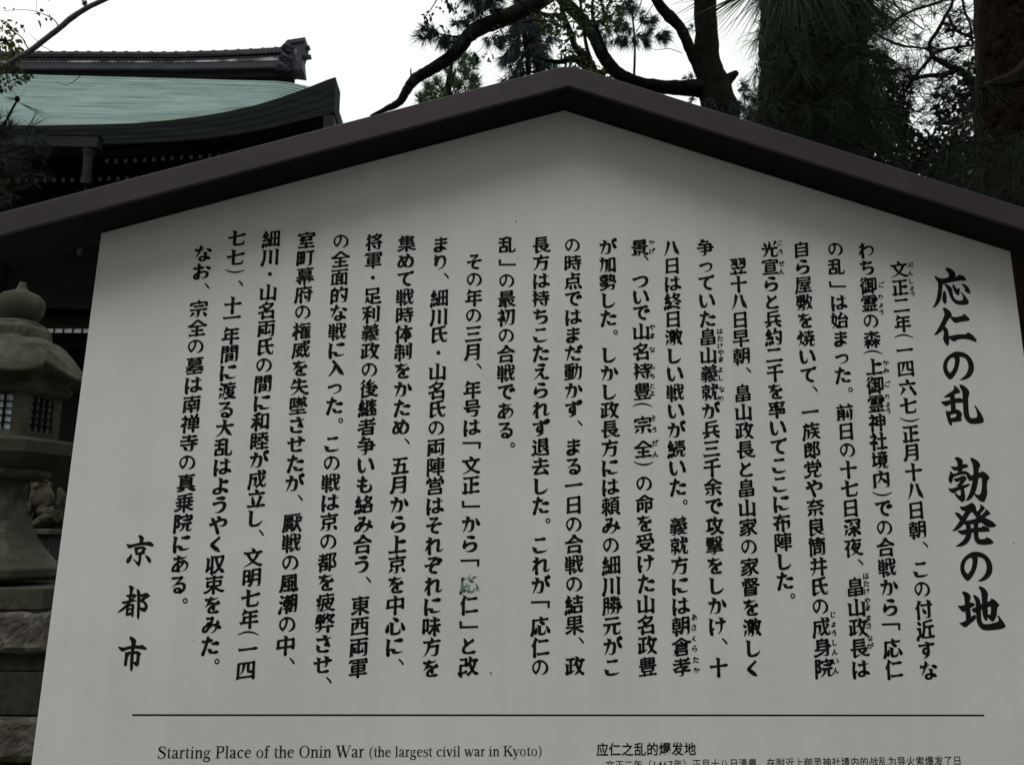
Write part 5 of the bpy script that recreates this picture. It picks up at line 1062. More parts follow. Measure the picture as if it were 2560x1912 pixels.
LATIN = {
    'S': (.53, _S),
    't': (.31, crv([(.145, .57), (.145, .12), (.2, .03), (.29, .05)], [.05, .085, .06, .02]) + rc(.03, .42, .27, .45)),
    'a': (.45, crv([(.07, .33), (.12, .43), (.22, .445), (.31, .37), (.31, .10), (.36, .02), (.44, .05)], [.06, .06, .035, .085, .085, .05, .02])
          + crv([(.30, .27), (.15, .2), (.08, .11), (.13, .03), (.22, .03), (.31, .1)], [.03, .045, .09, .06, .045, .02])),
    'r': (.34, rc(.08, 0, .165, .45) + rc(.02, 0, .25, .028) + rc(.02, .42, .1, .45) + crv([(.16, .33), (.23, .43), (.32, .42)], [.03, .05, .1])),
    'i': (.28, _i + [octagon((.137, .6), .052)]),
    'n': (.50, _n),
    'g': (.48, ring(.21, .31, .155, .14, .08, .03) + crv([(.31, .40), (.37, .42), (.46, .42)], [.03, .04, .04])
          + crv([(.16, .19), (.09, .12), (.15, .055), (.32, .04), (.41, -.04), (.35, -.15), (.2, -.18), (.06, -.13), (.07, -.06), (.17, .02)],
                [.03, .045, .06, .09, .08, .05, .035, .05, .045, .03])),
    'P': (.57, rc(.11, 0, .205, .66) + rc(.02, 0, .30, .03) + rc(.02, .63, .22, .66)
          + crv([(.2, .645), (.36, .635), (.47, .57), (.47, .42), (.37, .34), (.2, .33)], [.03, .05, .09, .09, .05, .03])),
    'l': (.28, rc(.095, 0, .18, .68) + rc(.02, 0, .255, .028) + rc(.02, .645, .1, .67)),
    'c': (.44, crv([(.38, .36), (.31, .43), (.2, .43), (.10, .33), (.085, .2), (.15, .07), (.26, .02), (.39, .09)], [.08, .06, .035, .08, .09, .07, .045, .02])),
    'e': (.45, crv([(.08, .27), (.37, .27), (.35, .38), (.23, .435), (.12, .37), (.085, .22), (.14, .07), (.26, .02), (.39, .09)],
                   [.028, .028, .07, .035, .07, .09, .07, .045, .02])),
    'o': (.50, ring(.25, .222, .21, .235, .088, .035)),
    'f': (.32, rc(.1, 0, .185, .5) + crv([(.1425, .45), (.15, .58), (.22, .66), (.34, .62)], [.085, .08, .035, .07]) + rc(.02, .42, .29, .45) + rc(.02, 0, .27, .028)),
    'h': (.50, _n + rc(.08, .4, .165, .68) + rc(.01, .65, .1, .675)),
    'O': (.72, ring(.36, .33, .31, .345, .105, .035, 30)),
    'W': (.94, crv([(.11, .66), (.30, .0)], [.10]) + crv([(.30, 0), (.47, .66)], [.035]) + crv([(.41, .66), (.63, .0)], [.10])
          + crv([(.63, 0), (.84, .66)], [.035]) + rc(.0, .63, .24, .66) + rc(.33, .63, .55, .66) + rc(.74, .63, .94, .66)),
    's': (.38, shift(_S, .01, 0, .76, .685)),
    'v': (.47, _v),
    'w': (.70, crv([(.08, .45), (.225, .0)], [.085]) + crv([(.225, .0), (.35, .45)], [.032]) + crv([(.32, .45), (.475, .0)], [.085])
          + crv([(.475, .0), (.62, .45)], [.032]) + rc(.0, .42, .18, .45) + rc(.25, .42, .4, .45) + rc(.54, .42, .7, .45)),
    'K': (.70, rc(.11, 0, .205, .66) + rc(.02, 0, .3, .03) + rc(.02, .63, .3, .66) + crv([(.2, .27), (.55, .64)], [.04])
          + crv([(.31, .39), (.62, .0)], [.105]) + rc(.44, .63, .66, .66) + rc(.47, 0, .72, .03)),
    'y': (.47, _v + crv([(.245, .02), (.18, -.13), (.12, -.18), (.05, -.15)], [.035, .035, .05, .07])),
    '(': (.34, _par),
    ')': (.34, shift(_par, .34, 0, -1, 1)),
    ' ': (.25, []),
}


def latin_line(ink, s, px0, py0, px1, py1):
    x0, z0 = bpos(px0, py0)
    x1, z1 = bpos(px1, py1)
    tot = sum(LATIN[c][0] for c in s)
    em = (x1 - x0) / tot
    x = x0
    for c in s:
        for p in LATIN[c][1]:
            ink.k += 1
            t = (x - x0) / (x1 - x0)
            ink.poly([(x + u * em, z0 + (z1 - z0) * t + w * em * 1.04) for u, w in p])
        x += LATIN[c][0] * em


ink = Ink()
latin_line(ink, "Starting Place of the Onin War", 393, 1895, 910, 1891.6)
latin_line(ink, "(the largest civil war in Kyoto)", 921, 1891.0, 1356, 1888)
ink.build("english_heading")


# gothic Chinese lines: built-in type converted to geometry
def type_line(name, s, px0, px1, py_c0, py_c1, h_px, fat=0.0, gap=0.0):
    """one character at a time, centres running from px0 to px1"""
    v, f = [], []
    w = [(.575 if c in '1467' else 1.0) for c in s]
    c_ = [0.0]
    for p, q in zip(w, w[1:]):
        c_.append(c_[-1] + (p + q) / 2)
    for i, ch in enumerate(s):
        t = c_[i] / c_[-1]
        x, z = bpos(px0 + (px1 - px0) * t, py_c0 + (py_c1 - py_c0) * t)
        _, z2 = bpos(px0 + (px1 - px0) * t, py_c0 + (py_c1 - py_c0) * t + h_px)
        em = (z - z2) / .92
        cu = bpy.data.curves.new("type", 'FONT')
        cu.body = ch
        cu.size = em
        cu.offset = fat * em
        cu.resolution_u = 2
        o = bpy.data.objects.new("type", cu)
        col.objects.link(o)
        bpy.context.view_layer.update()
        me = o.to_mesh()
        n = len(v)
        xs = [q.co.x for q in me.vertices]
        xc = em * .5 if w[i] == 1.0 else (min(xs) + max(xs)) / 2
        v += [(x + (q.co.x - xc) * .94, -.0003, z + q.co.y - em * .38) for q in me.vertices]
        f += [tuple(n + k for k in p.vertices) for p in me.polygons]
        o.to_mesh_clear()
        bpy.data.objects.remove(o)
        bpy.data.curves.remove(cu)
    ob = mesh_obj(name, v, f, M['ink'], board)
    on_sign(ob)


type_line("chinese_heading", "应仁之乱的爆发地", 1506, 1725, 1872.5, 1870.5, 32, .018)
type_line("chinese_text", "文正二年（1467年）正月十八日清晨，在附近上御灵神社境内的战乱为导火索爆发了日",
          1525, 2393, 1911, 1900, 23.5, .006)
# a few specks of dirt on the paint
ink = Ink()
for px, py, r in ((1290, 555, 4), (2534, 1357, 4), (1227, 1682, 5), (2075, 1253, 2), (1345, 1490, 2), (484, 1600, 2.5), (1293, 648, 2.5), (740, 1610, 2)):
    x, z = bpos(px, py)
    rr = r * .00055 * .5
    ink.poly([(x + rr * math.cos(k * .785) * random.uniform(.5, 1), z + rr * 1.5 * math.sin(k * .785)) for k in range(8)])
ds_ = ink.build("dirt_speck", M['postwood'])
ds_["kind"] = "stuff"

from mathutils import noise as mnoise
# ================================================================== GROUND
gm = MB()
gm.add([(-250, -250, 0), (250, -250, 0), (250, 250, 0), (-250, 250, 0)], [(0, 1, 2, 3)])
ground = gm.build("ground", M['gravel'])
ground["kind"] = "structure"


def dist(Y, px=1280, py=956):
    return (Y - CAM.y) / ray(px, py).y


def mpp(Y):
    """metres per photograph pixel at depth plane Y"""
    return (Y - CAM.y) / F_PX


# ================================================================== THE SHRINE HALL
YE, YR = 12.0, 17.0
hall = thing("shrine_hall", "dark timber shrine hall with pale green copper roof and grey tiled ridge", "shrine hall",
             (-7.5, 14, 0))
HI = Matrix.Translation((7.5, -14, 0))


def hp(mb, name, mat, parent=None, smooth=False):
    ob = mb.build(name, mat, parent or hall, smooth)
    ob.data.transform(HI)
    return ob


eave_top = [(-900, 322), (-400, 320), (0, 316), (160, 313), (250, 311), (340, 308), (430, 300), (500, 291), (570, 279),
            (640, 263), (700, 245), (750, 227), (790, 211), (820, 199), (839, 193)]
eave_bot = [(-900, 368), (-400, 366), (0, 363), (160, 362), (250, 360), (340, 357), (430, 352), (500, 347), (570, 338),
            (640, 326), (700, 313), (750, 301), (790, 291), (818, 285), (845, 278)]
et = [at(x, y, YE) for x, y in eave_top]
eb = [at(x, y, YE) for x, y in eave_bot]
eb[-1] = Vector((et[-1].x, YE, at(843, 278, YE).z))
ex = [p.x for p in et]
etz = [p.z for p in et]

# eave edge: layered boards, each its own sweep
n = len(et)
LAY = 4
for k in range(LAY):
    f0, f1 = k / LAY, (k + 1) / LAY
    mb = MB()
    pts = []
    for a, b in zip(et, eb):
        pts.append((a.lerp(b, f0), a.lerp(b, f1 + (.0 if k == 3 else .004))))
    yo = 0.006 * k
    n0 = 0
    V, Fc = [], []
    for a, b in pts:
        V += [(a.x, YE + yo, a.z), (b.x, YE + yo, b.z), (a.x, YE + .5, a.z), (b.x, YE + .5, b.z)]
    for i in range(len(pts) - 1):
        o = i * 4
        Fc += [(o, o + 1, o + 5, o + 4), (o, o + 4, o + 6, o + 2), (o + 1, o + 3, o + 7, o + 5)]
    e = (len(pts) - 1) * 4
    Fc += [(e, e + 1, e + 3, e + 2)]
    mb.add(V, Fc)
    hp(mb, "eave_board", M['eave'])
# corner piece and the side eave running back
c = et[-1]
mb = MB()
mb.box(c.x - .16, c.x + .004, YE - .02, YE + .3, at(843, 345, YE).z, at(830, 290, YE).z)
mb.box(c.x - .3, c.x, YE + .5, YR + 4, c.z - .75, c.z - .35)
hp(mb, "corner_board", M['gutter'])

# copper roof in overlapping courses
NC, NX = 25, 72
xl_, xr_ = at(-900, 300, YE).x, 0
ztop0 = at(0, 186, YR).z


def roof_pt(u, v):
    """u 0..1 left to right, v 0..1 eave to ridge"""
    Y = YE + .06 + (YR - YE - .06) * v
    z_e = at(160, 313, YE).z - .01
    z = z_e + (ztop0 - z_e) * (v * .88 + v * v * .12)
    xend = at(797, 300, Y).x
    x0 = -14.5
    x = x0 + (xend - x0) * u
    xk = at(585 + 95 * v, 300, Y).x
    d = max(0.0, x - xk)
    k = .62 * (1 - v) + .16 * v
    z -= k * d * d
    z = max(z, float(np.interp(x, [p.x for p in eb], [p.z for p in eb])) + .12 + (Y - YE) * .3)
    return Vector((x, Y, z))


us = [1 - (1 - i / NX) ** 1.6 for i in range(NX + 1)]
V, Fc = [], []
for cI in range(NC):
    v0, v1 = cI / NC, (cI + 1) / NC
    base = len(V)
    wob = [random.uniform(-.0015, .0015) for _ in us]
    for i, u in enumerate(us):
        a, b = roof_pt(u, v0), roof_pt(u, v1)
        V += [(a.x, a.y + .03, a.z - .02), (a.x, a.y, a.z + .020), (a.x, a.y - .012, a.z + .055 + wob[i]), (b.x, b.y, b.z - .004)]
    for i in range(len(us) - 1):
        o = base + i * 4
        Fc += [(o, o + 4, o + 5, o + 1), (o + 1, o + 5, o + 6, o + 2), (o + 2, o + 6, o + 7, o + 3)]
mb = MB().add(V, Fc)
croof = hp(mb, "copper_roof", M['copper'])
croof["kind"] = "stuff"
croof.data.materials.append(M['dirt_lap_shade'])
croof.data.polygons.foreach_set("material_index", [1 if i % 3 == 0 else 0 for i in range(len(croof.data.polygons))])  # lowest riser face dark: shadow under each lap painted in
# back slope
mb = MB()
a, b = roof_pt(0, 1), roof_pt(1, 1)
mb.add([a, b, (b.x, YR + 5, b.z - 3.4), (a.x, YR + 5, a.z - 3.4)], [(0, 1, 2, 3)])
hp(mb, "back_slope", M['copper'])
e_ = roof_pt(1, 0)
mb = MB().add([(b.x - .05, b.y, b.z - .1), (b.x - .05, YR + 5, b.z - 3.5), (b.x - .05, YR + 5, at(100, 365, YE).z + .8), (e_.x - .05, YE + .6, at(100, 365, YE).z + .8), (e_.x - .05, YE + .6, e_.z - .1)], [(0, 1, 2, 3, 4)])
hp(mb, "gable_boarding", M['darkwood'])
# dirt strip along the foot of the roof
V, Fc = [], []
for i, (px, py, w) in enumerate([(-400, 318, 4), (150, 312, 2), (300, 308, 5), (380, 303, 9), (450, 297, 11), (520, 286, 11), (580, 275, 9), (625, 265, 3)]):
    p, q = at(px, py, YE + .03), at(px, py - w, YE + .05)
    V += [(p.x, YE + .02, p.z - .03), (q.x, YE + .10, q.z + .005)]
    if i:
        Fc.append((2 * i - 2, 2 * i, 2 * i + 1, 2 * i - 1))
hp(MB().add(V, Fc), "roof_foot_strip", M['dirt_lap_shade'])

# ridge
rp = [(-900, 0), (0, 0), (200, 0), (430, -1), (560, 3), (640, 7), (700, 11), (730, 13)]     # lift of the ridge line in px


def ridge_band(name, mat, y0, y1, half, smooth=False):
    V, Fc = [], []
    for i, (px, lf) in enumerate(rp):
        lo = at(px, y1 - lf * .45, YR - half)
        hi = at(px, y0 - lf, YR - half)
        V += [(lo.x, YR - half, lo.z), (hi.x, YR - half, hi.z), (hi.x, YR + half, hi.z), (lo.x, YR + half, lo.z)]
        if i:
            o = 4 * i
            Fc += [(o - 4, o, o + 1, o - 3), (o - 3, o + 1, o + 2, o - 2), (o - 2, o + 2, o + 3, o - 1), (o - 4, o - 1, o + 3, o)]
    Fc += [(0, 1, 2, 3), (len(V) - 4, len(V) - 1, len(V) - 2, len(V) - 3)]
    return hp(MB().add(V, Fc), name, mat)


ridge_band("ridge_base", M['darkwood'], 171, 196, .16)
ridge_band("ridge_wall", M['tile'], 156, 172, .26)
ridge_band("ridge_plaster", M['tilewhite'], 152.5, 155.5, .275)
ridge_band("ridge_lattice_back", M['darkwood'], 136, 152, .20)
ridge_band("ridge_cap_course", M['tile'], 129, 136, .24)


def lift(px):
    return float(np.interp(px, [a for a, _ in rp], [b for _, b in rp]))


mb = MB()
px = -600.0
j = 0
while px < 722:
    for r in range(2):
        c = at(px + (5 if r else 0), 140 + 8 * r - lift(px) * (.9 - .1 * r), YR - .262)
        ang = [math.pi * k / 6 for k in range(7)]
        R0 = .040
        v = [(c.x + R0 * math.cos(t), YR - .262, c.z - .02 + R0 * math.sin(t)) for t in ang]
        v += [(c.x + R0 * .6 * math.cos(t), YR - .262, c.z - .02 + R0 * .6 * math.sin(t)) for t in ang]
        v += [(x, YR - .2, z) for x, _, z in v[:7]]
        f = [(k, k + 1, k + 8, k + 7) for k in range(6)] + [(k, k + 14, k + 15, k + 1) for k in range(6)]
        mb.add(v, f)
    px += 10
lat = hp(mb, "ridge_lattice", M['tile'])
lat["kind"] = "stuff"
# rounded cap tiles along the top, each its own piece
cap0 = None
px = -590.0
while px < 715:
    a = at(px, 131 - lift(px), YR - .15)
    if cap0 is None:
        mb = MB()
        prof = []
        L = .262
        for x, r in ((0, .06), (L * .78, .06), (L * .78, .098), (L, .098)):
            prof.append((x, r))
        V, Fc = [], []
        K = 8
        for x, r in prof:
            V += [(x, r * 1.6 * math.cos(math.pi * k / K), r * math.sin(math.pi * k / K)) for k in range(K + 1)]
        for i in range(3):
            for k in range(K):
                o = i * (K + 1) + k
                Fc.append((o, o + 1, o + K + 2, o + K + 1))
        Fc.append(tuple(range(3 * (K + 1), 4 * (K + 1))))
        Fc.append(tuple(range(K, -1, -1)))
        cap0 = mb.add(V, Fc).build("cap_tile", M['tile'], hall)
        o = cap0
    else:
        o = cap0.copy()
        col.objects.link(o)
    o.location = (a.x + 7.5, YR - 14, a.z - .01)
    b = at(px + 31, 131 - lift(px + 31), YR - .15)
    o.rotation_euler = (0, -math.atan2(b.z - a.z, b.x - a.x), 0)
    px += 31.3

# demon-tile ornament closing the ridge
s = mpp(YR)
orn = MB()
O = at(750, 150, YR)


def opt(px, py):
    q = at(px, py, YR)
    return q.x, q.z


orn.prism([opt(*q) for q in [(700, 188), (738, 186), (762, 189), (760, 172), (758, 150), (766, 126), (768, 106), (722, 113), (716, 124), (706, 146), (700, 165)]][::-1], YR - .22, YR + .25)
ornament = hp(orn, "ridge_end_ornament", M['tile'])
bevel(ornament, .02)
mb = MB()
mb.prism([opt(*q) for q in [(719, 120), (740, 117), (766, 111), (767, 118), (722, 127)]][::-1], YR - .26, YR + .26)
hp(mb, "ornament_hood", M['tile'])
for (x0, y0, x1, y1, r) in ((757, 124, 775, 120, 7), (755, 146, 778, 143, 7)):
    a, b = at(x0, y0, YR), at(x1, y1, YR)
    hp(MB().tube([a, b], r * s, 12), "projecting_tile", M['tile'], smooth=False)
for (cx_, cy__, r, l) in ((724, 138, 7, .3), (718, 165, 7.5, .4), (711, 190, 9.5, .5)):
    q = at(cx_, cy__, YR)
    hp(MB().tube([(q.x - .10, YR - .25, q.z + .03), (q.x, YR - .3 - l * .35, q.z), (q.x + .16, YR - .3, q.z - .02)], [r * s * .8, r * s, r * s * .7], 12),
       "ornament_scroll", M['tile'], smooth=True)
hp(MB().prism([opt(*q) for q in [(741, 139), (747, 140), (752, 172), (757, 186), (744, 160)]][::-1], YR - .25, YR - .2), "ornament_plaster", M['tilewhite'])

# under the eaves: boarding, rafters in three rows, wall
zl0 = at(100, 365, YE).z
mb = MB()
mb.add([(-15, YE + .12, zl0 + .05), (et[-2].x, YE + .12, zl0 + .05), (et[-2].x, 14.2, zl0 + .75), (-15, 14.2, zl0 + .75)], [(0, 1, 2, 3)])
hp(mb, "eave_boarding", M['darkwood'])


def rafter_row(y_of, px0, px1, step, Y, w, h, length, rise, endmat='white_end'):
    first = None
    px = px0
    while px <= px1:
        p = at(px, y_of(px), Y)
        if first is None:
            a = MB().box(-w / 2, w / 2, 0, length, -h / 2, h / 2)
            a.v = [(x, y, z + y * rise) for x, y, z in a.v]
            r = a.build("rafter", M['darkwood'], hall)
            e = MB().box(-w / 2 + .002, w / 2 - .002, -.012, -.002, -h / 2 + .002, h / 2 - .002).build("rafter_end", M[endmat], r)
            first = (r, e)
        else:
            r = first[0].copy()
            col.objects.link(r)
            e = first[1].copy()
            col.objects.link(e)
            e.parent = r
        r.location = (p.x + 7.5, Y - 14, p.z + random.uniform(-.004, .004))
        px += step


rafter_row(lambda x: 403 - max(0, x - 315) * .062, 268, 620, 23.3, 12.55, .058, .075, 1.5, .33)
rafter_row(lambda x: 451 - max(0, x - 100) * .02, -320, 420, 22.8, 13.1, .055, .075, 1.0, .30)
rafter_row(lambda x: 827, -320, 420, 23.4, 12.9, .122, .07, 1.0, .05)

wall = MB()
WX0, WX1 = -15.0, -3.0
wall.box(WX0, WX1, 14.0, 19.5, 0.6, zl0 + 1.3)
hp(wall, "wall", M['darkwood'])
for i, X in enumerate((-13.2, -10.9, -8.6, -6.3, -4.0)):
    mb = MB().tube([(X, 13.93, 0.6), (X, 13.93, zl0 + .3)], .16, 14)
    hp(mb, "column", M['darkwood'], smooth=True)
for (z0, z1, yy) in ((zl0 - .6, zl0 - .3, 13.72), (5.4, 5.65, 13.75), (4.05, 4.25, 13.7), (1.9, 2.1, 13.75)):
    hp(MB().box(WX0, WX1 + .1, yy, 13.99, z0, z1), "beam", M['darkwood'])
# gutter, hopper and rain chain cup
g0, g1 = at(-900, 347, 11.9), at(252, 346, 11.9)
g2 = at(252, 376, 11.9)
mb = MB().box(g0.x, g1.x, 11.80, 11.98, g2.z, g1.z - .005)
gut = hp(mb, "gutter", M['gutter'])
bevel(gut, .01)
hp(MB().box(g0.x, g1.x + .02, 11.785, 11.99, g1.z - .004, g1.z + .006), "gutter_lip", M['gutter'])
pt = lambda x, y: at(x, y, 11.9)
cx_ = pt(223, 380).x
m1 = mpp(11.9)
prof = [(11.5 * m1, pt(223, 462).z), (11.5 * m1, pt(223, 400).z), (12.5 * m1, pt(223, 392).z), (17 * m1, pt(223, 383).z), (17.5 * m1, pt(223, 378).z)]
hp(MB().lathe(prof, cx_, 11.89, 0, 12), "downpipe", M['gutter'], smooth=False)
q = pt(201, 620)
hp(MB().lathe([(5 * m1, pt(201, 640).z), (7 * m1, pt(201, 622).z), (9 * m1, pt(201, 610).z), (13 * m1, pt(201, 603).z)], q.x, 11.89, 0, 10),
   "rain_chain_cup", M['gutter'])
hp(MB().tube([(cx_, 11.89, pt(223, 462).z), (q.x, 11.89, pt(201, 603).z)], .012, 6), "rain_chain", M['gutter'])

# ================================================================== STONE PODIUM (courses of separate blocks)
YP = 5.05
pod = thing("stone_podium", "stepped podium of rough and smooth granite blocks below the stone lantern", "podium", (-4.5, YP, 0))
PI_ = Matrix.Translation((4.5, -YP, 0))
zp = lambda y: at(60, y, YP).z
courses = [(1529, 1631, 'granite', 0.0, .055, 1.25), (1634, 1682, 'smooth_stone', .10, .01, 1.7), (1684, 1791, 'smooth_stone', .06, .01, 1.5),
           (1794, 1901, 'granite', -.02, .055, 1.35)]
for (y0, y1, mt, back, rough, bl) in courses:
    X = -8.0
    if mt == 'granite':
        X = -7.9
    while X < -1.6:
        L = bl
        if mt != 'granite':
            mb = MB().box(X, X + L - .008, YP + back, YP + 1.0, zp(y1), zp(y0))
            ob = mb.build("podium_block", M[mt], pod)
            ob.data.transform(PI_)
            bevel(ob, .006)
        else:
            nx, nz = 60, 15
            V, Fc = [], []
            z0, z1 = zp(y1), zp(y0)
            for iz in range(nz + 1):
                for ix in range(nx + 1):
                    edge = min(ix, nx - ix, iz, nz - iz)
                    q = Vector((X + (L - .01) * ix / nx, back * 9, z0 + (z1 - z0) * iz / nz))
                    d = mnoise.noise(q * 7) * .5 + mnoise.noise(q * 19) * .32 + mnoise.noise(q * 45) * .22
                    d = -rough * (.55 + .6 * d) * min(1, edge / 1.5)
                    V.append((q.x, YP + back + .03 + d, q.z + (mnoise.noise(q * 11) * .012 - .006 if iz in (0, nz) else 0)))
            for iz in range(nz):
                for ix in range(nx):
                    o = iz * (nx + 1) + ix
                    Fc.append((o, o + 1, o + nx + 2, o + nx + 1))
            nb = len(V)
            V += [(X, YP + 1, z0), (X + L - .01, YP + 1, z0), (X, YP + 1, z1), (X + L - .01, YP + 1, z1)]
            Fc += [(nz * (nx + 1), nz * (nx + 1) + nx, nb + 3, nb + 2)]
            ob = mesh_obj("podium_block", V, Fc, M[mt], pod)
            ob.data.transform(PI_)
        X += L
mb = MB().box(-8.4, -1.6, YP + .3, 13.8, 0.02, zp(1530) - .01)
ob = mb.build("podium_core", M['smooth_stone'], pod)
ob.data.transform(PI_)

# ================================================================== STONE LANTERN
YL = 5.55
ml = mpp(YL)
LC = at(51, 765, YL)
lan = thing("stone_lantern", "tall weathered stone lantern with onion finial and scalloped cap left of the notice board", "stone lantern",
            (LC.x, YL, zp(1530)))
LI = Matrix.Translation((-LC.x, -YL, -zp(1530)))
zl = lambda y: at(52, y, YL).z


def lp(mb, name, mat, parent=None, smooth=False):
    ob = mb.build(name, mat, parent or lan, smooth)
    ob.data.transform(LI)
    return ob


def lathe_px(prof, sides=32, phase=0.0, lobes=None):
    return MB().lathe([(r * ml, zl(y)) for r, y in prof], LC.x, YL, 0, sides, phase, lobes)


PH = -63 + 15                      # the lantern stands left of the camera: its corners relative to the line of sight
fin = lathe_px([(38, 806), (43, 800), (50, 790), (56, 775), (56, 762), (52, 748), (42, 738), (28, 732), (16, 727), (11, 720), (9, 712), (8, 707)], 32)
lp(fin, "finial", M['stone'], smooth=True)
lp(lathe_px([(56, 822), (58, 812), (48, 806), (38, 803)], 24), "finial_seat", M['stone'], smooth=True)
lp(lathe_px([(80, 866), (82, 850), (78, 828), (62, 814), (40, 806)], 6, R_(PH)), "cap_neck", M['stone'])
# scalloped cap with six petals
NT, NS = 72, 12
V, Fc = [], []
for iS in range(NS + 1):
    sN = iS / NS
    for k in range(NT):
        t = 2 * math.pi * k / NT
        b = ((math.degrees(t) + 63 - 28) % 60) / 60.0          # 0 at petal joints
        pet = math.sin(math.pi * b)
        r = (76 + 102 * sN) * (1 - .20 * sN * (1 - pet ** .5))
        y = 850 + 12 * sN + 52 * sN ** 2.0 + 44 * sN * (pet ** .7)
        V.append((LC.x + r * ml * math.cos(t), YL + r * ml * math.sin(t), zl(y)))
for rr_, yy_ in ((132, 948), (105, 985)):
    for k in range(NT):
        t = 2 * math.pi * k / NT
        V.append((LC.x + rr_ * ml * math.cos(t), YL + rr_ * ml * math.sin(t), zl(yy_)))
for i in range(NS + 2):
    for k in range(NT):
        a, b = i * NT + k, i * NT + (k + 1) % NT
        Fc.append((a, a + NT, b + NT, b))
Fc.append(tuple(range((NS + 2) * NT, (NS + 3) * NT)))
lp(MB().add(V, Fc), "cap", M['stone'], smooth=True)
lp(lathe_px([(112, 1000), (134, 990), (142, 978), (130, 966)], 6, R_(PH)), "cap_underlayer", M['stone'])
# firebox: hexagon of panels with lattice windows
RB = 118 * ml
zb0, zb1 = zl(1108), zl(984)
corner = [(LC.x + RB * math.cos(R_(PH + 60 * k)), YL + RB * math.sin(R_(PH + 60 * k))) for k in range(6)]
lp(MB().lathe([(RB * .93, zb0), (RB * .93, zb0 + .02)], LC.x, YL, 0, 6, R_(PH)), "firebox_floor", M['stone'])
for k in range(6):
    a = Vector((*corner[k], 0))
    b = Vector((*corner[(k + 1) % 6], 0))
    w = (b - a).length
    d = (b - a).normalized()
    nrm = Vector((d.y, -d.x, 0))

    def blk(u0, u1, z0, z1, o0, o1):
        v = []
        for z in (z0, z1):
            for o in (o0, o1):
                for u in (u0, u1):
                    p = a + d * (u * w) + nrm * o
                    v.append((p.x, p.y, z))
        return v, [(0, 2, 3, 1), (4, 5, 7, 6), (0, 1, 5, 4), (2, 6, 7, 3), (0, 4, 6, 2), (1, 3, 7, 5)]
    fr = MB()
    H = zb1 - zb0
    fr.add(*blk(0, .2, zb0, zb1, -.035, 0))
    fr.add(*blk(.8, 1, zb0, zb1, -.035, 0))
    fr.add(*blk(.2, .8, zb0, zb0 + H * .2, -.033, -.002))
    fr.add(*blk(.2, .8, zb1 - H * .12, zb1, -.033, -.002))
    panel = lp(fr, "firebox_panel", M['stone'])
    lt = MB()
    for q in range(1, 4):
        u = .2 + .6 * q / 4
        lt.add(*blk(u - .022, u + .022, zb0 + H * .2, zb1 - H * .12, -.024, -.008))
    for q in range(1, 5):
        z = zb0 + H * (.2 + .68 * q / 5)
        lt.add(*blk(.2, .8, z - .004, z + .004, -.022, -.010))
    l2 = lp(lt, "window_lattice", M['darkwood'], panel)
    if True:
        p2 = lp(MB().add(*blk(.2, .8, zb0 + H * .2, zb1 - H * .12, -.030, -.026)), "window_paper", M['shaded_paper' if k == 0 else 'paper'], panel)
    else:
        p2 = lp(MB().add(*blk(.2, .8, zb0 + H * .2, zb1 - H * .12, -.0335, -.0305)), "window_paper", M['smooth_stone'], panel)
lp(lathe_px([(104, 1174), (138, 1154), (168, 1138), (171, 1110), (164, 1103)], 6, R_(PH)), "platform", M['stone'])
lp(lathe_px([(86, 1200), (104, 1192), (108, 1180), (94, 1172)], 28), "shaft_collar", M['stone'], smooth=True)
shaft = lathe_px([(152, 1412), (140, 1400), (112, 1368), (84, 1325), (70, 1285), (63, 1250), (62, 1220), (68, 1200)], 6, R_(PH))
bevel(lp(shaft, "shaft", M['stone']), .012)
bevel(lp(lathe_px([(150, 1448), (164, 1440), (166, 1418), (150, 1408)], 6, R_(PH)), "base_stone", M['stone']), .012)
bx = at(112, 1480, YL - .45).x
bevel(lp(MB().box(bx - 1.1, bx, YL - .45, YL + .5, zl(1512), zl(1460)), "base_slab", M['stone']), .012)
lp(MB().box(bx - 1.1, bx + .05, YL - .40, YL + .6, zp(1530) - .005, zl(1513)), "base_footing", M['smooth_stone'])
# ================================================================== SEATED GUARDIAN CARVING behind the lantern
YG = 7.0
mg = mpp(YG)
gx = at(108, 1250, YG)
gz = at(108, 1322, YG).z
gp = thing("stone_pedestal", "dark stone pedestal under the guardian carving, right of the lantern shaft", "pedestal", (gx.x, YG, zp(1530)))
for (hw_, y0, y1, nm, mt) in ((.20, gz - .05, gz, "pedestal_top", 'stone'), (.14, gz - .30, gz - .052, "pedestal_body", 'smooth_stone'),
                               (.22, zp(1530) - .005, gz - .302, "pedestal_foot", 'smooth_stone')):
    ob = MB().box(gx.x - hw_, gx.x + hw_, YG - hw_, YG + hw_, y0, y1).build(nm, M[mt], gp)
    ob.data.transform(Matrix.Translation((-gx.x, -YG, -zp(1530))))
    bevel(ob, .01)
gd = thing("guardian_statue", "weathered seated lion-dog statue on the dark pedestal behind the lantern shaft", "statue", (gx.x, YG, gz))


def skin_mesh(name, verts, edges, radii, mat, parent, sub=2):
    me = bpy.data.meshes.new(name)
    me.from_pydata(verts, edges, [])
    ob = put(bpy.data.objects.new(name, me), parent)
    sk = ob.modifiers.new("skin", 'SKIN')
    for i, r in enumerate(radii):
        me.skin_vertices[0].data[i].radius = (r, r)
    me.skin_vertices[0].data[0].use_root = True
    sb_ = ob.modifiers.new("sub", 'SUBSURF')
    sb_.levels = sub
    sb_.render_levels = sub
    me.materials.append(mat)
    return ob


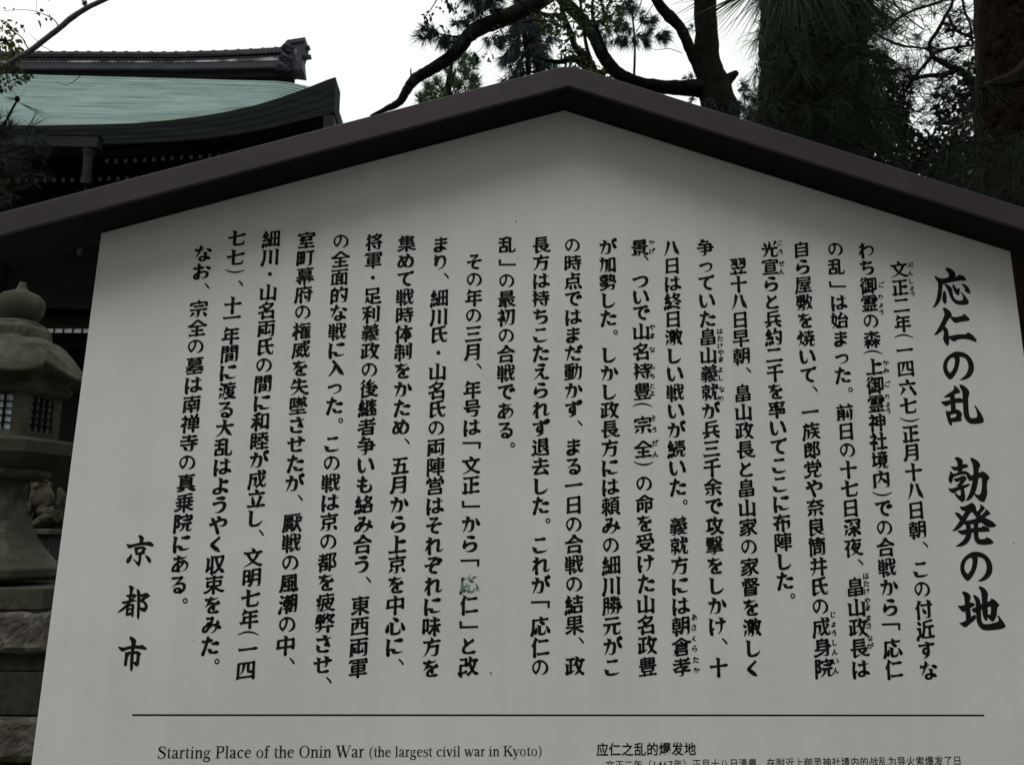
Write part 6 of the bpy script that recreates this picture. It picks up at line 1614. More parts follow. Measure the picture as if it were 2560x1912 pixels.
gv = [(.06, .0, .14), (.02, 0, .26), (-.03, 0, .36), (-.06, 0, .44), (-.13, 0, .45), (-.07, .06, .22), (-.11, .06, .10), (-.13, .06, .02),
      (-.07, -.06, .22), (-.11, -.06, .10), (-.13, -.06, .02), (.10, .09, .10), (.02, .11, .05), (-.04, .11, .02), (.10, -.09, .10), (.02, -.11, .05), (-.04, -.11, .02),
      (.14, 0, .16), (.17, 0, .28), (.13, 0, .38), (-.17, 0, .43)]
ge = [(0, 1), (1, 2), (2, 3), (3, 4), (1, 5), (5, 6), (6, 7), (1, 8), (8, 9), (9, 10), (0, 11), (11, 12), (12, 13), (0, 14), (14, 15), (15, 16), (0, 17), (17, 18), (18, 19), (4, 20)]
gr_ = [.10, .10, .085, .085, .05, .04, .032, .036, .04, .032, .036, .065, .04, .03, .065, .04, .03, .035, .045, .02, .035]
try:
    body = skin_mesh("body", gv, ge, gr_, M['carved'], gd)
except Exception as ex_:
    print("skin", ex_)
mb = MB()
for k in range(16):
    t = k * 2.4
    r = .07 + .02 * math.sin(k)
    c = Vector((-.02 + .02 * math.cos(k), r * math.cos(t), .40 + r * math.sin(t) * .9 - .01 * k * .5))
    mb.lathe([(.004, -.034), (.030, -.014), (.034, .008), (.018, .028), (.004, .034)], c.x, c.y, c.z, 8)
mb.build("mane", M['carved'], gd, smooth=True)
for sgn in (-1, 1):
    MB().lathe([(.022, -.01), (.018, .03), (.003, .06)], -.05, .06 * sgn, .50, 8).build("ear", M['carved'], gd, smooth=True)


# ================================================================== FOLIAGE TOOLS
def fast_mesh(name, V, quads, tris, mat, parent=None, kind=None):
    me = bpy.data.meshes.new(name)
    V = np.asarray(V, np.float32)
    nq = 0 if quads is None else len(quads)
    ntr = 0 if tris is None else len(tris)
    me.vertices.add(len(V))
    me.vertices.foreach_set("co", V.ravel())
    loops = []
    starts = []
    tot = 0
    if nq:
        loops.append(np.asarray(quads, np.int32).ravel())
        starts.append(np.arange(nq, dtype=np.int32) * 4)
        tot = nq * 4
    if ntr:
        loops.append(np.asarray(tris, np.int32).ravel())
        starts.append(np.arange(ntr, dtype=np.int32) * 3 + tot)
    loops = np.concatenate(loops)
    starts = np.concatenate(starts)
    me.loops.add(len(loops))
    me.loops.foreach_set("vertex_index", loops)
    me.polygons.add(len(starts))
    me.polygons.foreach_set("loop_start", starts)
    me.materials.append(mat)
    me.update(calc_edges=True)
    me.validate()
    ob = put(bpy.data.objects.new(name, me), parent)
    ob["kind"] = kind or "stuff"          # leaves and needles nobody could count
    return ob


def unit(a):
    return a / (np.linalg.norm(a, axis=-1, keepdims=True) + 1e-9)


def needles(name, tufts, mat, parent, origin=(0, 0, 0)):
    """tufts: (pos, dir, n, length, spread, width, droop); every needle a thin bent blade"""
    Vs = []
    for pos, d, n_, L, spr, w, droop in tufts:
        pos = np.array(pos, float)
        d = unit(np.array(d, float))
        dv = unit(d[None, :] + rng.normal(0, spr, (n_, 3)))
        base = pos[None, :] + d[None, :] * rng.uniform(-.25, .25, (n_, 1)) * L * .6
        ln = L * rng.uniform(.7, 1.1, (n_, 1))
        side = unit(np.cross(dv, rng.normal(0, 1, (n_, 3)))) * w * .5
        mid = base + dv * ln * .5 + np.array([0, 0, -1]) * droop * ln * .15
        tip = base + dv * ln + np.array([0, 0, -1]) * droop * ln * .6
        Vs.append(np.stack([base - side, base + side, mid + side, mid - side, tip], 1).reshape(-1, 3))
    V = np.concatenate(Vs) - np.array(origin)
    nN = len(V) // 5
    b = np.arange(nN)[:, None] * 5
    return fast_mesh(name, V, b + np.array([0, 1, 2, 3]), b + np.array([3, 2, 4]), mat, parent)


def leaves(name, P, size, mat, parent, down=.6, origin=(0, 0, 0), wid=.42, dirs=None):
    P = np.asarray(P, float)
    n_ = len(P)
    d = unit(rng.normal(0, 1, (n_, 3)) * np.array([1, 1, .6]) + np.array([0, 0, -down])) if dirs is None else unit(np.asarray(dirs, float))
    sd_ = unit(np.cross(d, rng.normal(0, 1, (n_, 3))))
    nm = np.cross(d, sd_)
    L = (size * rng.uniform(.65, 1.15, (n_, 1)))
    w = L * wid
    fold = nm * w * .25
    V = np.stack([P, P + d * L * .35 + sd_ * w * .5 + fold, P + d * L * .7 + sd_ * w * .38 + fold, P + d * L,
                  P + d * L * .7 - sd_ * w * .38 + fold, P + d * L * .35 - sd_ * w * .5 + fold], 1).reshape(-1, 3) - np.array(origin)
    b = np.arange(n_)[:, None] * 6
    q = np.concatenate([b + np.array([0, 1, 2, 3]), b + np.array([0, 3, 4, 5])])
    return fast_mesh(name, V, q, None, mat, parent)


def single_leaves(name, P, size, mat, parent, down=.6, wid=.42, dirs=None):
    """leaves big enough to pick apart: each its own object on shared meshes"""
    base = []
    for k in range(3):
        o = leaves(name, [(0, 0, 0)], size, mat, parent, 0, (0, 0, 0), wid, [(1, 0, 0)])
        base.append(o.data)
        bpy.data.objects.remove(o)
    org = Vector(parent.location)
    for i, p in enumerate(P):
        if dirs is None:
            d = Vector((random.gauss(0, 1), random.gauss(0, 1), random.gauss(0, .6) - down)).normalized()
            ln = 1.0
        else:
            d = Vector(dirs[i]).normalized()
            ln = 1.0
        o = bpy.data.objects.new(name, random.choice(base))
        col.objects.link(o)
        o.parent = parent
        o.location = Vector(p) - org
        o.rotation_mode = 'QUATERNION'
        from mathutils import Quaternion
        o.rotation_quaternion = d.to_track_quat('X', 'Z') @ Quaternion((1, 0, 0), random.uniform(-1.2, 1.2))
        o.scale = (random.uniform(.8, 1.15),) * 3


def limb(pts, widths, Y, sides=9, rough=.06, n=5):
    """bark tube through photograph points; Y a depth or list of depths"""
    if not hasattr(Y, '__len__'):
        Y = [Y] * len(pts)
    P = catmull([at(x, y, yy) for (x, y), yy in zip(pts, Y)], n)
    Wd = interp([w * mpp(yy) * .5 for w, yy in zip(widths, Y)], len(P))
    return MB().tube(P, Wd, sides, rough)


def in_poly(x, y, poly):
    c_ = False
    n_ = len(poly)
    for i in range(n_):
        x1, y1 = poly[i]
        x2, y2 = poly[(i + 1) % n_]
        if (y1 > y) != (y2 > y) and x < (x2 - x1) * (y - y1) / (y2 - y1) + x1:
            c_ = not c_
    return c_


def scatter(poly, n_, Y0_, Y1_):
    xs = [p[0] for p in poly]
    ys = [p[1] for p in poly]
    o = []
    while len(o) < n_:
        x, y = random.uniform(min(xs), max(xs)), random.uniform(min(ys), max(ys))
        if in_poly(x, y, poly):
            o.append(at(x, y, random.uniform(Y0_, Y1_)))
    return o


def tree(name, label, cat, foot, group=None):
    return thing(name, label, cat, foot, group)


def pl(mb, name, mat, root, smooth=True):
    ob = mb.build(name, mat, root, smooth)
    ob.data.transform(Matrix.Translation(-Vector(root.location)))
    return ob


# ================================================================== A: pine whose limbs arch over the sign
YA = 6.5
rootA = tree("pine_tree", "dark pine with long bare limb arching left over the notice board roof", "pine tree", tuple(Vector((at(1815, 1800, YA).x, YA, 0))))
gA = Vector(rootA.location)
tr = [at(x, y, YA) for x, y in [(1815, 1500), (1815, 900), (1812, 420), (1800, 290), (1787, 225), (1770, 150), (1765, 60), (1762, -100), (1764, -400), (1775, -900)]]
tr = [Vector((tr[0].x, YA, -.05))] + tr
tw = [110, 105, 104, 102, 104, 88, 66, 62, 60, 56, 40]
mb = MB().tube(catmull(tr, 5), interp([w * mpp(YA) * .5 for w in tw], (len(tr) - 1) * 5 + 1), 14, .07)
pl(mb, "trunk", M['bark'], rootA)
limbsA = [
    ([(1790, 222), (1700, 220), (1640, 216), (1585, 205), (1540, 180), (1508, 140), (1485, 95), (1455, 50), (1415, 8), (1370, -50), (1300, -120)],
     [50, 36, 33, 32, 31, 30, 28, 30, 32, 28, 20], YA),
    ([(1772, 235), (1745, 165), (1722, 115), (1700, 68), (1672, 40), (1648, 12), (1630, -20), (1600, -90)], [34, 29, 27, 25, 29, 24, 22, 16], YA),
    ([(1765, -330), (1620, -220), (1450, -70), (1346, 4), (1264, 45), (1203, 68), (1172, 90), (1132, 138), (1081, 173), (1041, 196), (1019, 222), (1000, 254), (968, 272), (925, 291)],
     [52, 46, 42, 40, 38, 38, 36, 31, 28, 27, 23, 19, 14, 5], [YA, YA, YA - .3, YA - .6, YA - .8, YA - .9, YA - 1, YA - 1, YA - 1.1, YA - 1.1, YA - 1.2, YA - 1.2, YA - 1.2, YA - 1.2]),
    ([(1800, 215), (1825, 195), (1842, 182)], [40, 26, 14], YA),
]
for p, w, Y in limbsA:
    pl(limb(p, [k * 1.12 for k in w], Y, 10, .07), "limb", M['bark'], rootA)
tw_ = MB()
for p, w in [([(1585, 196), (1587, 120), (1582, 50), (1570, -5)], [7, 6, 5, 4]), ([(1583, 50), (1600, 15), (1606, -10)], [4, 3, 3]),
             ([(1590, 82), (1612, 45), (1640, 0)], [3, 2.5, 2]), ([(1706, 134), (1672, 122), (1640, 125), (1610, 112)], [2, 2, 1.5, 1]),
             ([(1028, 192), (1027, 180), (1027, 172)], [5, 4, 3]), ([(1120, 130), (1122, 116)], [8, 5]),
             ([(1700, 130), (1660, 70), (1668, 20)], [0.5, .5, .5]),
             ([(1170, 90), (1130, 92), (1095, 84), (1073, 62)], [8, 6, 4, 3]), ([(1215, 70), (1200, 40), (1185, 10), (1190, -20)], [5, 4, 3, 3])]:
    m_ = limb(p, w, YA - .9 if p[0][0] < 1300 else YA, 6, 0)
    tw_.add(m_.v, m_.f)
o = pl(tw_, "twig", M['bark'], rootA)
o["kind"] = "stuff"
T_ = []
for (x, y, dx, dz, n_, L, Y) in [(1070, 78, -.8, .1, 90, .2, 5.5), (1085, 88, -.6, -.3, 110, .2, 5.5), (1105, 92, -.4, -.5, 120, .2, 5.5), (1125, 95, -.2, -.7, 110, .2, 5.5), (1145, 92, .2, -.6, 90, .2, 5.5),
                                (1160, 75, -.3, .6, 60, .18, 5.5), (1165, 60, -.5, .5, 50, .18, 5.5),
                                (1195, 20, .3, -.3, 150, .26, 5.6), (1215, 10, .5, -.3, 150, .26, 5.6), (1235, 22, .5, -.4, 120, .24, 5.6), (1205, -10, 0, -.4, 120, .26, 5.6),
                                (1224, 100, .2, -.7, 80, .18, 5.6), (1245, 90, .4, -.6, 90, .2, 5.6), (1262, 105, .2, -.8, 60, .16, 5.6),
                                (1640, 96, 1, -.05, 110, .22, 6.4), (1615, 100, .8, -.3, 110, .22, 6.4), (1655, 92, 1, .1, 70, .16, 6.4), (1590, 95, .6, -.4, 100, .2, 6.4), (1625, 78, .4, .7, 60, .15, 6.4),
                                (1600, 40, 1, -.2, 100, .2, 6.4), (1628, 45, 1, -.4, 110, .2, 6.4), (1575, 60, -.5, -.6, 110, .22, 6.4), (1560, 90, -.3, -.8, 90, .22, 6.4), (1530, 95, -.2, -.8, 90, .2, 6.4),
                                (1545, 20, .2, -.3, 120, .24, 6.5), (1570, 10, .4, -.3, 120, .24, 6.5), (1520, 30, -.2, -.6, 110, .24, 6.5),
                                (1725, 195, -.8, -.2, 50, .14, 6.4), (1735, 210, -.7, .2, 40, .12, 6.4), (1732, 65, -.8, .2, 30, .12, 6.4), (1728, 72, -.8, -.1, 26, .12, 6.4),
                                (1735, 250, -.7, -.5, 50, .13, 6.4), (1745, 262, -.6, -.7, 50, .13, 6.4), (1850, 215, .8, -.1, 80, .2, 6.3), (1865, 235, .7, -.5, 90, .2, 6.3), (1850, 255, .5, -.7, 90, .2, 6.3), (1290, 70, .3, -.5, 120, .24, 6.8), (1320, 60, .6, -.4, 120, .24, 6.8), (1350, 80, .7, -.5, 120, .22, 6.8), (1375, 100, .6, -.6, 90, .2, 6.8), (1275, 45, -.2, -.6, 120, .24, 6.8), (1180, -10, -.4, -.4, 120, .26, 5.6), (1150, 60, -.6, .2, 60, .18, 5.5), (1790, 270, -.5, -.6, 80, .18, 6.2), (1830, 285, .2, -.8, 90, .2, 6.2), (1860, 285, .6, -.4, 90, .2, 6.2), (1500, 100, -.2, -.6, 100, .22, 6.5), (1480, 60, .2, -.5, 120, .24, 6.5), (1530, 60, .4, -.5, 120, .24, 6.5)]:
    for q_ in range(4):
        T_.append((at(x + random.gauss(0, 9), y + random.gauss(0, 7), Y + random.uniform(-.25, .25)), (dx + random.gauss(0, .3), random.uniform(-.5, .5), dz + random.gauss(0, .25)),
                   int(n_ * .6), L * random.uniform(.42, .6), .65, .0042, .25))
needles("needle_cluster", T_, M['needle_blue'], rootA, gA)

# ================================================================== B: cedar far behind, two thin stems
YB = 14.0
rootB = tree("cedar_tree", "distant drooping cedar with two thin stems behind the roof apex", "cedar tree", tuple(Vector((at(1330, 1650, YB).x, YB, 0))))
gB = Vector(rootB.location)
for (x0, x1, x2, w) in ((1308, 1314, 1322, 15), (1326, 1336, 1352, 11)):
    p = [at(x0, -250, YB), at(x0, 20, YB), at(x1, 110, YB), at(x2, 200, YB), at(x2 + 4, 700, YB)]
    p.append(Vector((p[-1].x, YB, 0)))
    mb = MB().tube(catmull(p, 4), interp([w * .35 * mpp(YB) * .5] + [w * mpp(YB) * .5] * 5, 21), 8, .08)
    pl(mb, "trunk", M['bark'], rootB)
T_ = []
bm_ = MB()
for i in range(120):
    y = random.uniform(-120, 235)
    side = random.choice((-1, 1))
    cx0 = float(np.interp(y, [-120, 20, 110, 200], [1308, 1312, 1316, 1326])) if random.random() < .6 else float(np.interp(y, [20, 110, 200], [1328, 1338, 1352]))
    reach = (18 + max(0, y + 40) * .28) * random.uniform(.3, 1.1)
    if side > 0:
        reach *= .75
    a = at(cx0, y, YB)
    e = at(cx0 + side * reach, y + reach * .45 + 8, YB + random.uniform(-.5, .5))
    m_ = MB().tube([a, (a + e) / 2 + Vector((0, 0, .1)), e], [.016, .012, .006], 4, 0)
    bm_.add(m_.v, m_.f)
    for q in range(3):
        f_ = random.uniform(.35, 1.0)
        p = a.lerp(e, f_) + Vector((0, 0, random.uniform(-.12, .05)))
        T_.append((p, (side * .5, random.uniform(-.3, .3), -.8), 26, .24, .55, .013, .5))
o = pl(bm_, "branch", M['bark'], rootB)
o["kind"] = "stuff"
needles("foliage", T_, M['needle_blue'], rootB, gB)

# ================================================================== C: bushy small pine seen under the limb
YC = 12.0
rootC = tree("young_pine", "bushy green pine top showing under the arching limb, left of the cedar", "pine tree", tuple(Vector((at(1110, 1650, YC).x, YC, 0))))
gC = Vector(rootC.location)
pp = [at(1130, 150, YC), at(1120, 230, YC), at(1112, 500, YC)]
pp.append(Vector((pp[-1].x, YC, 0)))
pl(MB().tube(catmull(pp, 4), interp([.02, .05, .09, .12], 13), 8, .06), "trunk", M['bark'], rootC)
T_ = []
polyC = [(1045, 300), (1040, 255), (1062, 215), (1100, 190), (1135, 150), (1170, 128), (1185, 150), (1200, 195), (1192, 225), (1215, 300)]
for p in scatter(polyC, 150, YC - .6, YC + .6):
    T_.append((p, (random.uniform(-.5, .5), random.uniform(-.5, .5), random.uniform(.0, 1)), 34, .17, .7, .010, 0))
needles("foliage", T_, M['needle_green'], rootC, gC)
bm_ = MB()
for p in scatter(polyC, 26, YC - .4, YC + .4):
    m_ = MB().tube([pp[1] + Vector((0, 0, random.uniform(-.6, .4))), p], [.02, .006], 4)
    bm_.add(m_.v, m_.f)
o = pl(bm_, "branch", M['bark'], rootC)
o["kind"] = "stuff"

# ================================================================== D: broadleaf tree, trunk hidden behind the sign
YD = 5.2
rootD = tree("broadleaf_tree", "leafy broadleaf tree with dark limb rising behind the sign roof apex", "tree", tuple(Vector((at(1500, 1700, YD).x, YD, 0))))
gD = Vector(rootD.location)
for p, w, nm in [([(1500, 900), (1500, 420), (1492, 230), (1468, 150), (1440, 122), (1425, 78), (1408, 34), (1395, -40)], [60, 50, 40, 26, 18, 16, 14, 12], "trunk"),
                 ([(1492, 190), (1440, 148), (1400, 155), (1360, 150), (1330, 138), (1305, 133)], [30, 20, 14, 8, 4, 3], "limb"),
                 ([(1480, 165), (1465, 110), (1458, 60), (1450, 0)], [14, 10, 8, 7], "limb"),
                 ([(1500, 200), (1520, 150), (1500, 90), (1480, 30), (1490, -40)], [20, 12, 10, 9, 8], "limb"),
                 ([(1408, 40), (1340, 30), (1260, -20), (1180, -40), (1110, -20), (1080, 20), (1062, 45)], [12, 8, 6, 5, 4, 3, 2], "limb"),
                 ([(1418, 70), (1360, 52), (1320, 55), (1290, 60), (1245, 72), (1205, 85)], [6, 4, 4, 3, 2, 1.5], "limb"),
                 ([(1260, 70), (1225, 95), (1205, 120), (1190, 135)], [2.5, 2, 1.5, 1.2], "limb")]:
    if nm == "trunk":
        P_ = [at(x, y, YD) for x, y in p]
        P_ = [Vector((P_[0].x, YD, 0))] + P_
        ww = [w[0]] + w
        pl(MB().tube(catmull(P_, 5), interp([k * mpp(YD) * .5 for k in ww], (len(P_) - 1) * 5 + 1), 10, .06), "trunk", M['bark'], rootD)
    else:
        pl(limb(p, w, YD, 7, .04), "limb", M['bark'], rootD)
L_ = []
for poly, n_ in [([(1350, -80), (1580, -80), (1575, 20), (1545, 60), (1500, 45), (1470, 90), (1430, 100), (1395, 60), (1370, 20)], 900),
                 ([(1400, 100), (1450, 110), (1530, 200), (1560, 230), (1430, 175), (1395, 150)], 320),
                 ([(1330, 25), (1400, 35), (1430, 90), (1405, 88), (1350, 70)], 260),
                 ([(1235, 55), (1280, 70), (1260, 95), (1240, 85)], 22),
                 ([(1500, 40), (1560, 45), (1555, 75), (1510, 90)], 90)]:
    L_ += [tuple(p) for p in scatter(poly, n_, YD - .6, YD + .6)]
leaves("foliage", L_, .05, M['leaf_green'], rootD, .5, gD)
L_ = []
for (x, y, k) in [(1063, 48, 5), (1068, 55, 4), (1072, 62, 5), (1080, 40, 4), (1062, 66, 3), (1097, 20, 4), (1120, 8, 6), (1128, 18, 5), (1138, 25, 4), (1143, 12, 4), (1112, -5, 6), (1155, 30, 3), (1160, 5, 2),
                  (1172, 4, 2), (1186, 132, 3), (1196, 146, 2), (1205, 145, 2), (1215, 135, 4), (1222, 150, 2), (1190, 140, 2), (1232, 140, 1),
                  (1248, 100, 3), (1256, 105, 2), (1247, 118, 2), (1130, 12, 5), (1110, 30, 2), (1140, 30, 2), (1100, 70, 3), (1122, 75, 2), (1413, 108, 2), (1414, 122, 2), (1420, 132, 2)]:
    for q in range(k):
        L_.append(tuple(at(x + random.uniform(-5, 5), y - 4 + random.uniform(-5, 5), YD + random.uniform(-.1, .1))))
single_leaves("leaf", L_, .050, M['leaf_dark'], rootD, 1.6, .48)

# ================================================================== F: long-needled pine right of the limbs
YF = 3.0
rootF = tree("shaggy_pine", "shaggy dark green pine hung with long needles, right of the forked limbs", "pine tree",
             tuple(Vector((at(2030, 1900, YF).x, YF, 0))))
gF = Vector(rootF.location)
P_ = [at(x, y, YF) for x, y in [(2040, 1200), (2040, 500), (2035, 250), (2030, 50), (2025, -200), (2020, -700)]]
P_ = [Vector((P_[0].x, YF, 0))] + P_
pl(MB().tube(catmull(P_, 5), interp([w * mpp(YF) * .5 for w in (330, 320, 300, 290, 280, 270, 200)], 31), 16, .06), "trunk", M['redbark'], rootF)
polyF = [(1885, -150), (1890, 60), (1888, 180), (1880, 250), (1850, 300), (1790, 305), (1850, 335), (2000, 400), (2150, 440), (2240, 440), (2225, 380), (2245, 330), (2200, 230), (2190, 130), (2215, 30), (2225, -150)]
T_ = []
for p in scatter(polyF, 620, 1.6, 2.75):
    T_.append((p, (random.uniform(-.5, .5), random.uniform(-.8, .1), random.uniform(-1, .1)), 34, .13, .42, .0017, .5))
needles("needle_curtain", T_, M['needle_mid'], rootF, gF)
polyF2 = [(1925, -60), (2170, -60), (2165, 160), (2200, 330), (2210, 420), (2050, 400), (1910, 330), (1915, 250)]
leaves("inner_foliage", [tuple(p) for p in scatter(polyF2, 1400, 2.3, 2.85)], .06, M['leaf_dark'], rootF, .8, gF, .5)
bm_ = MB()
for i in range(26):
    a = at(2030 + random.uniform(-90, 90), random.uniform(-150, 300), YF - .15)
    b = at(random.uniform(1890, 2220), random.uniform(-100, 400), random.uniform(1.7, 2.5))
    m_ = MB().tube([a, (a + b) / 2 + Vector((0, 0, .06)), b], [.02, .012, .005], 5, .1)
    bm_.add(m_.v, m_.f)
o = pl(bm_, "branch", M['redbark'], rootF)
o["kind"] = "stuff"

# near bough with long pale needles, growing from the same trunk
bough = limb([(2060, -260), (2000, -190), (1950, -120), (1905, -60), (1880, -20)], [60, 44, 30, 20, 12], [2.6, 1.8, 1.2, .9, .8], 8, .06)
pl(bough, "near_bough", M['redbark'], rootF)
T_ = []
for (x, y, dx, dz, n_, L, Y) in [(1905, -40, -.75, -.65, 27, .205, .85), (1880, -25, -.8, -.5, 24, .20, .8), (1935, -50, -.4, -.9, 30, .21, .9), (1970, -60, -.1, -1, 27, .21, 1.0),
                                 (2010, -60, .1, -1, 27, .21, 1.0), (2060, -55, .35, -.95, 27, .21, 1.1), (2110, -55, .6, -.8, 24, .2, 1.1), (1990, -40, .0, -1, 18, .24, .9), (2150, -30, .7, -.5, 18, .2, 1.2),
                                 (1860, -50, -.9, -.35, 18, .18, .8)]:
    T_.append((at(x, y, Y), (dx, random.uniform(-.25, .1), dz), int(n_ * .75), L * 1.15, .24, .0027, .12))
needles("long_needles", T_, M['needle_near'], rootF, gF)

# ================================================================== G: red-barked pine at the right edge
YH = 3.6
rootG = tree("red_barked_pine", "thick red-barked pine trunk at the right edge above the sign roof", "pine tree", tuple(Vector((at(2570, 1900, YH).x, YH, 0))))
gG = Vector(rootG.location)
P_ = [at(x, y, YH) for x, y in [(2590, 1200), (2590, 600), (2588, 300), (2580, 0), (2575, -300), (2570, -900)]]
P_ = [Vector((P_[0].x, YH, 0))] + P_
pl(MB().tube(catmull(P_, 8), interp([w * mpp(YH) * .5 for w in (310, 300, 292, 290, 288, 284, 220)], 49), 26, .035), "trunk", M['redbark'], rootG)
# bark plates
pb = MB()
for i in range(420):
    y = random.uniform(-150, 560)
    t = random.uniform(math.pi, 2 * math.pi)
    c = at(2585, y, YH)
    r = 146 * mpp(YH)
    p = Vector((c.x + r * math.cos(t), YH + r * math.sin(t), c.z))
    n1 = Vector((math.cos(t), math.sin(t), 0))
    t1 = Vector((-math.sin(t), math.cos(t), 0))
    a_, b_ = random.uniform(.015, .035), random.uniform(.03, .08)
    v = []
    for k in range(7):
        an = k * 2 * math.pi / 7
        q = p + t1 * a_ * math.cos(an) * random.uniform(.7, 1.1) + Vector((0, 0, 1)) * b_ * math.sin(an) * random.uniform(.7, 1.1) + n1 * .004
        v.append(q)
    v += [q - n1 * .02 for q in v]
    v.append(p + n1 * random.uniform(.012, .022))
    f = [(k, (k + 1) % 7, 14) for k in range(7)] + [(k, k + 7, (k + 1) % 7 + 7, (k + 1) % 7) for k in range(7)]
    pb.add(v, f)
o = pl(pb, "bark_plate", M['redbark'], rootG, False)
o["kind"] = "stuff"
T_ = []
for (x, y, dx, dz, n_, L) in [(2455, 205, .2, -.5, 40, .2), (2470, 215, .7, -.5, 46, .2), (2450, 220, -.4, -.8, 40, .2), (2480, 210, .9, .05, 26, .18)]:
    T_.append((at(x, y, 2.4), (dx, -.1, dz), n_, L, .35, .0022, .2))
polyG = [(2560, 330), (2700, 250), (2700, 560), (2560, 540), (2380, 490), (2300, 455), (2330, 400), (2400, 330), (2440, 260), (2470, 300)]
for p in scatter(polyG, 170, 1.6, 2.8):
    T_.append((p, (random.uniform(-1, .2), random.uniform(-.5, .2), random.uniform(-1, -.1)), 30, .17, .35, .0018, .4))
needles("needle_curtain", T_, M['needle_dark'], rootG, gG)
bm_ = MB()
for (p, w) in [([(2600, 120), (2540, 180), (2480, 205), (2450, 222)], [30, 20, 12, 6]), ([(2640, 300), (2560, 380), (2460, 430), (2380, 450)], [30, 22, 12, 6])]:
    m_ = limb(p, w, [3.3, 2.9, 2.5, 2.3], 7, .06)
    bm_.add(m_.v, m_.f)
pl(bm_, "branch", M['redbark'], rootG)

# ================================================================== H: tangled pine seen in the gap
YT = 6.8
rootH = tree("tangled_pine", "tangle of thin crossing pine twigs against the sky between the two big pines", "pine tree",
             tuple(Vector((at(2420, 1800, YT).x, YT, 0))))
gH = Vector(rootH.location)
P_ = [at(x, y, YT) for x, y in [(2470, 1000), (2465, 500), (2455, 330), (2440, 240), (2436, 215)]]
P_ = [Vector((P_[0].x, YT, 0))] + P_
pl(MB().tube(catmull(P_, 5), interp([w * mpp(YT) * .5 for w in (70, 66, 50, 40, 30, 24)], 26), 10, .06), "trunk", M['bark'], rootH)
mainH = [([(2438, 222), (2416, 189), (2375, 167), (2348, 152), (2331, 140), (2324, 110), (2343, 80), (2362, 45), (2380, 10), (2390, -40)], [24, 20, 17, 15, 13, 12, 11, 10, 9, 7]),
         ([(2331, 140), (2310, 165), (2285, 195), (2262, 230), (2250, 260)], [12, 10, 10, 7, 5]),
         ([(2385, 180), (2350, 188), (2315, 190), (2285, 200)], [14, 13, 11, 8]), ([(2436, 215), (2420, 240), (2405, 262), (2410, 300)], [16, 12, 8, 5]),
         ([(2337, 132), (2370, 122), (2400, 118), (2432, 114)], [9, 8, 7, 6]), ([(2224, 66), (2250, 44), (2285, 26), (2343, 8), (2370, -10)], [9, 8, 8, 7, 6]),
         ([(2160, 70), (2225, 104), (2262, 116), (2300, 120), (2330, 126)], [7, 7, 7, 6, 6]), ([(2372, 40), (2385, 70), (2405, 85), (2436, 96)], [8, 8, 8, 7]),
         ([(2405, -10), (2412, 30), (2425, 60), (2432, 110)], [7, 7, 6, 6]), ([(2225, -10), (2245, 20), (2275, 50), (2310, 75)], [5, 5, 4, 4])]
bm_ = MB()
for p, w in mainH:
    m_ = limb(p, w, YT, 7, .08)
    bm_.add(m_.v, m_.f)
pl(bm_, "limb", M['bark'], rootH)
bm_ = MB()
for i in range(280):
    x, y = random.uniform(2180, 2445), random.uniform(-40, 330)
    a = random.uniform(0, math.pi)
    l = random.uniform(20, 75)
    p = [(x, y), (x + l * .5 * math.cos(a) + random.uniform(-6, 6), y + l * .5 * math.sin(a)), (x + l * math.cos(a), y + l * math.sin(a))]
    m_ = limb(p, [3.2, 2.2, 1.2], YT + random.uniform(-.8, .8), 4, 0, 3)
    bm_.add(m_.v, m_.f)
o = pl(bm_, "twig", M['bark'], rootH)
o["kind"] = "stuff"
T_ = []
for p in scatter([(2170, -60), (2445, -60), (2445, 250), (2400, 330), (2300, 330), (2180, 280), (2150, 150)], 210, YT - .7, YT + .5):
    T_.append((p, (random.uniform(-1, 1), random.uniform(-.5, .5), random.uniform(-1, .6)), 18, .2, .5, .0042, .1))
for p in scatter([(2150, 120), (2240, 140), (2300, 200), (2270, 260), (2200, 280), (2160, 200)], 60, YT - .7, YT + .5):
    T_.append((p, (random.uniform(-1, 1), random.uniform(-.5, .5), random.uniform(-.4, .3)), 30, .19, .4, .0045, .1))
needles("needles", T_, M['needle_dark'], rootH, gH)
L_ = []
for poly, n_ in [([(2170, 250), (2260, 270), (2280, 330), (2330, 340), (2400, 330), (2450, 350), (2450, 520), (2380, 480), (2220, 425), (2190, 360)], 3300),
                 ([(2330, 220), (2400, 240), (2440, 280), (2400, 330), (2330, 330)], 260), ([(2370, 55), (2395, 60), (2390, 85), (2365, 85)], 30),
                 ([(2180, 180), (2260, 200), (2290, 280), (2230, 330), (2180, 280)], 420), ([(2400, 150), (2450, 150), (2450, 300), (2410, 260)], 200)]:
    L_ += [tuple(p) for p in scatter(poly, n_, YT - .8, YT + .6)]
leaves("foliage", L_, .075, M['leaf_dark'], rootH, .3, gH, .45)

# ================================================================== dark bush right of the sign
YS = 2.4
rootS = tree("dark_bush", "dense dark bush beside the right edge of the notice board", "bush", (1.75, 2.4, 0))
bm_ = MB()
for i in range(9):
    a = Vector((1.75 + random.uniform(-.1, .1), 2.4 + random.uniform(-.1, .1), 0))
    b = Vector((random.uniform(1.0, 2.5), random.uniform(1.9, 3), random.uniform(1.3, 2.1)))
    m_ = MB().tube([a, (a + b) / 2, b], [.03, .022, .01], 6, .1)
    bm_.add(m_.v, m_.f)
pl(bm_, "stem", M['bark'], rootS)
pts = np.stack([rng.uniform(.85, 3.0, 5200), rng.uniform(1.8, 3.2, 5200), rng.uniform(.15, 2.35, 5200)], 1)
leaves("foliage", pts, .07, M['leaf_dark'], rootS, .5, (1.75, 2.4, 0), .5)

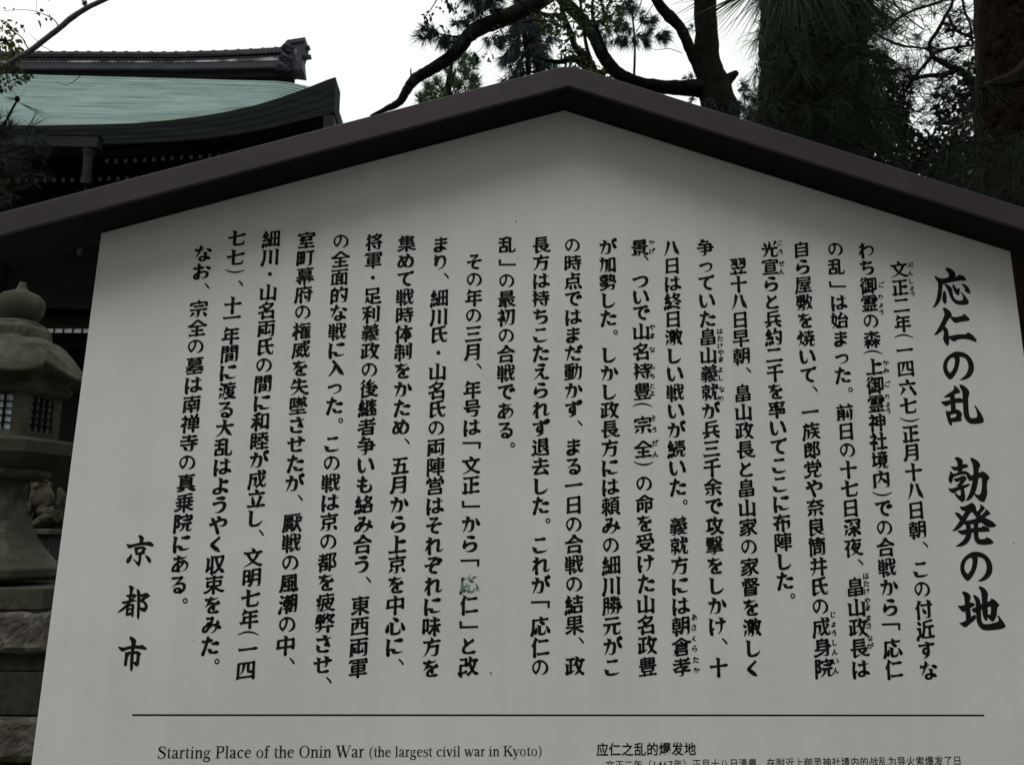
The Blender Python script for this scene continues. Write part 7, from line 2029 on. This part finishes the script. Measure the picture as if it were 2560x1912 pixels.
# ================================================================== I: smooth-barked cherry reaching in at upper left
YI = 1.5
rootI = tree("cherry_tree", "cherry tree with smooth, glare-tinted purplish branch and autumn leaves crossing the upper left corner", "cherry tree",
             tuple(Vector((at(-900, 700, 2.2).x, 2.2, 0))))
gI = Vector(rootI.location)
P_ = [Vector((gI.x, 2.2, 0)), Vector((gI.x + .03, 2.2, 1.0)), Vector((gI.x + .1, 2.15, 2.0)), at(-600, 420, 2.0)]
pl(MB().tube(catmull(P_, 6), interp([.13, .11, .09, .05], 19), 12, .04), "trunk", M['glarebark'], rootI)
pl(limb([(-600, 420), (-300, 320), (-120, 240), (0, 176), (45, 148), (82, 123), (110, 101), (151, 69), (178, 46), (220, 19), (271, -5), (350, -45), (460, -90)],
        [60, 44, 32, 24, 17, 14, 13.5, 14, 14.5, 13, 12, 11, 9], [2.0, 1.9, 1.7, 1.55] + [YI] * 9, 10, .03), "limb", M['glarebark'], rootI)
bm_ = MB()
for p, w in [([(147, 67), (135, 50), (118, 40), (100, 33), (80, 27), (50, 25), (8, 28)], [3.4, 2.6, 2.2, 2, 1.5, 1.5, 1]), ([(92, 30), (91, 10), (90, -10)], [1.2, 1, 1]),
             ([(72, 124), (66, 115), (55, 95), (35, 80), (10, 60)], [4, 3.5, 3, 3, 2]), ([(100, 108), (90, 100), (84, 95), (70, 82)], [2, 1.5, 1, .6]),
             ([(104, 116), (118, 122), (130, 131)], [2, 1.5, 1]), ([(40, 150), (20, 108), (0, 100), (-30, 95)], [8, 7, 8, 9]),
             ([(202, 188), (190, 200), (175, 210), (160, 213), (142, 206)], [2.5, 2, 1.5, 1.2, 1]), ([(215, 172), (202, 188)], [2.5, 2.5])]:
    m_ = limb(p, w, YI, 6, .05)
    bm_.add(m_.v, m_.f)
o = pl(bm_, "twig", M['bark'], rootI)
o["kind"] = "stuff"


def leaf_px(lst, Y, jitter=.04):
    P, D_ = [], []
    for (x0, y0, x1, y1) in lst:
        a, b = at(x0, y0, Y + random.uniform(-jitter, jitter)), at(x1, y1, Y)
        P.append(tuple(a))
        D_.append(tuple(b - a))
    return P, D_


P, D_ = leaf_px([(94, 50, 104, 79)], YI, 0)
single_leaves("leaf", P, .036, M['leaf_purple'], rootI, 0, .5, D_)
P, D_ = leaf_px([(33, 20, 32, 35), (10, 22, 23, 13), (95, 30, 103, 48), (100, 30, 106, 26), (92, 32, 98, 38), (118, 44, 116, 68), (124, 44, 127, 66), (128, 45, 133, 60), (112, 46, 120, 60), (122, 40, 130, 42),
                 (118, -6, 124, 7), (196, -8, 199, 10), (205, -2, 214, 14), (216, 0, 214, 16), (207, 4, 217, 26), (238, -8, 245, 4), (300, -14, 303, 2), (330, -20, 334, -4),
                 (45, 55, 38, 66), (60, 70, 66, 92), (50, 62, 65, 75)], YI)
single_leaves("leaf", P, .026, M['leaf_purple'], rootI, 0, .6, D_)
L_ = [tuple(p) for p in scatter([(-60, 30), (5, 38), (30, 62), (60, 95), (62, 150), (20, 170), (-60, 150)], 210, YI - .15, YI + .2)]
leaves("olive_foliage", L_, .022, M['leaf_olive'], rootI, .8, gI, .55)
L_ = [tuple(p) for p in scatter([(-60, 150), (40, 150), (60, 175), (90, 195), (70, 205), (25, 215), (15, 225), (-60, 200)], 190, YI - .15, YI + .2)]
leaves("olive_foliage", L_, .020, M['leaf_green'], rootI, 1.2, gI, .6)

# ================================================================== J: pine twig and blurred foliage, left edge
rootJ = tree("low_pine", "low young pine with a spiky star of needles against the green roof", "pine tree",
             tuple(Vector((at(-80, 900, 1.7).x, 1.7, 0))))
gJ = Vector(rootJ.location)
P_ = [gJ, gJ + Vector((.02, 0, 1.2)), at(-60, 420, 1.6), at(0, 330, 1.5)]
pl(MB().tube(catmull(P_, 6), interp([.035, .028, .018, .01], 19), 8, .05), "trunk", M['bark'], rootJ)
pl(limb([(0, 330), (18, 298), (30, 275), (43, 252)], [14, 7, 6, 5], 1.5, 7, .05), "shoot", M['bark'], rootJ)
q = at(43, 250, 1.5)
pl(MB().lathe([(.002, -.007), (.0065, -.004), (.008, .003), (.0055, .010), (.001, .014)], q.x, q.y, q.z, 10), "bud", M['bark'], rootJ)
T_ = []
for k in range(26):
    an = random.uniform(-.1, math.pi * 1.1)
    T_.append((q, (math.cos(an), random.uniform(-.3, .3), math.sin(an)), 1, random.uniform(.03, .075), .05, .0011, .1))
for k in range(5):
    T_.append((at(50, 258, 1.5), (1, 0, -.38 - .05 * k), 2, .115, .03, .0014, .1))
needles("needle_star", T_, M['needle_dark'], rootJ, gJ)
T_ = []
for p in scatter([(-140, 330), (-20, 300), (20, 296), (70, 312), (110, 350), (115, 430), (60, 500), (-60, 520), (-140, 480)], 90, .7, 1.6):
    T_.append((p, (random.uniform(-.3, 1), random.uniform(-.3, .3), random.uniform(-.7, .7)), 22, .07, .6, .0013, .1))
needles("foliage", T_, M['needle_dark'], rootJ, gJ)

# small plant by the lantern base
pw = at(122, 1412, 6.1)
rootP = tree("small_plant", "small bright green plant sprouting beside the lantern base", "plant", (pw.x, 6.1, zp(1530)))
bm_ = MB()
L_, D_ = [], []
top = Vector((pw.x, 6.1, pw.z))
for i in range(16):
    a = random.uniform(0, 6.28)
    e = top + Vector((math.cos(a) * .07, math.sin(a) * .05, random.uniform(.02, .16)))
    m_ = MB().tube([Vector((pw.x, 6.1, zp(1530) - .005)), top, e], [.006, .004, .002], 5)
    bm_.add(m_.v, m_.f)
    for k in range(3):
        L_.append(tuple(e - Vector((0, 0, .03 * k))))
        D_.append((math.cos(a), math.sin(a), .2))
pl(bm_, "stem", M['leaf_plant'], rootP)
leaves("leaf_cluster", L_, .08, M['leaf_plant'], rootP, 0, (pw.x, 6.1, zp(1530)), .4, D_)

# ================================================================== unseen grove added behind the viewpoint to block low sky, trees around the grounds
GROVE = [(-7.5, -9, 12, 4.2, "tall unseen evergreen added behind the viewpoint to the left to block low sky"),
         (0.5, -10.5, 13, 4.6, "tall unseen evergreen added straight behind the viewpoint to block low sky"),
         (7.0, -7.5, 12.5, 4.6, "tall unseen evergreen added behind the viewpoint to the right to block low sky"),
         (8.0, 0.5, 10, 3.2, "evergreen beyond the right end of the notice board"),
         (9.0, 9.0, 10, 3.4, "evergreen far behind the red-barked pine"),
         (3.5, 17.0, 9, 3.6, "evergreen far behind the notice board, right of the hall")]
for (x, y, h, r, lab) in GROVE:
    rt = tree("evergreen_tree", lab, "tree", (x, y, 0), "evergreens around the shrine grounds")
    hh = h if y < 12 else h * .55
    MB().tube([(0, 0, 0), (.1, .1, hh * .5), (0, 0, hh * .95)], [.24, .18, .04], 10, .05).build("trunk", M['bark'], rt, True)
    n_ = 5200 if y < 2 else 9000
    u = rng.normal(0, 1, (n_, 3))
    u = unit(u) * (rng.uniform(.35, 1, (n_, 1)) ** .6) * np.array([r, r, hh * .42])
    u += np.array([0, 0, hh * .56])
    u += rng.normal(0, .15, u.shape)
    leaves("crown", u, .34 if y < 2 else .12, M['leaf_dark'], rt, .4, (0, 0, 0), .55)

# far woods closing the horizon all round
n_ = 15000
ang = rng.uniform(0, 2 * math.pi, n_)
rad = rng.uniform(44, 58, n_)
hh = rng.uniform(0, 1, n_) * (5.5 + 1.6 * np.sin(ang * 9) + 1.2 * np.sin(ang * 23 + 1))
wp = np.stack([rad * np.cos(ang), rad * np.sin(ang), hh], 1)
woods = leaves("distant_woods", wp, 1.7, M['leaf_dark'], None, .2, (0, 0, 0), .7)
tag(woods, "low dark line of distant woods all round the shrine grounds", "woods", kind="stuff")
